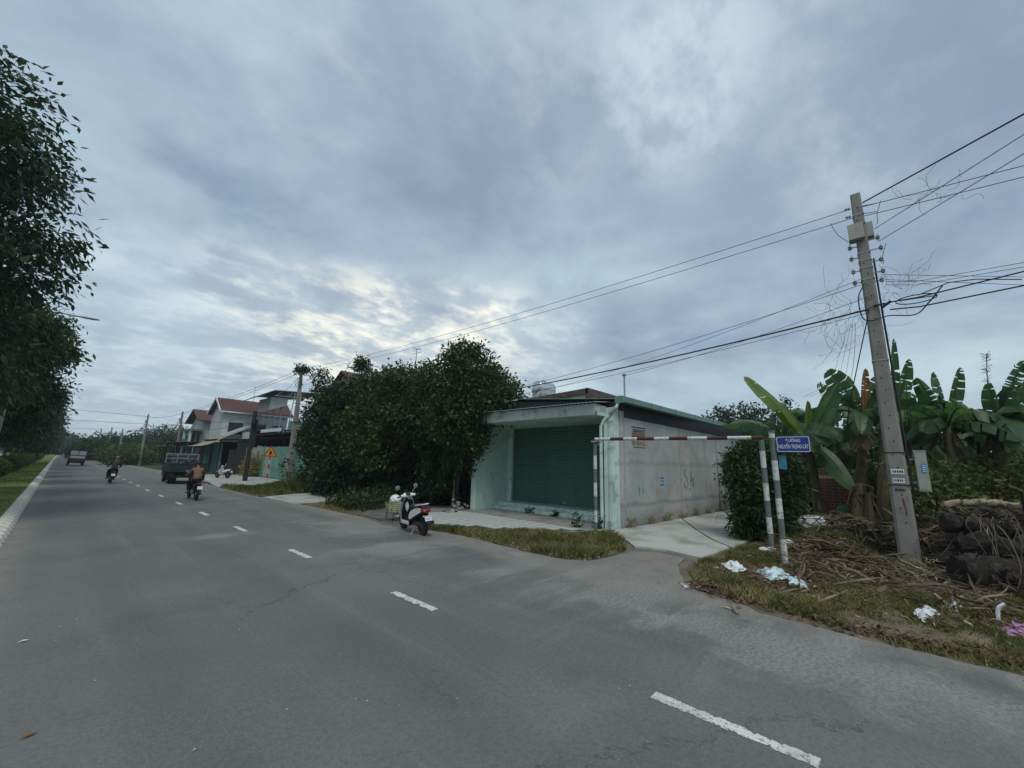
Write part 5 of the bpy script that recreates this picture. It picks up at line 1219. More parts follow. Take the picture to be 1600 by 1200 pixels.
# motorcycle (underbone) used far away
def make_moto(label, loc, rz, bodyc, group=None, lean=0):
    t = root('motorbike', label, 'motorbike', loc, rz, group, local=True); t.rotation_euler = (0, R(lean), rz)
    wheel(t, (0, -.60, .29), .29, .09, 'rear_wheel', steel, 6); wheel(t, (0, .64, .29), .29, .07, 'front_wheel', steel, 6)
    m_ = MB(); m_.lofty([(-.88, .76, .04, .03), (-.65, .69, .11, .10), (-.30, .62, .12, .12), (-.05, .56, .10, .12), (.12, .52, .06, .08)], 12); m_.build('rear_body', bodyc, t, True)
    m_ = MB(); m_.lofty([(-.74, .81, .09, .03), (-.45, .81, .125, .04), (-.1, .76, .11, .045), (.05, .70, .05, .03)], 10); m_.build('seat', blk, t, True)
    m_ = MB(); m_.loft([[(x, y, z) for x, y, z in ((-.20 * k1, .30 + dy, zz), (0, .40 + dy, zz), (.20 * k1, .30 + dy, zz), (.16 * k1, .28 + dy, zz), (0, .35 + dy, zz), (-.16 * k1, .28 + dy, zz))] for zz, k1, dy in ((.30, .8, .02), (.5, 1.1, .0), (.75, .9, -.02), (.92, .5, -.05))]); m_.build('leg_shield', bodyc, t, True)
    m_ = MB(); m_.lofty([(.50, .56, .03, .03), (.62, .61, .05, .025), (.85, .52, .04, .02), (.93, .42, .02, .01)], 8); m_.build('front_mudguard', bodyc, t, True)
    m_ = MB(); [m_.tube([(s * .06, .40, .72), (s * .06, .64, .29)], .02, 6) for s in (-1, 1)]; m_.tube([(0, .40, .7), (0, .30, 1.0)], .03, 6); m_.build('fork', blk, t, True)
    m_ = MB(); m_.lofty([(.22, 1.0, .06, .04), (.30, 1.0, .10, .07), (.40, .96, .08, .08), (.44, .94, .05, .05)], 10); m_.build('headlight_cowl', bodyc, t, True)
    m_ = MB(); m_.tube(smooth([Vector((-.34, .20, 1.02)), Vector((-.16, .27, 1.0)), Vector((.16, .27, 1.0)), Vector((.34, .20, 1.02))], 4), .016, 6); m_.build('handlebar', blk, t, True)
    for s in (-1, 1):
        m_ = MB(); m_.tube([(s * .18, .28, 1.02), (s * .26, .30, 1.18)], .007, 5); m_.lathe((s * .28, .30, 1.22), (0, -1, 0), [(-.015, .03), (0, .055), (.006, .05)], 10); m_.build('mirror', chrome, t, True)
    m_ = MB(); m_.lofty([(-.94, .72, .06, .03), (-.86, .73, .09, .045), (-.80, .74, .09, .045)], 10); m_.build('tail_light', redl, t, True)
    m_ = MB(); m_.bar((0, -.84, .68), (0, -.98, .40), .11, .015); m_.build('rear_mudguard', blk, t)
    m_ = MB(); T_ = Matrix.Translation((0, -.965, .56)) @ Matrix.Rotation(R(78), 4, 'X'); plate(m_, .19, .14, .012, -.002, .002, T_); m_.build('number_plate', signW, t)
    m_ = MB(); m_.lofty([(-.15, .32, .08, .09), (.05, .34, .11, .12), (.22, .36, .08, .08)], 10); m_.build('engine', steel, t, True)
    m_ = MB(); m_.tube([(.12, .1, .28), (.13, -.3, .24), (.15, -.85, .33)], [.02, .035, .045], 8); m_.build('exhaust', chrome, t, True)
    m_ = MB(); m_.bar((-.06, -.05, .35), (-.07, -.60, .29), .03, .05); m_.bar((.06, -.05, .35), (.07, -.60, .29), .03, .05); m_.tube([(-.08, -.55, .34), (-.11, -.62, .66)], .025, 6); m_.tube([(.08, -.55, .34), (.11, -.62, .66)], .025, 6); m_.tube([(-.30, .05, .30), (.30, .05, .30)], .012, 6); m_.build('swing_arm', blk, t)
    return t
# people -------------------------------------------------------------
def skinmesh(name, pts, edges, rad, mat_, par, sub=1, rootv=0):
    me = bpy.data.meshes.new(name); me.from_pydata([tuple(p) for p in pts], edges, [])
    o = bpy.data.objects.new(name, me); C.objects.link(o); o.modifiers.new('s', 'SKIN')
    for i, sv in enumerate(me.skin_vertices[0].data): sv.radius = (rad[i], rad[i]) if not isinstance(rad[i], tuple) else rad[i]; sv.use_root = (i == rootv)
    o.modifiers[0].use_smooth_shade = True
    ss = o.modifiers.new('u', 'SUBSURF'); ss.levels = sub; ss.render_levels = sub
    bpy.context.view_layer.update()
    m2 = bpy.data.meshes.new_from_object(o.evaluated_get(bpy.context.evaluated_depsgraph_get())); bpy.data.objects.remove(o)
    m2.materials.clear(); m2.materials.append(mat_)
    for p in m2.polygons: p.use_smooth = True
    r_ = bpy.data.objects.new(name, m2); C.objects.link(r_); r_.parent = par; OFF[r_.name] = Vector(); return r_
def rider(label, loc, rz, shirt, pants, head='hair', sleeves=True, lean=0):
    t = root('person', label, 'person', loc, rz, local=True); t.rotation_euler = (0, R(lean), rz)
    V_ = Vector
    pts = [V_((0, -.30, .84)), V_((0, -.27, 1.0)), V_((0, -.21, 1.16)), V_((0, -.16, 1.29)), V_((0, -.12, 1.38)), V_((0, -.10, 1.45)), V_((0, -.085, 1.54)), V_((0, -.08, 1.61))]
    ed = [(i, i + 1) for i in range(7)]; rd = [(.155, .12), (.14, .10), (.155, .105), (.15, .09), .055, .055, (.078, .09), .055]
    for s in (-1, 1):
        b = len(pts)
        pts += [V_((s * .17, -.15, 1.33)), V_((s * .27, -.05, 1.16)), V_((s * .33, .10, 1.08)), V_((s * .31, .20, 1.055)), V_((s * .30, .245, 1.05))]
        rd += [.062, .048, .036, .026, .034]; ed += [(3, b), (b, b + 1), (b + 1, b + 2), (b + 2, b + 3), (b + 3, b + 4)]
        h = b + 4
        for k, (dx, L) in enumerate(((-.030, .040), (-.010, .046), (.010, .043), (.028, .034))):
            c = len(pts); pts += [pts[h] + V_((dx, .028, .008)), pts[h] + V_((dx, .028 + L * .6, -.012)), pts[h] + V_((dx, .022, -.034))]
            rd += [.010, .009, .008]; ed += [(h, c), (c, c + 1), (c + 1, c + 2)]
        c = len(pts); pts += [pts[h] + V_((-s * .035, .0, -.008)), pts[h] + V_((-s * .045, .028, -.028))]; rd += [.011, .009]; ed += [(h, c), (c, c + 1)]
        b = len(pts)
        pts += [V_((s * .12, -.20, .82)), V_((s * .20, .18, .78)), V_((s * .185, .10, .48)), V_((s * .18, .06, .34)), V_((s * .19, .20, .315))]
        rd += [.10, .068, .055, .04, .03]; ed += [(0, b), (b, b + 1), (b + 1, b + 2), (b + 2, b + 3), (b + 3, b + 4)]
    body = skinmesh('body', pts, ed, rd, skin, t)
    # shirt
    sp_ = [p.copy() for p in pts[0:4]] + [V_((0, -.13, 1.37))]; sr = [(.175, .14), (.165, .125), (.175, .125), (.165, .105), .06]; se = [(0, 1), (1, 2), (2, 3), (3, 4)]
    for s in (-1, 1):
        b = len(sp_); sp_ += [V_((s * .17, -.15, 1.335)), V_((s * .27, -.05, 1.16))] + ([V_((s * .32, .08, 1.09))] if sleeves else []); sr += [.074, .060] + ([.046] if sleeves else []); se += [(3, b), (b, b + 1)] + ([(b + 1, b + 2)] if sleeves else [])
    skinmesh('shirt', sp_, se, sr, shirt, t)
    tp_ = [V_((0, -.29, .88)), V_((0, -.28, .98))]; tr_ = [(.17, .14), (.16, .12)]; te = [(0, 1)]
    for s in (-1, 1):
        b = len(tp_); tp_ += [V_((s * .12, -.20, .82)), V_((s * .20, .18, .78)), V_((s * .185, .10, .48)), V_((s * .18, .06, .38))]; tr_ += [.115, .085, .072, .062]; te += [(0, b), (b, b + 1), (b + 1, b + 2), (b + 2, b + 3)]
    skinmesh('trousers', tp_, te, tr_, pants, t)
    for s in (-1, 1):
        m_ = MB(); m_.lofty([(.02, .30, .035, .02), (.10, .30, .045, .035), (.22, .295, .045, .025), (.29, .29, .03, .015)], 8)
        m_.v = [(v[0] + s * .19, v[1], v[2]) for v in m_.v]; m_.build('shoe', blk, t, True)
    m_ = MB()
    if head == 'hair':
        m_.sph((0, -.095, 1.60), .098, 12, 8, (.92, 1.05, 1.05)); m_.v = [(x, min(y, -.01 + .0) if z < 1.60 else y, max(z, 1.52)) for x, y, z in m_.v]; m_.build('hair', blk, t, True)
    else:
        m_.sph((0, -.085, 1.62), .125, 14, 8, (.95, 1.1, 1.0)); m_.v = [(x, y, max(z, 1.58)) for x, y, z in m_.v]; m_.build('helmet', M('grey_helmet', (.10, .09, .09), .35, bump=0, spec=.5), t, True)
    m_ = MB()
    for s in (-1, 1): m_.sph((s * .032, .003, 1.575), .011, 6, 4)
    m_.build('eyes', blk, t); m_ = MB(); m_.add([(-.015, -.0, 1.55), (.015, 0, 1.55), (0, .028, 1.535), (0, .0, 1.58)], [(0, 2, 3), (2, 1, 3), (0, 1, 2)]); m_.build('nose', skin, t)
    for s in (-1, 1): m_ = MB(); m_.sph((s * .082, -.08, 1.56), .022, 6, 4, (.4, .8, 1.2)); m_.build('ear', skin, t)
    return t
g1 = G(307, 783); g2 = G(172, 756)
make_moto('small black motorbike ridden away from the camera near the right dashes', (g1.x, g1.y + .9, 0), .03, M('black_paint', (.02, .02, .022), .35, bump=0, spec=.5))
rider('bareheaded person in tan orange shirt and black trousers riding away', (g1.x, g1.y + .9, 0), .03, M('tan_orange_cloth', (.21, .115, .075), .85, var=.35, scale=3, dirt=(.16, .13, .05), dirtk=.8), M('black_cloth', (.015, .015, .018), .9))
make_moto('dark scooter with white plate ridden away further up the road', (g2.x, g2.y + .9, 0), .0, M('black_paint', (.02, .02, .022)), lean=5)
rider('helmeted person in dark jacket riding away further up the road', (g2.x, g2.y + .9, 0), .0, M('dark_jacket', (.04, .035, .045), .9), M('black_cloth', (.015, .015, .018)), 'helmet', lean=5)
for i, (x, y, rz, c, lab) in enumerate(((7.35, 44.5, 1.2, blk, 'dark motorbike parked sideways left of the dark truck'), (7.9, 47.0, 1.0, M('dark_red_paint', (.10, .02, .02), .4, bump=0), 'second parked motorbike half hidden behind the truck'), (9.75, 42.6, .4, wht, 'pale parked scooter beside the grey gate'))):
    make_moto(lab, (x, y, 0.02), rz, c, 'motorbikes parked by the shacks', 6)
# dark parked truck ---------------------------------------------------
tk2 = root('parked_truck', 'dark blue green flatbed truck parked at the right kerb', 'truck', (5.95, 34.7, 0), -.03, local=True)
tb = M('truck_blue_green', (.018, .032, .038), .5, .1, var=.25, scale=2, dirt=(.06, .055, .05), dirtk=.5, spec=.4)
m_ = MB(); m_.box(-.98, .98, .0, 3.0, .78, .86); m_.build('bed_floor', tb, tk2)
m_ = MB(); m_.box(-1.0, 1.0, -.05, -.01, .80, 1.36); [m_.box(x - .03, x + .03, -.07, -.05, .80, 1.36) for x in (-.95, -.45, 0, .45, .95)]; m_.box(-1.0, 1.0, -.075, -.05, 1.30, 1.37); m_.build('tailgate', tb, tk2)
for s in (-1, 1):
    m_ = MB(); m_.box(s * 1.0 - .02, s * 1.0 + .02, 0, 3.0, .80, 1.36); [m_.box(s * 1.02 - .012, s * 1.02 + .012, y, y + .05, .80, 1.36) for y in (.02, .75, 1.5, 2.2, 2.94)]; m_.build('side_gate', tb, tk2)
m_ = MB(); m_.loft([[(x, y, z) for x, y in ((-.88 * k, 3.1 + a), (.88 * k, 3.1 + a), (.88 * k, 4.55 - b_), (-.88 * k, 4.55 - b_))] for z, k, a, b_ in ((.42, .98, 0, .0), (.75, 1, 0, .0), (1.2, 1, 0, .05), (1.78, .92, .03, .30), (1.92, .86, .1, .42), (1.95, .80, .2, .55))])
cab = m_.build('cab', tb, tk2)
m_ = MB(); m_.box(-.62, .62, 3.085, 3.10, 1.32, 1.74); m_.build('rear_window', M('cab_glass', (.10, .14, .15), .1, bump=0, spec=.6), cab)
m_ = MB(); [m_.add([(s * .895, 3.35, 1.25), (s * .895, 4.3, 1.25), (s * .835, 4.15, 1.72), (s * .835, 3.4, 1.72)], [(0, 1, 2, 3) if s > 0 else (3, 2, 1, 0)]) for s in (-1, 1)]; m_.build('side_window', glassd, cab)
m_ = MB(); m_.box(-.9, .9, 3.02, 3.08, 1.36, 1.98); m_.v = m_.v[:0]; m_.f = []; m_.m = []
[m_.bar((x, 3.02, .8), (x, 3.02, 2.0), .05, .05) for x in (-.92, -.3, .3, .92)]; m_.bar((-.92, 3.02, 1.98), (.92, 3.02, 1.98), .05, .05); m_.bar((-.92, 3.02, 1.65), (.92, 3.02, 1.65), .04, .04); m_.build('headboard_rack', steel, tk2)
m_ = MB(); [m_.box(x - .05, x + .05, .1, 4.3, .55, .72) for x in (-.4, .4)]; m_.box(-.8, .8, -.02, .06, .42, .55); m_.build('chassis', blk, tk2)
for (x, y, nm) in ((-.80, .85, 'wheel'), (.80, .85, 'wheel'), (-.56, .85, 'wheel'), (.56, .85, 'wheel'), (-.78, 3.75, 'wheel'), (.78, 3.75, 'wheel')): wheel(tk2, (x, y, .37), .37, .2, nm)
for x in (-.8, .8):
    m_ = MB(); m_.box(x - .10, x + .10, -.03, .0, .60, .66); m_.build('tail_light', redl, tk2); m_ = MB(); m_.box(x - .24, x + .24, .35, .37, .25, .75); m_.build('mud_flap', blk, tk2)
m_ = MB(); m_.box(-1.12, -1.0, 4.2, 4.24, 1.35, 1.62); m_.tube([(-.9, 4.2, 1.5), (-1.05, 4.22, 1.5)], .012, 5); m_.build('mirror', blk, tk2)
ld = root('scrap_load', 'jumble of dark sacks and cartons piled on the dark truck bed', 'cargo', (5.95, 35.6, .86))
rg = random.Random(4)
for i in range(9):
    m_ = MB(); c = (5.3 + rg.random() * 1.4, 35.2 + rg.random() * 1.6, 1.0 + rg.random() * .55); s_ = rg.uniform(.16, .3); m_.sph(c, s_, 8, 6, (1, 1, .8)); m_.v = [(x + rg.uniform(-.03, .03), y + rg.uniform(-.03, .03), z + rg.uniform(-.03, .03)) for x, y, z in m_.v]
    m_.build('sack', [M('sack_grey', (.22, .21, .20), .8, bump=0), darkpanel, M('sack_blue', (.05, .10, .2), .7, bump=0), dark][i % 4], ld)
# moving small truck -------------------------------------------------
tm = root('small_truck', 'small covered truck with frosted rear sheets driving up the left lane', 'truck', (1.55, 78.5, 0), .0, local=True); tm.rotation_euler = (0, R(4), 0)
tmc = M('truck_dark_brown', (.022, .021, .023), .5, var=.2, bump=0)
m_ = MB(); m_.box(-.78, .78, 0, 2.4, .62, .70); m_.box(-.8, .8, -.05, 0, .55, .95); m_.build('bed', tmc, tm)
m_ = MB(); m_.box(-.70, .70, -.06, -.03, .98, 1.30); m_.build('rear_gate', M('pale_pink_sheet', (.34, .28, .28), .6, var=.15, bump=0), tm)
m_ = MB(); [m_.bar((s * .77, y, .7), (s * .77, y, 2.1), .07, .07) for s in (-1, 1) for y in (0, 2.35)]; m_.bar((-.77, -.02, 1.37), (.77, -.02, 1.37), .05, .06); m_.bar((0, -.02, 1.4), (0, -.02, 2.0), .04, .04); m_.box(-.82, .82, -.08, 2.45, 2.02, 2.15); m_.build('cover_frame', tmc, tm)
for s in (-1, 1): m_ = MB(); m_.box(s * .37 - .34, s * .37 + .34, -.01, .01, 1.42, 2.0); m_.build('rear_sheet', M('frosted_sheet', (.30, .34, .34), .4, var=.1, bump=0), tm)
m_ = MB(); [m_.box(s * .76 - .01, s * .76 + .01, .05, 2.3, .75, 2.0) for s in (-1, 1)]; m_.build('side_cover', tmc, tm)
m_ = MB(); m_.loft([[(x, y, z) for x, y in ((-.74 * k, 2.5), (.74 * k, 2.5), (.74 * k, 3.9 - b_), (-.74 * k, 3.9 - b_))] for z, k, b_ in ((.35, .98, 0), (1.0, 1, .05), (1.75, .88, .4), (1.8, .8, .5))]); m_.build('cab', tmc, tm)
for (x, y) in ((-.66, .5), (.66, .5), (-.66, 3.2), (.66, 3.2)): wheel(tm, (x, y, .29), .29, .16)
for s in (-1, 1):
    m_ = MB(); m_.box(s * .6 - .07, s * .6 + .07, -.065, -.05, .64, .72); m_.build('tail_light', redl, tm); m_ = MB(); m_.box(s * .66 - .14, s * .66 + .14, .1, .12, .15, .6); m_.build('mud_flap', blk, tm)
# far cars
def far_car(label, loc, rz, c):
    t = root('parked_car', label, 'car', loc, rz, local=True)
    m_ = MB(); m_.loft([[(x, y, z) for x, y in ((-.85 * k, -2.1 + a), (.85 * k, -2.1 + a), (.85 * k, 2.1 - b_), (-.85 * k, 2.1 - b_))] for z, k, a, b_ in ((.3, .95, .05, .05), (.6, 1, 0, .0), (.88, .98, .03, .1), (.92, .92, .2, 1.0), (1.40, .75, .75, 1.7), (1.44, .6, 1.0, 1.9))]); m_.build('body', c, t, True)
    m_ = MB(); m_.box(-.6, .6, -1.72, -1.70, .98, 1.3); m_.build('rear_window', glassd, t)
    for (x, y) in ((-.78, -1.3), (.78, -1.3), (-.78, 1.3), (.78, 1.3)): wheel(t, (x, y, .31), .31, .18)
    return t
far_car('tiny white car far ahead at the end of the road', (1.5, 205, 0), 0, white)
far_car('white car seen through the tree trunks at the far left', (-9.6, 70, 0), .0, white)

# ------------------------------------------------------------------ VEGETATION: left median row
lmp = M('lamp_post_grey', (.30, .31, .30), .6, .3, var=.1, dirt=(.15, .14, .12))
first = True
row = [(18.0, 14.2, 3.55, 4.3), (27.0, 8.6, 3.5, 3.5), (35.5, 9.0, 3.5, 3.5), (44, 9.6, 3.5, 3.4), (52.5, 9.2, 3.5, 3.4), (61, 10, 3.6, 3.3), (70, 10, 3.6, 3.2), (80, 11, 3.8, 3.0), (91, 11, 3.8, 2.8), (103, 11, 4, 2.6), (118, 12, 4, 2.2), (136, 12, 4, 2), (160, 12, 4, 2)]
ordw = ['tallest and nearest', 'second', 'third', 'fourth', 'fifth', 'sixth', 'seventh', 'eighth', 'ninth', 'tenth', 'eleventh', 'twelfth', 'furthest']
for i, (y, top, rad, zb) in enumerate(row):
    rgp = random.Random(i + 3); bl = []
    nb = 9 if i == 0 else 6
    for k in range(nb):
        f_ = (k + .5) / nb; z = zb + (top - zb) * f_; prof = math.sin(math.pi * min(1, .22 + f_ * .74)) ** .6
        rr_ = rad * prof * .68
        bl.append((-3.85 + (.5 if 0 < i < 4 else 0) + rgp.uniform(-1, 1) * (rad - rr_) * .8, y + rgp.uniform(-1, 1) * (rad - rr_) * .8, z, rr_, rr_, (top - zb) / nb * 1.15))
    if i == 0:
        bl = [(-3.6, 18, 11.9, 1.7, 1.9, 1.3), (-4.0, 18.4, 10.7, 2.5, 2.4, 1.5), (-3.0, 17.9, 9.9, 1.9, 2.0, 1.1), (-4.8, 18, 9.0, 2.6, 2.6, 1.8), (-2.5, 18.2, 8.4, 1.9, 1.9, .9), (-4.0, 17.6, 7.4, 2.9, 2.4, 1.2), (-2.5, 18, 7.0, 1.9, 1.8, .7), (-4.2, 18.2, 5.6, 3.0, 2.6, 1.4), (-3.2, 18.2, 4.2, 2.5, 2.4, 1.0), (-6, 19, 8, 2.5, 2.5, 3)]
    n_ = 44000 if i == 0 else (20000 if i < 4 else 8000 if i < 8 else 4500)
    sz = .20 if i == 0 else (.24 if i < 4 else .42 if i < 8 else .6)
    tree('street_tree', ordw[i] + ' leafy tree of the row on the left median', 'tree', (-3.9, y, .1), top, bl, n_, sz, sz * .42, leafB if i == 0 else [leafD, leafM_, leafD][i % 3], 40 + i, 'trees along the median', tr=.17, limbs=10 if i < 3 else 5, bm=barkp, per=10, spread=.42 if i < 4 else .8, droop=.55, spiky=.16)
def lamp(y, label, arm=True, h=9.0, x=-2.6):
    t = root('street_lamp', label, 'street lamp', (x, y, .1), 0, 'street lamps on the median'); m_ = MB(); m_.tube([(x, y, .1), (x, y, 1.0), (x, y, h)], [.11, .09, .06], 8); m_.build('mast', lmp, t, True)
    m_ = MB(); m_.tube(smooth([Vector((x, y, h - .1)), Vector((x + .6, y, h + .35)), Vector((x + 1.8, y, h + .42))], 5), .035, 6); m_.build('arm', lmp, t, True)
    m_ = MB(); m_.lofty([(0, 0, .05, .03), (.1, .0, .10, .05), (.5, .0, .12, .05), (.72, .02, .07, .03)], 10); m_.v = [(x + 1.7 + v[1], y + v[0], h + .42 + v[2]) for v in m_.v]; m_.build('lamp_head', M('lamp_head_grey', (.22, .26, .27), .4, bump=0), t, True)
    m_ = MB(); m_.box(x - .14, x + .14, y - .14, y + .14, .1, .5); m_.build('base', concrete, t)
lamp(31, 'street lamp whose head reaches out of the near left tree crown', True, 8.6, -2.15)
lamp(73, 'grey lamp mast standing among the median trees', True, 8.5, -3.5); lamp(101, 'further grey lamp mast among the median trees', True, 8.5, -3.5)
hedgeM = leafmat('leaf_topiary', (.07, .115, .02), (.16, .21, .04), (.26, .31, .07), .2)
hw_ = ['nearest', 'second', 'third', 'fourth', 'fifth', 'sixth', 'seventh', 'eighth', 'ninth', 'tenth', 'eleventh', 'twelfth']
for i, y in enumerate((41.5, 52, 56, 61, 66, 71, 77, 84, 92, 101, 112, 125)):
    x = -2.85 if i == 0 else -2.75; r_ = .95 if i == 0 else .85
    t = root('round_bush', hw_[i] + ' clipped round bush of the row on the median lawn', 'bush', (x, y, .1), 0, 'clipped bushes on the median')
    m_ = MB(); m_.sph((x, y, .72), r_ * .86, 12, 8, (1, 1, .72)); m_.build('inner_twigs', dark, t, True)
    v, f_ = crown_arrays([(x, y, .74, r_, r_, .68)], 2600 if i < 5 else 1200, .10, .06, np.random.default_rng(90 + i), per=4, spread=.05, droop=-.2, spiky=0, twigs=False)
    d_v = v.reshape(-1, 4, 3); d = d_v.mean(1) - np.array([x, y, .74]); nrm_ = np.linalg.norm(d / np.array([r_, r_, .68]), axis=1); d_v += (d * (1 / np.maximum(nrm_, .2) - 1)[:, None] * (.95 + .05 * np.random.default_rng(i).random(len(d)))[:, None])[:, None, :]
    v = d_v.reshape(-1, 3); v[:, 2] = np.maximum(v[:, 2], .11)
    npmesh('foliage', v, f_, hedgeM, t)
blades('median_grass', [(-6, 9), (-.86, 9), (-.86, 34), (-6, 34)], 52000, .045, .012, lawnM, 21, 'short mown grass on the median lawn', hf=lambda x, y: np.full_like(x, .10), lean=.8)
blades('median_grass', [(-6, 34), (-.86, 34), (-.86, 95), (-6, 95)], 26000, .06, .035, lawnM, 22, 'mown grass further up the median lawn', hf=lambda x, y: np.full_like(x, .10), lean=.8)

# ---- far side of the dual carriageway: loose tree line
for i in range(9):
    y = 22 + i * 17; x = -18 - (i % 3) * 2; h_ = 7 + (i * 37 % 4)
    tree('roadside_tree', ['bushy', 'thin', 'round', 'spreading', 'dense', 'ragged', 'low', 'broad', 'small'][i] + ' background tree across the far carriageway at left', 'tree', (x, y, 0), h_, [(x, y, h_ * .62, 3.2, 3.4, h_ * .30), (x + 1.5, y + 1.5, h_ * .45, 2.4, 2.6, h_ * .25), (x - 1.5, y - 1.5, h_ * .4, 2.4, 2.6, h_ * .28)], 3500, .5, .22, leafD, 300 + i, 'background trees at far left', limbs=4, per=8, spread=.8)
# ---- distant trees at the end of the road and behind the shacks
far_specs = [(7.4, 88, 4.2, 3.0, leafL, 'yellow green bushy shrub left of the parked motorbikes'), (10.5, 96, 5.5, 3.4, leafD, 'dark rounded tree behind the yellow green shrub'), (9.0, 110, 6.5, 3.6, leafM_, 'mid green tree behind the small far poles'), (6.5, 126, 6.0, 3.6, leafD, 'dark tree at the right of the moving truck'),
             (4.9, 146, 6.5, 3.8, leafM_, 'broad tree just right of the road end'), (8, 160, 9, 5, leafD, 'tall dark tree cluster right of the road end'), (14, 120, 8.5, 5, leafD, 'wide dark tree behind the far shacks'), (18, 135, 10, 6, leafM_, 'largest rounded tree on the skyline left of the shacks'),
             (24, 110, 8.5, 5, leafD, 'dark tree behind the left end of the red roof house'), (12, 190, 10, 6, leafD, 'far skyline tree above the moving truck'), (2, 260, 12, 7, leafD, 'hazy tree closing the end of the road'), (-3, 240, 13, 7, leafB, 'bluish far tree beside the median trees'), (22, 175, 12, 7, leafD, 'far skyline tree, right'), (32, 150, 11, 7, leafM_, 'far skyline tree behind red roofs')]
for i, (x, y, h_, r_, lm, lab) in enumerate(far_specs):
    h_ *= .8 if i not in (7, 12) else .95
    sz = .3 if y < 100 else .55 if y < 200 else .9
    tree('roadside_tree', lab, 'tree', (x, y, 0), h_, [(x, y, h_ * .55, r_, r_, h_ * .42), (x - r_ * .5, y - 1, h_ * .35, r_ * .7, r_ * .7, h_ * .33), (x + r_ * .5, y + 1, h_ * .4, r_ * .75, r_ * .7, h_ * .36)], 5000 if y < 150 else 3500, sz, sz * .5, lm, 400 + i, 'far roadside trees', limbs=3, per=8, spread=.6, tr=.2)
v, f_ = crown_arrays([(-60 + i * 11, 330 + 20 * math.sin(i * 2.2), 3, 9, 7, 6 + 3 * math.sin(i * 1.7)) for i in range(60)], 26000, 1.5, .8, np.random.default_rng(5), per=8, spread=1.6)
v[:, 2] = np.maximum(v[:, 2], 0); stuff(npmesh('far_woodland', v, f_, leafD), 'continuous dark woodland along the far horizon', 'woodland')
v, f_ = crown_arrays([(90 + 20 * math.sin(i * 1.3), -60 + i * 11, 3, 8, 9, 6 + 2.5 * math.sin(i * 2.7)) for i in range(30)], 16000, 1.1, .6, np.random.default_rng(6), per=8, spread=1.4)
v[:, 2] = np.maximum(v[:, 2], 0); stuff(npmesh('far_woodland', v, f_, leafM_), 'continuous treeline beyond the banana lot at right', 'woodland')

# ---- dark trees left of the shop
T1 = [(12.0, 13.7, 6.1, 1.25, 1.2, 1.25), (11.9, 12.9, 4.9, 1.6, 1.2, 1.1), (11.8, 14.8, 5.3, 1.6, 1.6, 1.4), (11.3, 13.5, 3.8, 1.5, 1.3, 1.1), (12.3, 12.4, 4.5, 1.2, 1.0, .8), (11.6, 15.3, 4.0, 1.7, 1.6, 1.4), (12.6, 12.0, 4.7, .8, .7, .45), (11.5, 12.9, 3.0, .8, .7, .6), (13.5, 13.6, 5.3, 1.3, 1.3, 1.1), (11.9, 14.0, 6.9, .8, .8, .5), (11.7, 13.6, 2.4, .8, .7, .8), (11.7, 14.9, 1.8, .9, .9, 1.1)]
tree('shade_tree', 'dense green tree overhanging the left end of the shop canopy', 'tree', (12.3, 14.6, 0), 7.2, T1, 36000, .15, .085, leafM_, 61, tr=.16, limbs=14, per=10, spread=.28, droop=.35, spiky=.3)
T2 = [(11.4, 18.6, 4.6, 1.8, 1.7, 1.6), (11.2, 17.2, 4.0, 1.6, 1.4, 1.5), (11.0, 19.6, 3.6, 1.8, 1.7, 1.5), (11.6, 17.6, 5.9, 1.3, 1.2, .9), (10.7, 18.2, 2.6, 1.5, 1.7, 1.2), (12.6, 18.4, 4.4, 1.9, 1.8, 1.6), (11.8, 19.8, 5.9, 1.1, 1.1, .9), (11.7, 16.3, 5.9, .7, .7, .7), (11.5, 18.8, 5.9, 1.2, 1.2, 1.0)]
tree('shade_tree', 'middle tree of the dark clump, touched with yellow green leaves', 'tree', (12.0, 18.6, 0), 6.4, T2, 32000, .15, .085, leafmat('leaf_mid_warm', (.018, .038, .010), (.060, .092, .018), (.14, .15, .03), .3), 62, tr=.18, limbs=12, per=10, spread=.30, droop=.35, spiky=.3)
T3 = [(11.3, 22.8, 4.6, 1.9, 1.9, 1.7), (11.0, 25.0, 4.3, 1.6, 1.7, 1.8), (10.7, 23.8, 2.9, 1.6, 2.2, 1.6), (11.4, 21.4, 5.7, 1.3, 1.3, 1.1), (10.7, 26.2, 3.2, 1.0, 1.1, 1.5), (12.8, 24, 4.2, 2, 2.4, 1.8), (10.4, 22.0, 2.2, 1.3, 1.7, 1.2), (11.2, 25.4, 5.7, 1.1, 1.2, .9), (11.2, 23.6, 5.6, 1.3, 1.3, 1.1), (11.0, 27.0, 4.6, .8, .9, 1.0)]
tree('shade_tree', 'blackish left tree of the clump beside the green fence', 'tree', (11.8, 24.4, 0), 6.4, T3, 32000, .17, .10, leafD, 63, tr=.2, limbs=14, per=9, spread=.32, droop=.35, spiky=.3)
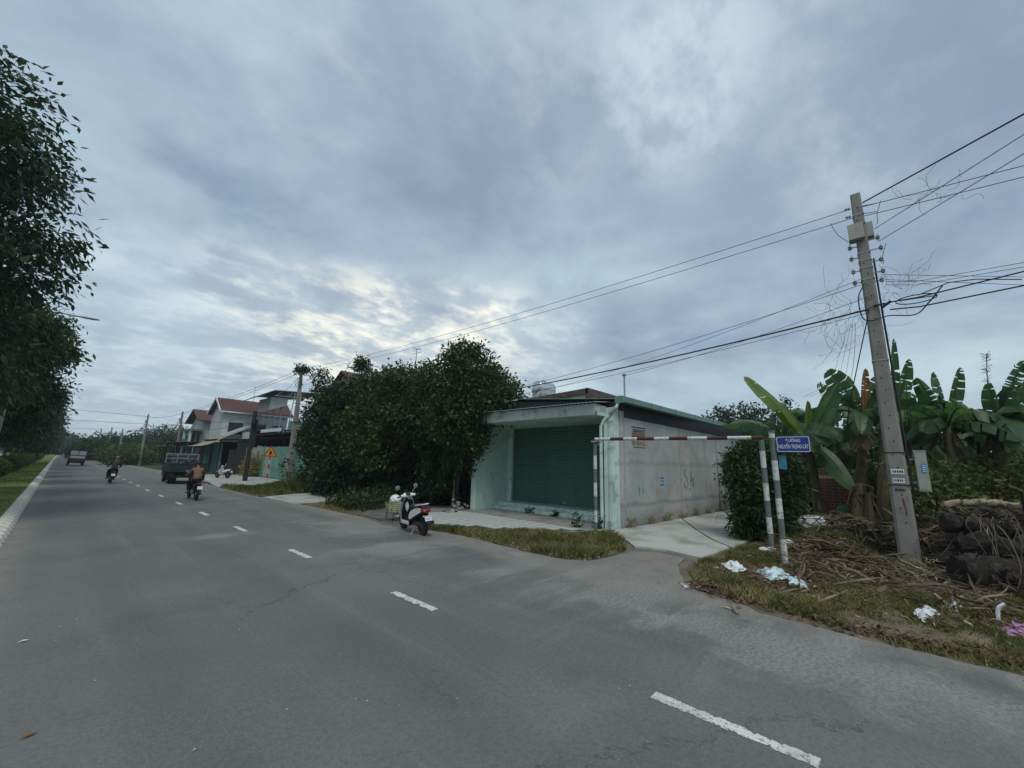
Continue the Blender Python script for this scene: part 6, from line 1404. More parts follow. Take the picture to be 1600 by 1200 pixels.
# thin sprigs reaching above the clump, each a stem with few leaf tufts
def sprig(label, base, tip, blobs, seed):
    t = root('flowering_branch_tree', label, 'tree', base); rg = np.random.default_rng(seed); m_ = MB(); pts = limb(m_, base, tip, .06, .015, rg, 6, .06, 8)
    for b_ in blobs: limb(m_, pts[5], b_[:3], .02, .006, rg, 4, .2, 4)
    m_.build('stem', bark, t, True); crown('crown', blobs, 700, .17, .09, leafD, t, seed, per=6, spread=.22, spiky=.3)
tp1 = AX(566, 563, 11.5); sprig('slim tree whose top sprigs stick up above the gabled roof', (11.8, 22.5, 0), tuple(tp1), [(tp1.x, tp1.y, tp1.z, .3, .45, .25), (tp1.x, tp1.y + .5, tp1.z - .35, .3, .3, .2), (tp1.x, tp1.y - .5, tp1.z - .5, .3, .3, .25)], 71)
tp2 = AX(505, 580, 11.8); sprig('slim tree with sparse leafy twigs beside the second pole top', (12.0, 28, 0), tuple(tp2), [(tp2.x, tp2.y, tp2.z, .3, .5, .25), (tp2.x, tp2.y + .9, tp2.z - .5, .3, .5, .3), (tp2.x, tp2.y - .5, tp2.z - .6, .3, .5, .3), (tp2.x, tp2.y + 1.8, tp2.z + .1, .3, .5, .25), (tp2.x, tp2.y + .3, tp2.z - 1.3, .4, .6, .3)], 72)
tp3 = AX(469, 577, 12.5); crown('creeper_tuft', [(12.6, 35.8, tp3.z, .45, .5, .28)], 420, .2, .1, leafD, p2, 73, per=6, spread=.25, spiky=.3)
v, f_ = crown_arrays([(12.55, 35.9, 8.2, .2, .3, .3), (12.55, 36.0, 1.2, .5, .7, .8)], 260, .16, .09, np.random.default_rng(3), per=6, spread=.2); stuff(npmesh('creeper_tuft', v, f_, leafD, p2))
def bush(name, label, blobs, n, L, W_, lm, seed, cat='bush', core=True, **k):
    c = blobs[0]; t = root(name, label, cat, (c[0], c[1], 0)); m_ = MB(); rg = np.random.default_rng(seed)
    for b_ in blobs:
        for q in range(3): limb(m_, (b_[0] + rg.normal() * .1, b_[1] + rg.normal() * .1, 0), (b_[0] + rg.normal() * b_[3] * .5, b_[1] + rg.normal() * b_[4] * .5, b_[2] + b_[5] * .6), .03, .008, rg, 5, .15, 4)
    m_.build('stems', bark, t, True); crown('foliage', blobs, n, L, W_, lm, t, seed, **k); return t
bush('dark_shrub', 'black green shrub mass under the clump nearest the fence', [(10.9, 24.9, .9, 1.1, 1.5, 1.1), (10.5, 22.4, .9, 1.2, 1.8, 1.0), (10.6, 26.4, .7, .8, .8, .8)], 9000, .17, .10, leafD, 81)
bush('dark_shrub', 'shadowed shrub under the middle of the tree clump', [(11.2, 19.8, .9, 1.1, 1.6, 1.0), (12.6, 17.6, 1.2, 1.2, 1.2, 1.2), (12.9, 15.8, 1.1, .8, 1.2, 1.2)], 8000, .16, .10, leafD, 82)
bush('dark_shrub', 'added dark undergrowth blackening the gap beside the shop wall', [(13.2, 14.6, .8, .4, .6, .8), (12.3, 16.2, 1.0, .9, .9, 1.2), (11.9, 18.0, 1.6, .9, .9, 1.3)], 7000, .16, .10, leafD, 87)  # shrub added to make the gap under the trees read black
bush('low_bush', 'low bright green leafy plants on the bed left of the scooter', [(9.3, 16.9, .25, 1.2, .9, .40), (8.6, 15.8, .2, .8, .7, .30), (10.6, 17.4, .35, 1.0, .9, .5), (8.3, 17.0, .2, .7, .8, .3)], 6500, .11, .06, leafM_, 83, spread=.18, droop=0)
for i, (x, y) in enumerate(((8.2, 18.2), (9.4, 19.0), (10.1, 23.9))): pass
blades('roadside_weeds', [(9.2, 24.6), (12.8, 23.6), (12.8, 29), (9.8, 28)], 14000, .75, .022, grassM, 24, 'tall bright green weeds before the green fence end', lean=.6, clump=40)
blades('verge_grass', SHV, 34000, .22, .02, grassM, 25, 'rough grass on the verge before the green fence', lean=.8, clump=140)
blades('verge_grass', TV, 9000, .12, .014, grassdry, 26, 'thin grass at the foot of the dark trees', lean=.9, clump=60)
bush('creeper', 'dry brown creeper bush against the grey gate', [(12.7, 45.5, 1.1, .5, .9, 1.1), (12.7, 46.8, .7, .5, .7, .8)], 2600, .16, .08, grassdry, 84)
# shop front verge
blades('verge_grass', VERGE, 24000, .16, .010, grassM, 27, 'grass and weeds on the verge in front of the shop tiles', lean=.8, clump=160, patchy=.1)
blades('verge_grass', VERGE, 20000, .15, .010, grassdry, 28, 'yellowing grass mixed into the shop verge', lean=.9, clump=90)
for i, (x, y, h_, lab) in enumerate(((13.35, 11.05, .22, 'little weed growing at the shop step, left'), (13.35, 9.75, .12, 'smallest weed at the middle of the shop step'), (11.75, 7.7, .35, 'weed beside the left barrier post'), (12.1, 7.1, .3, 'weed at the foot of the mint corner pier'))):
    t = root('small_weed', lab, 'weed', (x, y, .02)); crown('leaves', [(x, y, h_ * .6, .13, .13, h_ * .5)], 90, .10, .05, leafD, t, 120 + i, per=5, spread=.1, droop=-.2); m_ = MB(); m_.tube([(x, y, .02), (x + .02, y, h_)], .006, 4); m_.build('stem', bark, t)
for i in range(7):
    x = 13.1 + i * 1.45; y = sidey(x) - .12; 
    t = root('small_weed', ['first', 'second', 'third', 'fourth', 'fifth', 'sixth', 'seventh'][i] + ' weed tuft along the foot of the grey wall', 'weed', (x, y, .03), 0, 'weeds along the grey wall'); crown('leaves', [(x, y, .12, .25, .08, .12)], 90, .10, .03, grassdry, t, 130 + i, per=5, spread=.1, droop=-.3)

# ---- bush at the lane mouth
BB = [(14.2, 3.0, 1.7, .85, .62, .95), (14.2, 2.75, .8, .85, .62, .75), (14.1, 3.15, .5, .7, .45, .5), (14.6, 2.55, 2.25, .8, .5, .55), (14.4, 3.05, 2.35, .7, .5, .45), (14.7, 2.35, 1.4, .8, .5, 1.1), (14.25, 3.4, 1.9, .5, .3, .6)]
bush('lane_bush', 'large dark green leafy bush at the right side of the concrete lane', BB, 22000, .15, .05, leafBush, 85, spread=.22, droop=.25, spiky=.2)
# ---- tree with airy crown behind
ab = AX(1150, 640, 40); tree('airy_tree', 'airy round crowned tree far beyond the end of the lane', 'tree', (40, ab.y, 0), 8.4, [(40, ab.y, 6.6, 1.8, 1.9, 1.2), (40.5, ab.y + 1.6, 6.3, 1.5, 1.3, 1.1), (40, ab.y - 1.8, 6.2, 1.5, 1.3, 1.1), (40, ab.y - 3.8, 6.4, 1.5, 1.5, 1.2), (40, ab.y, 5.2, 2.5, 3.5, .9)], 5200, .28, .13, leafB, 86, tr=.2, limbs=14, per=8, spread=.4, spiky=.2)
for i, (x, y, h_, lab) in enumerate(((30, 2.5, 5.2, 'dark leafy tree behind the banana plants, left'), (31, -.5, 5.5, 'dark leafy tree behind the leaning pole'), (30, -4.0, 5.2, 'dark leafy tree behind the right banana plants'), (28, 5.6, 4.6, 'low green tree over the end of the grey wall'), (26, 4.0, 4.0, 'green shrub tree at the end of the lane'), (29, -7.5, 5.2, 'dark tree at the right edge of the lot'))):
    tree('background_tree', lab, 'tree', (x, y, 0), h_, [(x, y, h_ * .62, 2.0, 1.9, h_ * .33), (x, y + 1.3, h_ * .4, 1.8, 1.5, h_ * .33), (x - .5, y - 1.3, h_ * .42, 1.8, 1.5, h_ * .35)], 6500, .26, .13, [leafD, leafM_][i % 2], 500 + i, limbs=5, per=8, spread=.4)

GB = [(22.5, 3.4, 2.2), (22.5, 1.0, 2.4), (22.8, -1.4, 2.6), (22.5, -3.8, 2.6), (22.5, -6.2, 2.8)]
for i, (x, y, z) in enumerate(GB):
    bush('broadleaf_bush', ['first', 'second', 'third', 'fourth', 'last'][i] + ' yellow green bush from the lane behind the banana stems', [(x, y, z * .6, 1.1, 1.3, z * .5), (x + .4, y + .8, z * .5, .9, 1.0, z * .45)], 4200, .24, .12, leafL, 600 + i, spread=.35)
# ------------------------------------------------------------------ BANANA PLANTS
def banana_leaf(par, base, tip, arch, width, mm, seed, tear=.35, fold=.5, droop=.0, roll_=None):
    rg = random.Random(seed); a, b = Vector(base), Vector(tip); L = (b - a).length; width = min(width, L * .30)
    n = 26; ctrl = a.lerp(b, .45) + Vector((0, 0, arch)); pts = []
    for i in range(n + 1): t_ = i / n; pts.append(a * (1 - t_) ** 2 + ctrl * 2 * t_ * (1 - t_) + b * t_ * t_)
    m_ = MB(); m_.tube(pts, [max(.004, .028 * (1 - i / n) + .003) for i in range(n + 1)], 5)
    st = .16                                                   # bare stalk portion
    side0 = None
    for s in (-1, 1):
        i = 0; k = int(st * n)
        while k < n:
            seg = rg.choice((1, 2, 2, 3, 4, 5)) if rg.random() < tear * 2 else 6
            e = min(n, k + seg); vs = []; dr = rg.uniform(0, 1) * tear; gp_ = .34 if rg.random() < tear * 1.4 else 0
            for j in range(k, e + 1):
                t_ = (j / n - st) / (1 - st); w_ = width * (max(0, math.sin(math.pi * min(1, t_ * .90 + .08))) ** .55) * (1 if j < n else .05)
                d = (pts[min(j + 1, n)] - pts[max(j - 1, 0)]).normalized(); sd_ = d.cross(Vector((0, 0, 1)))
                if sd_.length < .1: sd_ = d.cross(Vector((1, 0, 0)))
                sd_.normalize(); upv = sd_.cross(d).normalized()
                if roll_ is None: roll_ = R(rg.uniform(35, 75)) * (1 if rg.random() < .5 else -1) if droop < .15 else R(rg.uniform(-30, 30))
                if roll_: sd_ = (Matrix.Rotation(roll_, 3, d) @ sd_); upv = sd_.cross(d).normalized()
                pj = pts[j] + d * (gp_ * .2 * width if j == k else (-gp_ * .2 * width if j == e else 0))
                o1 = sd_ * s * math.cos(fold * .4) * w_ * .5 + upv * w_ * .5 * math.sin(fold * .4)
                o2 = o1 + (sd_ * s * math.cos(fold + dr) * w_ * .5 - upv * w_ * .5 * math.sin(fold + dr) * 1.0) + Vector((0, 0, -1)) * w_ * (droop + dr * .6) + d * w_ * .18
                vs += [pts[j], pj + o1, pj + o2]
            q = e - k
            m_.add(vs, [(3 * r_, 3 * r_ + 1, 3 * r_ + 4, 3 * r_ + 3) for r_ in range(q)] + [(3 * r_ + 1, 3 * r_ + 2, 3 * r_ + 5, 3 * r_ + 4) for r_ in range(q)])
            k = e
    return m_.build('leaf', mm, par, True)
def banana(label, base, crownp, r_, leaves, seed, extra=6, group='banana plants in the lot', ragged=.35):
    t = root('banana_plant', label, 'banana plant', tuple(base), 0, group); rg = random.Random(seed); b, c = Vector(base), Vector(crownp)
    m_ = MB(); n = 9; m_.tube([b.lerp(c, i / n) + Vector((rg.uniform(-.02, .02), rg.uniform(-.02, .02), 0)) for i in range(n + 1)], [r_ * (1 - .5 * i / n) for i in range(n + 1)], 9); m_.build('pseudostem', stemM, t, True)
    m_ = MB()
    for i in range(7):
        z = rg.uniform(.3, .95); p = b.lerp(c, z); a = rg.uniform(0, 6.28); d = Vector((math.cos(a), math.sin(a), 0)) * r_ * 1.0; L = rg.uniform(.4, .9)
        m_.tube([p + d, p + d * 1.7 - Vector((0, 0, L * .4)), p + d * 1.5 - Vector((0, 0, L))], [.03, .045, .008], 4)
    m_.build('dry_sheaths', bananaD, t)
    for k, lf in enumerate(leaves):
        tip, arch, wd, mm = lf[:4]; kw = lf[4] if len(lf) > 4 else {}
        banana_leaf(t, c - Vector((0, 0, .15)), tip, arch, wd, mm, seed * 31 + k, **kw)
    for k in range(extra):
        a = rg.uniform(0, 6.28); L = rg.uniform(1.3, 2.0); el_ = rg.uniform(-.3, .9)
        tip = c + Vector((math.cos(a) * L * math.cos(el_), math.sin(a) * L * math.cos(el_), L * math.sin(el_)))
        banana_leaf(t, c - Vector((0, 0, .1)), tip, rg.uniform(.2, .7), rg.uniform(.30, .42), bananaM, seed * 77 + k, tear=ragged)
    for k in range(6):
        a = rg.uniform(0, 6.28); L = rg.uniform(1.3, 2.1); tip = c + Vector((math.cos(a) * L * .8, math.sin(a) * L * .8, rg.uniform(-1.0, .2)))
        banana_leaf(t, c - Vector((0, 0, .1)), tip, rg.uniform(.7, 1.1), rg.uniform(.40, .55), bananaM, seed * 57 + k, tear=ragged, droop=.35)
    for k in range(2):
        a = rg.uniform(0, 6.28); L = rg.uniform(.7, 1.1); banana_leaf(t, c - Vector((0, 0, .25)), c + Vector((math.cos(a) * .35, math.sin(a) * .5, -L)), .35, .15, bananaD, seed * 99 + k, tear=.6, droop=.3)
    return t
X1 = 17.2
banana('bright young banana plant right behind the street name sign', (X1, AX(1280, 800, X1).y, .3), AX(1264, 688, X1), .17,
       [(AX(1163, 588, X1 - .3), .35, .40, bananaY, dict(tear=.08, fold=.35)), (AX(1262, 626, X1), .0, .20, bananaY, dict(tear=.0, fold=1.2, roll_=.8)), (AX(1216, 628, X1 - .6), .3, .38, bananaY, dict(tear=.1, fold=.5)),
        (AX(1312, 596, X1 + .3), .1, .34, bananaM, dict(tear=.1, fold=.5)), (AX(1335, 765, X1 - .5), .55, .42, bananaM, dict(tear=.15, droop=.2)), (AX(1125, 665, X1 + 1.2), .45, .36, bananaM, dict(tear=.5, droop=.25))], 1, 1)
X2 = 18.6
banana('big banana plant with tattered leaves left of the concrete pole', (X2, AX(1338, 800, X2).y, .3), AX(1350, 655, X2), .2,
       [(AX(1292, 578, X2), .5, .42, bananaM, dict(tear=.5)), (AX(1277, 600, X2 + .5), .3, .38, bananaM, dict(tear=.6)), (AX(1300, 640, X2 - .3), .5, .5, bananaM, dict(tear=.3, droop=.3)), (AX(1316, 690, X2 - .6), .6, .5, bananaM, dict(tear=.3, droop=.4)),
        (AX(1352, 575, X2), .05, .22, orangeD, dict(tear=.5, fold=.9)), (AX(1385, 585, X2 + .4), .2, .42, bananaM, dict(tear=.3)), (AX(1400, 640, X2 - .6), .6, .45, bananaM, dict(tear=.3, droop=.2)), (AX(1340, 700, X2 - .9), .4, .4, bananaD, dict(tear=.6, droop=.5))], 2, 2)
X3 = 19.5
banana('tall banana plant hidden behind the concrete pole', (X3, AX(1405, 800, X3).y, .3), AX(1398, 660, X3), .2,
       [(AX(1396, 528, X3), .0, .30, bananaM, dict(tear=.75, fold=.8)), (AX(1420, 560, X3), .1, .26, bananaM, dict(tear=.75)), (AX(1445, 640, X3), .4, .4, bananaM, dict(tear=.5, droop=.2)), (AX(1425, 615, X3 - .5), .5, .5, bananaM, dict(tear=.2, droop=.5))], 3, 3)
X4 = 17.5
banana('banana plant with torn upright leaves right of the pole', (X4, AX(1500, 780, X4).y, .9), AX(1480, 665, X4), .19,
       [(AX(1430, 590, X4), .25, .34, bananaM, dict(tear=.55, fold=.8)), (AX(1458, 580, X4 + .3), .2, .30, bananaM, dict(tear=.85, fold=.9)), (AX(1500, 573, X4), .0, .26, bananaM, dict(tear=.7)), (AX(1440, 668, X4 - .8), .5, .42, bananaM, dict(tear=.3, droop=.4)), (AX(1600, 688, X4 - .8), .65, .36, bananaM, dict(tear=.6, droop=.3)), (AX(1462, 640, X4 - .3), .2, .4, bananaM, dict(tear=.5, droop=.4))], 4, 3)
X5 = 18.2
banana('banana plant with dense drooping leaves near the right edge', (X5, AX(1565, 780, X5).y, 1.0), AX(1556, 660, X5), .2,
       [(AX(1545, 598, X5), .1, .45, bananaM, dict(tear=.2)), (AX(1575, 605, X5), .2, .40, bananaM, dict(tear=.4)), (AX(1520, 660, X5 - .5), .6, .48, bananaM, dict(tear=.3, droop=.3)), (AX(1600, 562, X5), .2, .35, bananaM, dict(tear=.9)), (AX(1592, 590, X5 - .4), .2, .32, bananaM, dict(tear=.9)), (AX(1600, 640, X5 - .9), .5, .5, bananaM, dict(tear=.2, droop=.4))], 5, 3)
X6 = 20
banana('banana plant at the very right edge behind the weeds', (X6, AX(1640, 780, X6).y, 1.0), AX(1625, 660, X6), .2, [(AX(1590, 600, X6), .3, .4, bananaM, dict(tear=.5)), (AX(1610, 590, X6), .3, .4, bananaM, dict(tear=.5))], 6, 6)
for i, (px, py, X, lab) in enumerate(((1325, 690, 21.5, 'low banana plant in the shade behind the brick wall'), (1440, 690, 21, 'low banana plant with yellowed stalks right of the pole'), (1530, 690, 21, 'low dark banana plant behind the right weeds'), (1225, 680, 21, 'banana plant with flat leaf over the end of the wall'))):
    banana(lab, (X, AX(px, 780, X).y, .2), AX(px, py, X), .16, [(AX(px, py - 50, X), .1, .3, bananaM, dict(tear=.4)), (AX(px + 25, py - 35, X), .3, .38, bananaM, dict(tear=.4)), (AX(px - 30, py - 20, X), .4, .38, bananaM, dict(tear=.4))] + ([(AX(1140, 662, 19), .6, .36, bananaM, dict(tear=.6, droop=.3))] if i == 3 else []), 20 + i, 5)
# dead flower spike above
sp0 = AX(1543, 600, 19); m_ = MB(); rg = random.Random(8); top_ = AX(1541, 552, 19); m_.tube([sp0, top_], .012, 4)
for i in range(60): p = sp0.lerp(top_, rg.random()); m_.tube([p, p + Vector((rg.uniform(-.1, .1), rg.uniform(-.14, .14), rg.uniform(-.02, .12)))], .006, 3)
tag(m_.build('dry_flower_spike', vine_m), 'brown dry grass plume standing above the banana leaves', 'plant')

# brick ruin walls in the lot
def brickwall(label, x, y0, y1, h, z0=0.):
    t = root('brick_wall', label, 'wall', (x, (y0 + y1) / 2, z0)); k = 0; b0 = None
    rows_ = int(h / .12); cols = int((y1 - y0) / .36)
    if rows_ * cols > 290: cols = 290 // rows_
    dy = (y1 - y0) / cols
    bx('mortar', concrete, t, x + .02, x + .2, y0, y1, z0, z0 + rows_ * .12)
    for r_ in range(rows_):
        for c in range(cols):
            if r_ > rows_ - 4 and random.random() < .3: continue
            if b0 is None: m_ = MB(); m_.box(x - .01, x + .10, y0 + .01, y0 + dy - .012, z0 + .01, z0 + .112); b0 = m_.build('brick', brickM, t); pc = b0
            else: pc = inst(b0)
            pc.location = (random.uniform(-.006, .006), c * dy + (dy / 2 if r_ % 2 else 0), r_ * .12)
brickwall('ruined dark red brick wall in shadow between the banana stems', 20.5, AX(1345, 760, 20.5).y, AX(1278, 760, 20.5).y, 2.2)
brickwall('patch of exposed brick wall behind the weeds at right', 19.5, AX(1572, 750, 19.5).y, AX(1478, 750, 19.5).y, 1.5, .9)
m_ = MB(); m_.tube([AX(1440, 735, 18.5), AX(1585, 726, 18.5)], .03, 6); tag(m_.build('fallen_cane', stickM), 'thin pale cane lying across the weeds at right', 'cane')
m_ = MB(); p = AX(1335, 775, 19.8); m_.box(p.x, p.x + .3, p.y - .2, p.y + .25, .2, 1.3); tag(m_.build('red_cloth', M('dark_red_cloth', (.16, .012, .02), .85, var=.3)), 'dark red cloth hanging low beside the brick wall', 'cloth')
m_ = MB(); p = AX(1318, 800, 19.0); m_.sph(p, .22, 8, 6, (.5, 1, 1.1)); tag(m_.build('green_bag', M('green_plastic', (.03, .16, .09), .5)), 'small green plastic bag by the red cloth', 'bag')

# ------------------------------------------------------------------ LOT: weeds, litter, logs, bags
FRONT = [(7.1, -3.5), (7.1, -.9), (7.06, .1), (7.2, .95), (7.3, 1.55), (7.55, 2.25), (7.9, 2.75), (8.6, 3.05), (9.4, 3.2), (12.5, 3.0), (13.4, 2.6), (12.2, 2.1), (12.6, 1.2), (13.0, .3), (12.6, -.8), (11.6, -2.5), (10.5, -3.5)]
blades('lot_grass', FRONT, 74000, .13, .009, grassM, 31, 'short green grass along the edge of the littered lot', hf=lot_h, lean=.9, clump=260, patchy=.01)
blades('lot_grass', FRONT, 62000, .12, .009, grassdry, 32, 'drying yellow grass along the road edge of the lot', hf=lot_h, lean=1.1, clump=200, patchy=.35)
BACK = [(11.6, -2.5), (12.6, -.8), (12.9, .3), (12.4, 1.2), (12.2, 2.1), (13.4, 2.6), (16, 2.2), (17, 0), (17, -6), (10.6, -5)]
blades('lot_weeds', BACK, 40000, .28, .014, grassM, 33, 'rough weeds between the fallen trunks', hf=lot_h, lean=.9, clump=160)
blades('lot_weeds', BACK, 26000, .20, .012, grassdry, 34, 'withered weeds among the debris', hf=lot_h, lean=1.2, clump=160)
BANK = [(14.3, -.4), (19, .3), (24, .2), (24, -9), (14, -9), (13.8, -3)]
blades('bank_weeds', BANK, 52000, .5, .028, grassM, 35, 'green weeds covering the bank behind the debris', hf=lot_h, lean=.8, clump=240)
v, f_ = crown_arrays([(15.6 + (i * 37 % 30) * .1, -.8 - i * .42, 1.35 + .3 * math.sin(i * 2.1), .8, .7, .55) for i in range(16)] + [(16.6 + (i * 53 % 20) * .1, -1.0 - i * .6, 1.85 + .25 * math.sin(i * 1.3), .7, .7, .5) for i in range(10)], 24000, .13, .07, np.random.default_rng(8), per=7, spread=.3, droop=.3)
stuff(npmesh('bank_creeper', v, f_, leafmat('leaf_weed', (.045, .070, .018), (.12, .145, .038), (.24, .21, .08), .35)), 'leafy creeper tangled over the weedy bank', 'creeper')
# dry leaf litter: curled quads lying flat, thick on the heap
def litter_patch(name, pts, n, L, W_, mm, seed, label, lift=.02, up_=.25):
    rg = np.random.default_rng(seed); P_ = np.array(pts); i = rg.integers(0, len(P_), n)
    x = P_[i, 0] + rg.normal(size=n) * P_[i, 2]; y = P_[i, 1] + rg.normal(size=n) * P_[i, 3]; z = lot_h(x, y) + lift + np.abs(rg.normal(size=n)) * .04
    z = np.where(x < 7.1, .01, z)
    a = rg.random(n) * 6.28; d = np.stack([np.cos(a), np.sin(a), rg.normal(size=n) * up_], 1); s_ = np.stack([-np.sin(a), np.cos(a), rg.normal(size=n) * up_], 1)
    l = L * (.4 + rg.random(n) ** 2 * 1.4)[:, None]; w_ = W_ * (.5 + rg.random(n))[:, None]; c = np.stack([x, y, z], 1)
    V6 = np.stack([c - d * l / 2, c - d * l * .1 + s_ * w_ / 2 + [0, 0, .012], c + d * l / 2, c - d * l * .1 - s_ * w_ / 2 + [0, 0, .012]], 1).reshape(-1, 3)
    return stuff(npmesh(name, V6, np.arange(n * 4).reshape(-1, 4), mm), label, 'litter')
litter_patch('leaf_litter', [(12.2, 1.4, .8, .35), (12.9, 1.0, .8, .4), (11.6, 1.2, .6, .35), (12.4, .6, .9, .4), (12.0, 1.9, .6, .2)], 9500, .17, .05, litter, 41, 'heap of reddish brown dry leaf litter behind the sign')
litter_patch('leaf_litter', [(10.5, .6, .8, .6), (9.6, -.6, .9, .8), (11.0, -.6, .8, .6), (11.0, -1.8, .8, .7), (12.5, -2.4, 1, .8), (9.2, 1.8, .7, .5)], 5200, .20, .03, litter, 42, 'scattered dry strips and leaves over the lot')
litter_patch('edge_litter', [(7.35, -.8, .10, .5), (7.25, .3, .08, .5), (7.45, 1.5, .08, .5), (7.3, -1.6, .1, .4), (7.7, 2.45, .1, .15)], 1300, .10, .035, litter, 43, 'fallen leaves collected along the road edge', up_=.3)
litter_patch('edge_litter', [(7.85, 6.0, .15, .6), (7.8, 7.4, .12, .5), (8.0, 5.2, .2, .25), (8.4, 9.3, .3, .5)], 160, .06, .035, leafmat('pale_scrap', (.25, .24, .20), (.5, .48, .42), None, .1), 44, 'pale scraps along the shop verge edge')
litter_patch('pale_litter', [(9.4, .3, 1.0, 1.2), (10.5, -1.2, 1.2, 1.0), (11.5, .8, 1.0, .7), (13.0, -1.8, .9, .9)], 330, .22, .03, leafmat('pale_straw', (.30, .25, .16), (.5, .43, .30), None, .1), 45, 'pale straw and peel strips strewn over the lot')
# sticks
rg = random.Random(12)
stk = [((6.75, 1.75), (7.1, 1.95), .02, 'short thick pale stick lying on the asphalt edge'), ((8.0, 1.0), (9.9, .45), .018, 'long pale cane lying in the front grass'), ((7.7, 1.6), (8.9, 1.25), .014, 'thin cane lying near the road edge'), ((9.6, 1.3), (9.0, -.5), .012, 'long thin cane pointing towards the pole'), ((10.2, .9), (9.2, .0), .013, 'brown stick in the middle of the lot grass'),
       ((8.9, -.2), (9.8, -1.2), .014, 'stick left of the purple bag'), ((11.3, .2), (10.2, -.2), .02, 'short peeled stick by the foot of the pole'), ((8.5, .7), (8.9, -.3), .01, 'thin twig by the crumpled white bags'), ((10.6, 1.0), (10.9, .3), .012, 'dark twig behind the blue sheet')]
for (a, b_, r_, lab) in stk:
    za = float(lot_h(a[0], a[1])) + .05; zb = float(lot_h(b_[0], b_[1])) + .06; pa_, pb_ = Vector((*a, za if a[0] > 7.1 else .02)), Vector((*b_, zb))
    m_ = MB(); m_.tube([pa_, pa_.lerp(pb_, .35) + Vector((rg.uniform(-.03, .03), rg.uniform(-.03, .03), .015)), pa_.lerp(pb_, .7) + Vector((rg.uniform(-.03, .03), rg.uniform(-.03, .03), .01)), pb_], [r_, r_ * .9, r_ * .75, r_ * .5], 6); tag(m_.build('stick', stickM), lab, 'stick')
m_ = MB()
for i in range(420):
    x = rg.uniform(9, 16); y = rg.uniform(-4.5, 1.9)
    if x < 10 and y > 1: continue
    a = rg.uniform(0, 6.28); L = rg.uniform(.2, 1.1); z = float(lot_h(x, y)) + rg.uniform(.02, .25)
    if x > 11.3 and y < -.6: z += rg.uniform(0, .5)
    d = Vector((math.cos(a) * L, math.sin(a) * L, rg.uniform(-.12, .22))); p = Vector((x, y, z)); m_.tube([p, p + d * .5 + Vector((rg.uniform(-.06, .06), rg.uniform(-.06, .06), .03)), p + d], [rg.uniform(.006, .018)] * 2 + [.004], 4)
stuff(m_.build('brushwood', leafmat('brushwood_mix', (.07, .055, .04), (.22, .18, .12), (.38, .33, .25), 0., .9)), 'tangle of dry twigs and stalks over the debris pile', 'brushwood')
# rotting banana trunks
def log(label, a, b_, r0, r1, seed, mm=None, n=22):
    rg = random.Random(seed); a, b_ = Vector(a), Vector(b_); m_ = MB(); pts = []; rr_ = []
    for i in range(n + 1): k = i / n; pts.append(a.lerp(b_, k) + Vector((rg.uniform(-.03, .03), rg.uniform(-.03, .03), rg.uniform(-.02, .02) + .06 * math.sin(k * 3.1)))); rr_.append((r0 + (r1 - r0) * k) * rg.uniform(.72, 1.18))
    m_.tube(pts, rr_, 12); m_.v = [(x + rg.uniform(-1, 1) * r0 * .17, y + rg.uniform(-1, 1) * r0 * .17, z + rg.uniform(-1, 1) * r0 * .17) for x, y, z in m_.v]
    o = root('rotting_log', label, 'log', tuple(a)); m_.build('log', mm or rotM, o, True)
    m_ = MB()
    d = (b_ - a).normalized(); L = (b_ - a).length
    for i in range(9):
        k = rg.random(); p = a.lerp(b_, k); an = rg.uniform(-.5, 3.6); u = d.orthogonal().normalized(); v = d.cross(u); o_ = (u * math.cos(an) + v * math.sin(an)) * r0 * 1.02
        q = p + o_; m_.tube([q, q + d * rg.uniform(.15, .5) * 1 + Vector((0, 0, rg.uniform(-.1, .03))), q + d * rg.uniform(.3, .7) + Vector((rg.uniform(-.1, .1), rg.uniform(-.1, .1), -.12))], [.02, .016, .005], 4)
    m_.build('peeling_sheath', bananaD, o); return o
log('large black rotting banana trunk at the front right of the pile', (11.0, -.75, .34), (11.7, -2.9, .40), .30, .26, 1)
log('black trunk lying above the front one at right', (11.6, -.9, .75), (12.1, -3.0, .62), .24, .20, 2)
log('upper dark trunk slanting across the pile', (12.2, -.75, 1.10), (12.3, -2.6, .78), .17, .13, 3)
log('dark trunk end at the left of the black pile', (11.6, -.65, .30), (12.8, -1.6, .50), .26, .2, 4)
log('black hollow trunk lying left of the concrete pole', (13.6, .85, .42), (13.9, -.5, .48), .27, .24, 5)
log('thin black branch lying in front of the hollow trunk', (13.0, 1.3, .42), (13.3, -.2, .36), .08, .05, 6)
log('pale brown trunk lying on top of the debris behind the pile', (14.2, -.9, 1.35), (14.5, -2.2, 1.40), .09, .07, 7, stickM)
log('small pale log at the right edge above the trunks', (12.6, -2.3, 1.02), (12.8, -3.4, 1.0), .10, .08, 8, stickM)
log('brown trunk piece standing behind the pile', (13.4, -1.6, .6), (13.8, -2.0, 1.25), .13, .09, 9)
m_ = MB()
for i in range(26):
    rg2 = random.Random(i); y = -.9 - rg2.random() * 1.9; p = Vector((11.1 + rg2.random() * .9, y, 1.05 + rg2.random() * .35)); m_.tube(smooth([p, p + Vector((-.2, rg2.uniform(-.1, .1), -.15)), p + Vector((-.35, rg2.uniform(-.15, .15), -.6)), p + Vector((-.42, rg2.uniform(-.2, .2), -.95))], 3), [.006] * 10, 4)
stuff(m_.build('hanging_strips', leafmat('strip_mix', (.06, .05, .045), (.20, .17, .13), (.5, .45, .36), 0., .9)), 'dry strips hanging over the black trunks', 'dry strips')
v_, f_ = [], []
rgd = np.random.default_rng(91)
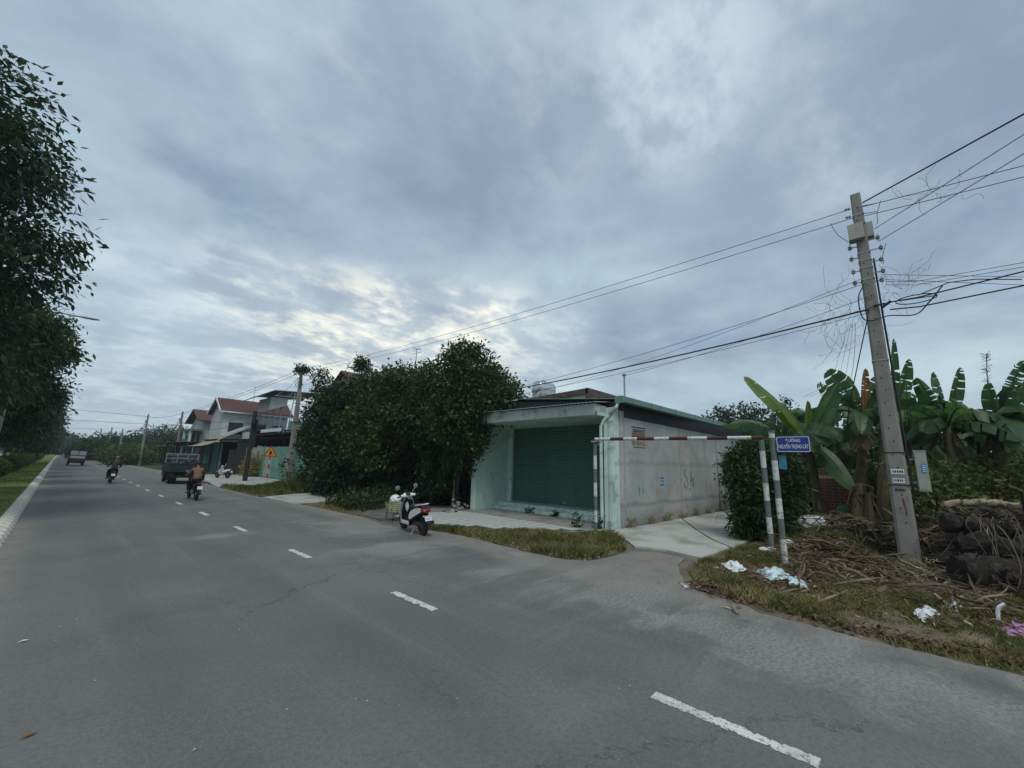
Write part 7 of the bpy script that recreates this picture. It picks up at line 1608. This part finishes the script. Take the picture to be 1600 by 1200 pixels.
def ribbons(name, label, n, box, L, W_, mm, seed, dz=.5):
    rg = np.random.default_rng(seed); x = box[0] + (box[1] - box[0]) * rg.random(n); y = box[2] + (box[3] - box[2]) * rg.random(n)
    hh_ = lot_h(x, y) + dz * rg.random(n) ** 1.3 * np.clip(1.4 - np.abs((x - (box[0] + box[1]) / 2) / (box[1] - box[0]) * 2), .2, 1)
    p = np.stack([x, y, hh_], 1); a = rg.random(n) * 6.28; d = np.stack([np.cos(a), np.sin(a), rg.normal(size=n) * .35], 1); quads = []
    l = (L * (.4 + rg.random(n) * 1.2) / 4)[:, None]; s_ = np.stack([-np.sin(a), np.cos(a), rg.normal(size=n) * .5], 1) * (W_ * (.4 + rg.random(n)))[:, None] / 2; prev = p - s_ * .3, p + s_ * .3
    for k in range(4):
        d = d + rg.normal(size=d.shape) * .28; d[:, 2] -= .12; d /= np.linalg.norm(d, axis=1)[:, None]; p = p + d * l; p[:, 2] = np.maximum(p[:, 2], lot_h(p[:, 0], p[:, 1]) + .01)
        w__ = 1.0 if k < 3 else .15; cur = p - s_ * w__, p + s_ * w__; quads.append(np.stack([prev[0], prev[1], cur[1], cur[0]], 1)); prev = cur
    V_ = np.stack(quads, 1).reshape(-1, 3); i0 = np.arange(n * 4).reshape(-1, 1) * 4
    return stuff(npmesh(name, V_, i0 + np.arange(4), mm), label, 'debris')
ribM = leafmat('rotten_ribbon', (.018, .014, .011), (.075, .055, .038), (.26, .20, .13), .05, .9, 2.5)
ribD = leafmat('dry_ribbon', (.05, .036, .022), (.17, .125, .075), (.36, .29, .19), .1, .9, 2.5)
ribbons('rotten_leaf_debris', 'blackened shredded leaves heaped over the fallen trunks', 9000, (11.3, 14.2, -3.6, -.95), .42, .03, ribM, 1, 1.0)
ribbons('rotten_leaf_debris', 'dark fibres trailing in front of the black logs', 2400, (10.75, 11.7, -3.3, -.75), .32, .022, ribM, 7, .55)
ribbons('rotten_leaf_debris', 'dark shredded leaves around the hollow trunk left of the pole', 1500, (13.2, 15.2, -.6, 1.5), .45, .035, ribM, 2, .38)
ribbons('dry_leaf_debris', 'brown dry banana leaf strips strewn behind the pole', 3600, (13.0, 17.0, -4.4, 1.4), .6, .045, ribD, 3, .8)
ribbons('dry_leaf_debris', 'flat dry strips scattered in the front grass', 900, (8.6, 12.0, -2.5, 1.9), .5, .03, ribD, 4, .06)
ribbons('straw_clump', 'bleached straw clump leaning at the foot of the pole', 260, (11.35, 11.75, -.75, -.25), .45, .02, leafmat('bleached_straw', (.25, .21, .13), (.48, .42, .29), None, .1), 9, .45)
# standing stubs behind
for i, (px, py0, py1, X, lab) in enumerate(((1338, 845, 755, 15.8, 'pale broken banana stump left of the pole'), (1366, 850, 770, 15.2, 'split white stump right beside the hollow trunk'), (1382, 830, 720, 16.0, 'brown banana stump just left of the pole'), (1375, 800, 665, 17.4, 'dry upright stalk behind the pole'))):
    a = AX(px, py0, X); b_ = AX(px + (6 if i != 1 else -10), py1, X); a.z = .2; t = root('banana_stump', lab, 'stump', tuple(a)); m_ = MB(); m_.tube([a, a.lerp(b_, .5) + Vector((0, .03, 0)), b_], [.16, .13, .07], 8); m_.build('stem', [stemM, bananaD, stemM, stemM][i], t, True)
    m_ = MB(); [m_.tube([b_, b_ + Vector((rg.uniform(-.1, .1), rg.uniform(-.3, .3), -.1)), b_ + Vector((rg.uniform(-.2, .2), rg.uniform(-.4, .4), -.7))], [.03, .03, .006], 4) for _ in range(6)]; m_.build('dry_sheaths', bananaD, t)
# plastic sheets and bags
def sheet(name, label, corners, mm, seed, bump_=.07, n=22, cat='plastic bag', zoff=.07):
    rg = np.random.default_rng(seed); c = [Vector((*p, 0)) for p in corners]; vs = []
    for i in range(n + 1):
        for j in range(n + 1):
            u_, v_ = i / n, j / n; p = (c[0] * (1 - u_) + c[1] * u_) * (1 - v_) + (c[3] * (1 - u_) + c[2] * u_) * v_
            p += Vector((math.sin(v_ * 17 + seed) * .025 + rg.normal() * .006, math.cos(u_ * 13 + seed) * .025 + rg.normal() * .006, 0)); x, y = p.x, p.y
            e_ = min(u_, 1 - u_, v_, 1 - v_) * 2
            z = max(0.0, float(lot_h(x, y))) + zoff * (.6 + e_) + bump_ * (.45 * abs(math.sin(u_ * 11 + v_ * 6 + seed)) + .45 * abs(math.cos(v_ * 13 - u_ * 7 + seed * 2)) + .12 * rg.random()) * (.4 + e_)
            vs.append((x, y, max(z, .012)))
    fs = [(i * (n + 1) + j, i * (n + 1) + j + 1, (i + 1) * (n + 1) + j + 1, (i + 1) * (n + 1) + j) for i in range(n) for j in range(n)]
    m_ = MB(); m_.add(vs, fs); o = m_.build(name, mm, None, True); return tag(o, label, cat)
def gq(*px): return [(G(a, b).x, G(a, b).y) for a, b in px]
sheet('plastic_bag', 'flat crumpled white bag in the grass left of the blue sheet', gq((1126, 886), (1150, 884), (1170, 897), (1148, 900)), plastic, 1)
sheet('plastic_sheet', 'pale blue plastic sheet spread on the grass below the sign', gq((1175, 898), (1222, 892), (1236, 912), (1205, 916)), plasticb, 2, cat='plastic sheet')
sheet('plastic_sheet', 'narrow tail of pale plastic right of the blue sheet', gq((1228, 912), (1255, 916), (1262, 926), (1232, 922)), plasticb, 3, cat='plastic sheet')
sheet('plastic_bag', 'crumpled white plastic bag in the right foreground grass', gq((1428, 970), (1455, 962), (1470, 970), (1445, 982)), plastic, 4, .06)
sheet('plastic_bag', 'small white bag behind the crumpled one at right', gq((1482, 958), (1500, 953), (1506, 962), (1488, 966)), plastic, 5, .05)
sheet('plastic_bag', 'purple plastic bag at the right edge of the lot', gq((1570, 992), (1602, 985), (1612, 998), (1580, 1003)), M('purple_plastic', (.42, .20, .38), .4, bump=0), 6, .06)
sheet('paper_scrap', 'white scrap on the asphalt below the grass edge', gq((1064, 913), (1080, 913), (1090, 919), (1072, 919)), plastic, 7, .01, 6, 'paper', .012)
def blob(name, label, c, r_, sc, mm, seed, cat='bag'):
    rg = random.Random(seed); m_ = MB(); m_.sph(c, r_, 18, 12, sc); m_.v = [(x + rg.uniform(-1, 1) * r_ * .09, y + rg.uniform(-1, 1) * r_ * .09, max(z + rg.uniform(-1, 1) * r_ * .09, c[2] - r_ * sc[2] * .6)) for x, y, z in m_.v]
    return tag(m_.build(name, mm, None, True), label, cat)
blob('white_sack', 'bulging white sack lying on top of the leaf heap', (14.3, 1.62, .60), .36, (.8, 1.1, .62), plastic, 1, 'sack')
blob('white_rag', 'small white rag between the sign post and the sack', (12.9, 2.05, .22), .12, (1, 1.2, .6), plastic, 2, 'rag')
blob('white_rag', 'grey white lump of rubbish behind the sign post', (11.9, 2.3, .12), .13, (1, 1.6, .5), plastic, 3, 'rag')
sl = root('sandal_strip', 'bright pale strip of peel standing in the right grass', 'peel', (9.0, -.95, .1)); m_ = MB(); m_.tube(smooth([Vector((9.0, -.93, .10)), Vector((9.02, -.95, .24)), Vector((9.03, -1.02, .31))], 4), [.022] * 9, 5); m_.build('strip', plastic, sl)
# basket with white bag beside the scooter
bk = root('wicker_basket', 'pale woven basket standing on the ground left of the scooter', 'basket', (7.85, 12.2, 0))
m_ = MB(); cx, cy = 7.85, 12.2; basM = M('pale_wicker', (.42, .41, .26), .85, var=.2, scale=6)
rings = []
for k in range(9):
    z = .30 + k * .035 - .0; r_ = .27 + .012 * k + (.008 if k % 2 else -.004); rings.append([(cx + r_ * math.cos(a * .2618) * 1.15, cy + r_ * math.sin(a * .2618), z) for a in range(24)])
m_.loft(rings, False); rings2 = [[(cx + (x - cx) * .93, cy + (y - cy) * .93, z + .004) for x, y, z in rg_] for rg_ in rings]; m_.loft(rings2[::-1], False); m_.loft([rings2[0], [(cx + (x - cx) * .1, cy + (y - cy) * .1, z) for x, y, z in rings2[0]]], False); m_.build('woven_side', basM, bk)
m_ = MB(); [m_.bar((cx + .33 * math.cos(a * .5236), cy + .29 * math.sin(a * .5236), .29), (cx + .40 * math.cos(a * .5236), cy + .35 * math.sin(a * .5236), .60), .03, .012) for a in range(12)]; m_.tube([(cx + .42 * math.cos(a * .2618), cy + .365 * math.sin(a * .2618), .60) for a in range(25)], .014, 5, False); m_.build('rim', M('basket_olive_band', (.12, .14, .07), .8), bk)
m_ = MB(); [m_.tube([(cx + sx_ * .28, cy + sy_ * .2, 0), (cx + sx_ * .26, cy + sy_ * .2, .30)], .015, 5) for sx_ in (-1, 1) for sy_ in (-1, 1)]; m_.tube([(cx - .28, cy - .2, .28), (cx + .28, cy - .2, .28)], .015, 5); m_.build('stand', dark, bk)
blob('white_bag', 'white plastic bag sitting in the woven basket', (7.75, 12.2, .70), .17, (1.1, 1, .95), plastic, 5)
# rubble and spilled plants by the shop corner
t = root('rubble_heap', 'grey rubble and debris heap in the dark gap left of the shop', 'rubble', (11.6, 13.6, 0)); rg = random.Random(9)
for i in range(60):
    a = rg.random(); c = (10.6 + a * 1.3 + rg.uniform(-.2, .2), 12.9 + a * .7 + rg.uniform(-.3, .3), .03 + a * .45 * rg.random()); m_ = MB(); s_ = rg.uniform(.04, .11); m_.sph(c, s_, 5, 3, (1.2, 1, .7)); m_.build('stone', [concrete, M('sack_grey', (.22, .21, .20)), dark][i % 3], t)
# small things on the asphalt
for (px, py, lab, mm, nm) in ((45, 1151, 'orange brown fallen leaf on the near left asphalt', orangeD, 'fallen_leaf'), (36, 1003, 'flattened white scrap near the left kerb', plastic, 'paper_scrap'), (303, 1174, 'tiny white pebble on the near asphalt', plastic, 'pebble')):
    g_ = G(px, py); s_ = .045 if nm != 'pebble' else .012; m_ = MB(); a = .6; m_.add([(g_.x - s_, g_.y - s_ * .3, .008), (g_.x, g_.y - s_ * .45, .016), (g_.x + s_, g_.y + s_ * .4, .008), (g_.x, g_.y + s_ * .4, .018), (g_.x, g_.y, .005)], [(0, 1, 4), (1, 2, 4), (2, 3, 4), (3, 0, 4)]); tag(m_.build(nm, mm), lab, 'leaf' if 'leaf' in nm else 'litter')
rgn = np.random.default_rng(77); n = 900; x = np.concatenate([rgn.random(500) * 8 - .4, -.42 + np.abs(rgn.normal(size=400)) * .15]); y = np.concatenate([rgn.random(500) * 14 + .3, rgn.random(400) * 24 + 1]); s_ = .004 + rgn.random(n) ** 3 * .012
c = np.stack([x, y, np.full(n, .006)], 1); a = rgn.random(n) * 6.28
V4 = np.stack([c + np.stack([np.cos(a + k * 2.1) * s_, np.sin(a + k * 2.1) * s_, (k == 3) * s_ * .7], 1) if k < 3 else c + np.stack([0 * s_, 0 * s_, s_ * .8], 1) for k in range(4)], 1).reshape(-1, 3)
i4 = np.arange(n)[:, None] * 4; F3 = np.concatenate([i4 + [0, 1, 3], i4 + [1, 2, 3], i4 + [2, 0, 3]], 0)
stuff(npmesh('grit', V4, F3, M('grit_pale', (.30, .29, .26), .9, var=.3, scale=30)), 'loose pale grit scattered on the asphalt', 'grit')

# ------------------------------------------------------------------ AIR
m_ = MB(); m_.box(-1250, 1250, -1250, 1250, -1.2, 24)
hz = m_.build('haze', []); stuff(hz)
hm = bpy.data.materials.new('thin_air'); hm.use_nodes = True; hn = hm.node_tree; hn.nodes.clear()
pv = hn.nodes.new('ShaderNodeVolumePrincipled'); pv.inputs['Color'].default_value = (.86, .93, 1, 1); pv.inputs['Density'].default_value = .0006; pv.inputs['Anisotropy'].default_value = .2
ho = hn.nodes.new('ShaderNodeOutputMaterial'); hn.links.new(pv.outputs[0], ho.inputs['Volume']); hz.data.materials.append(hm)
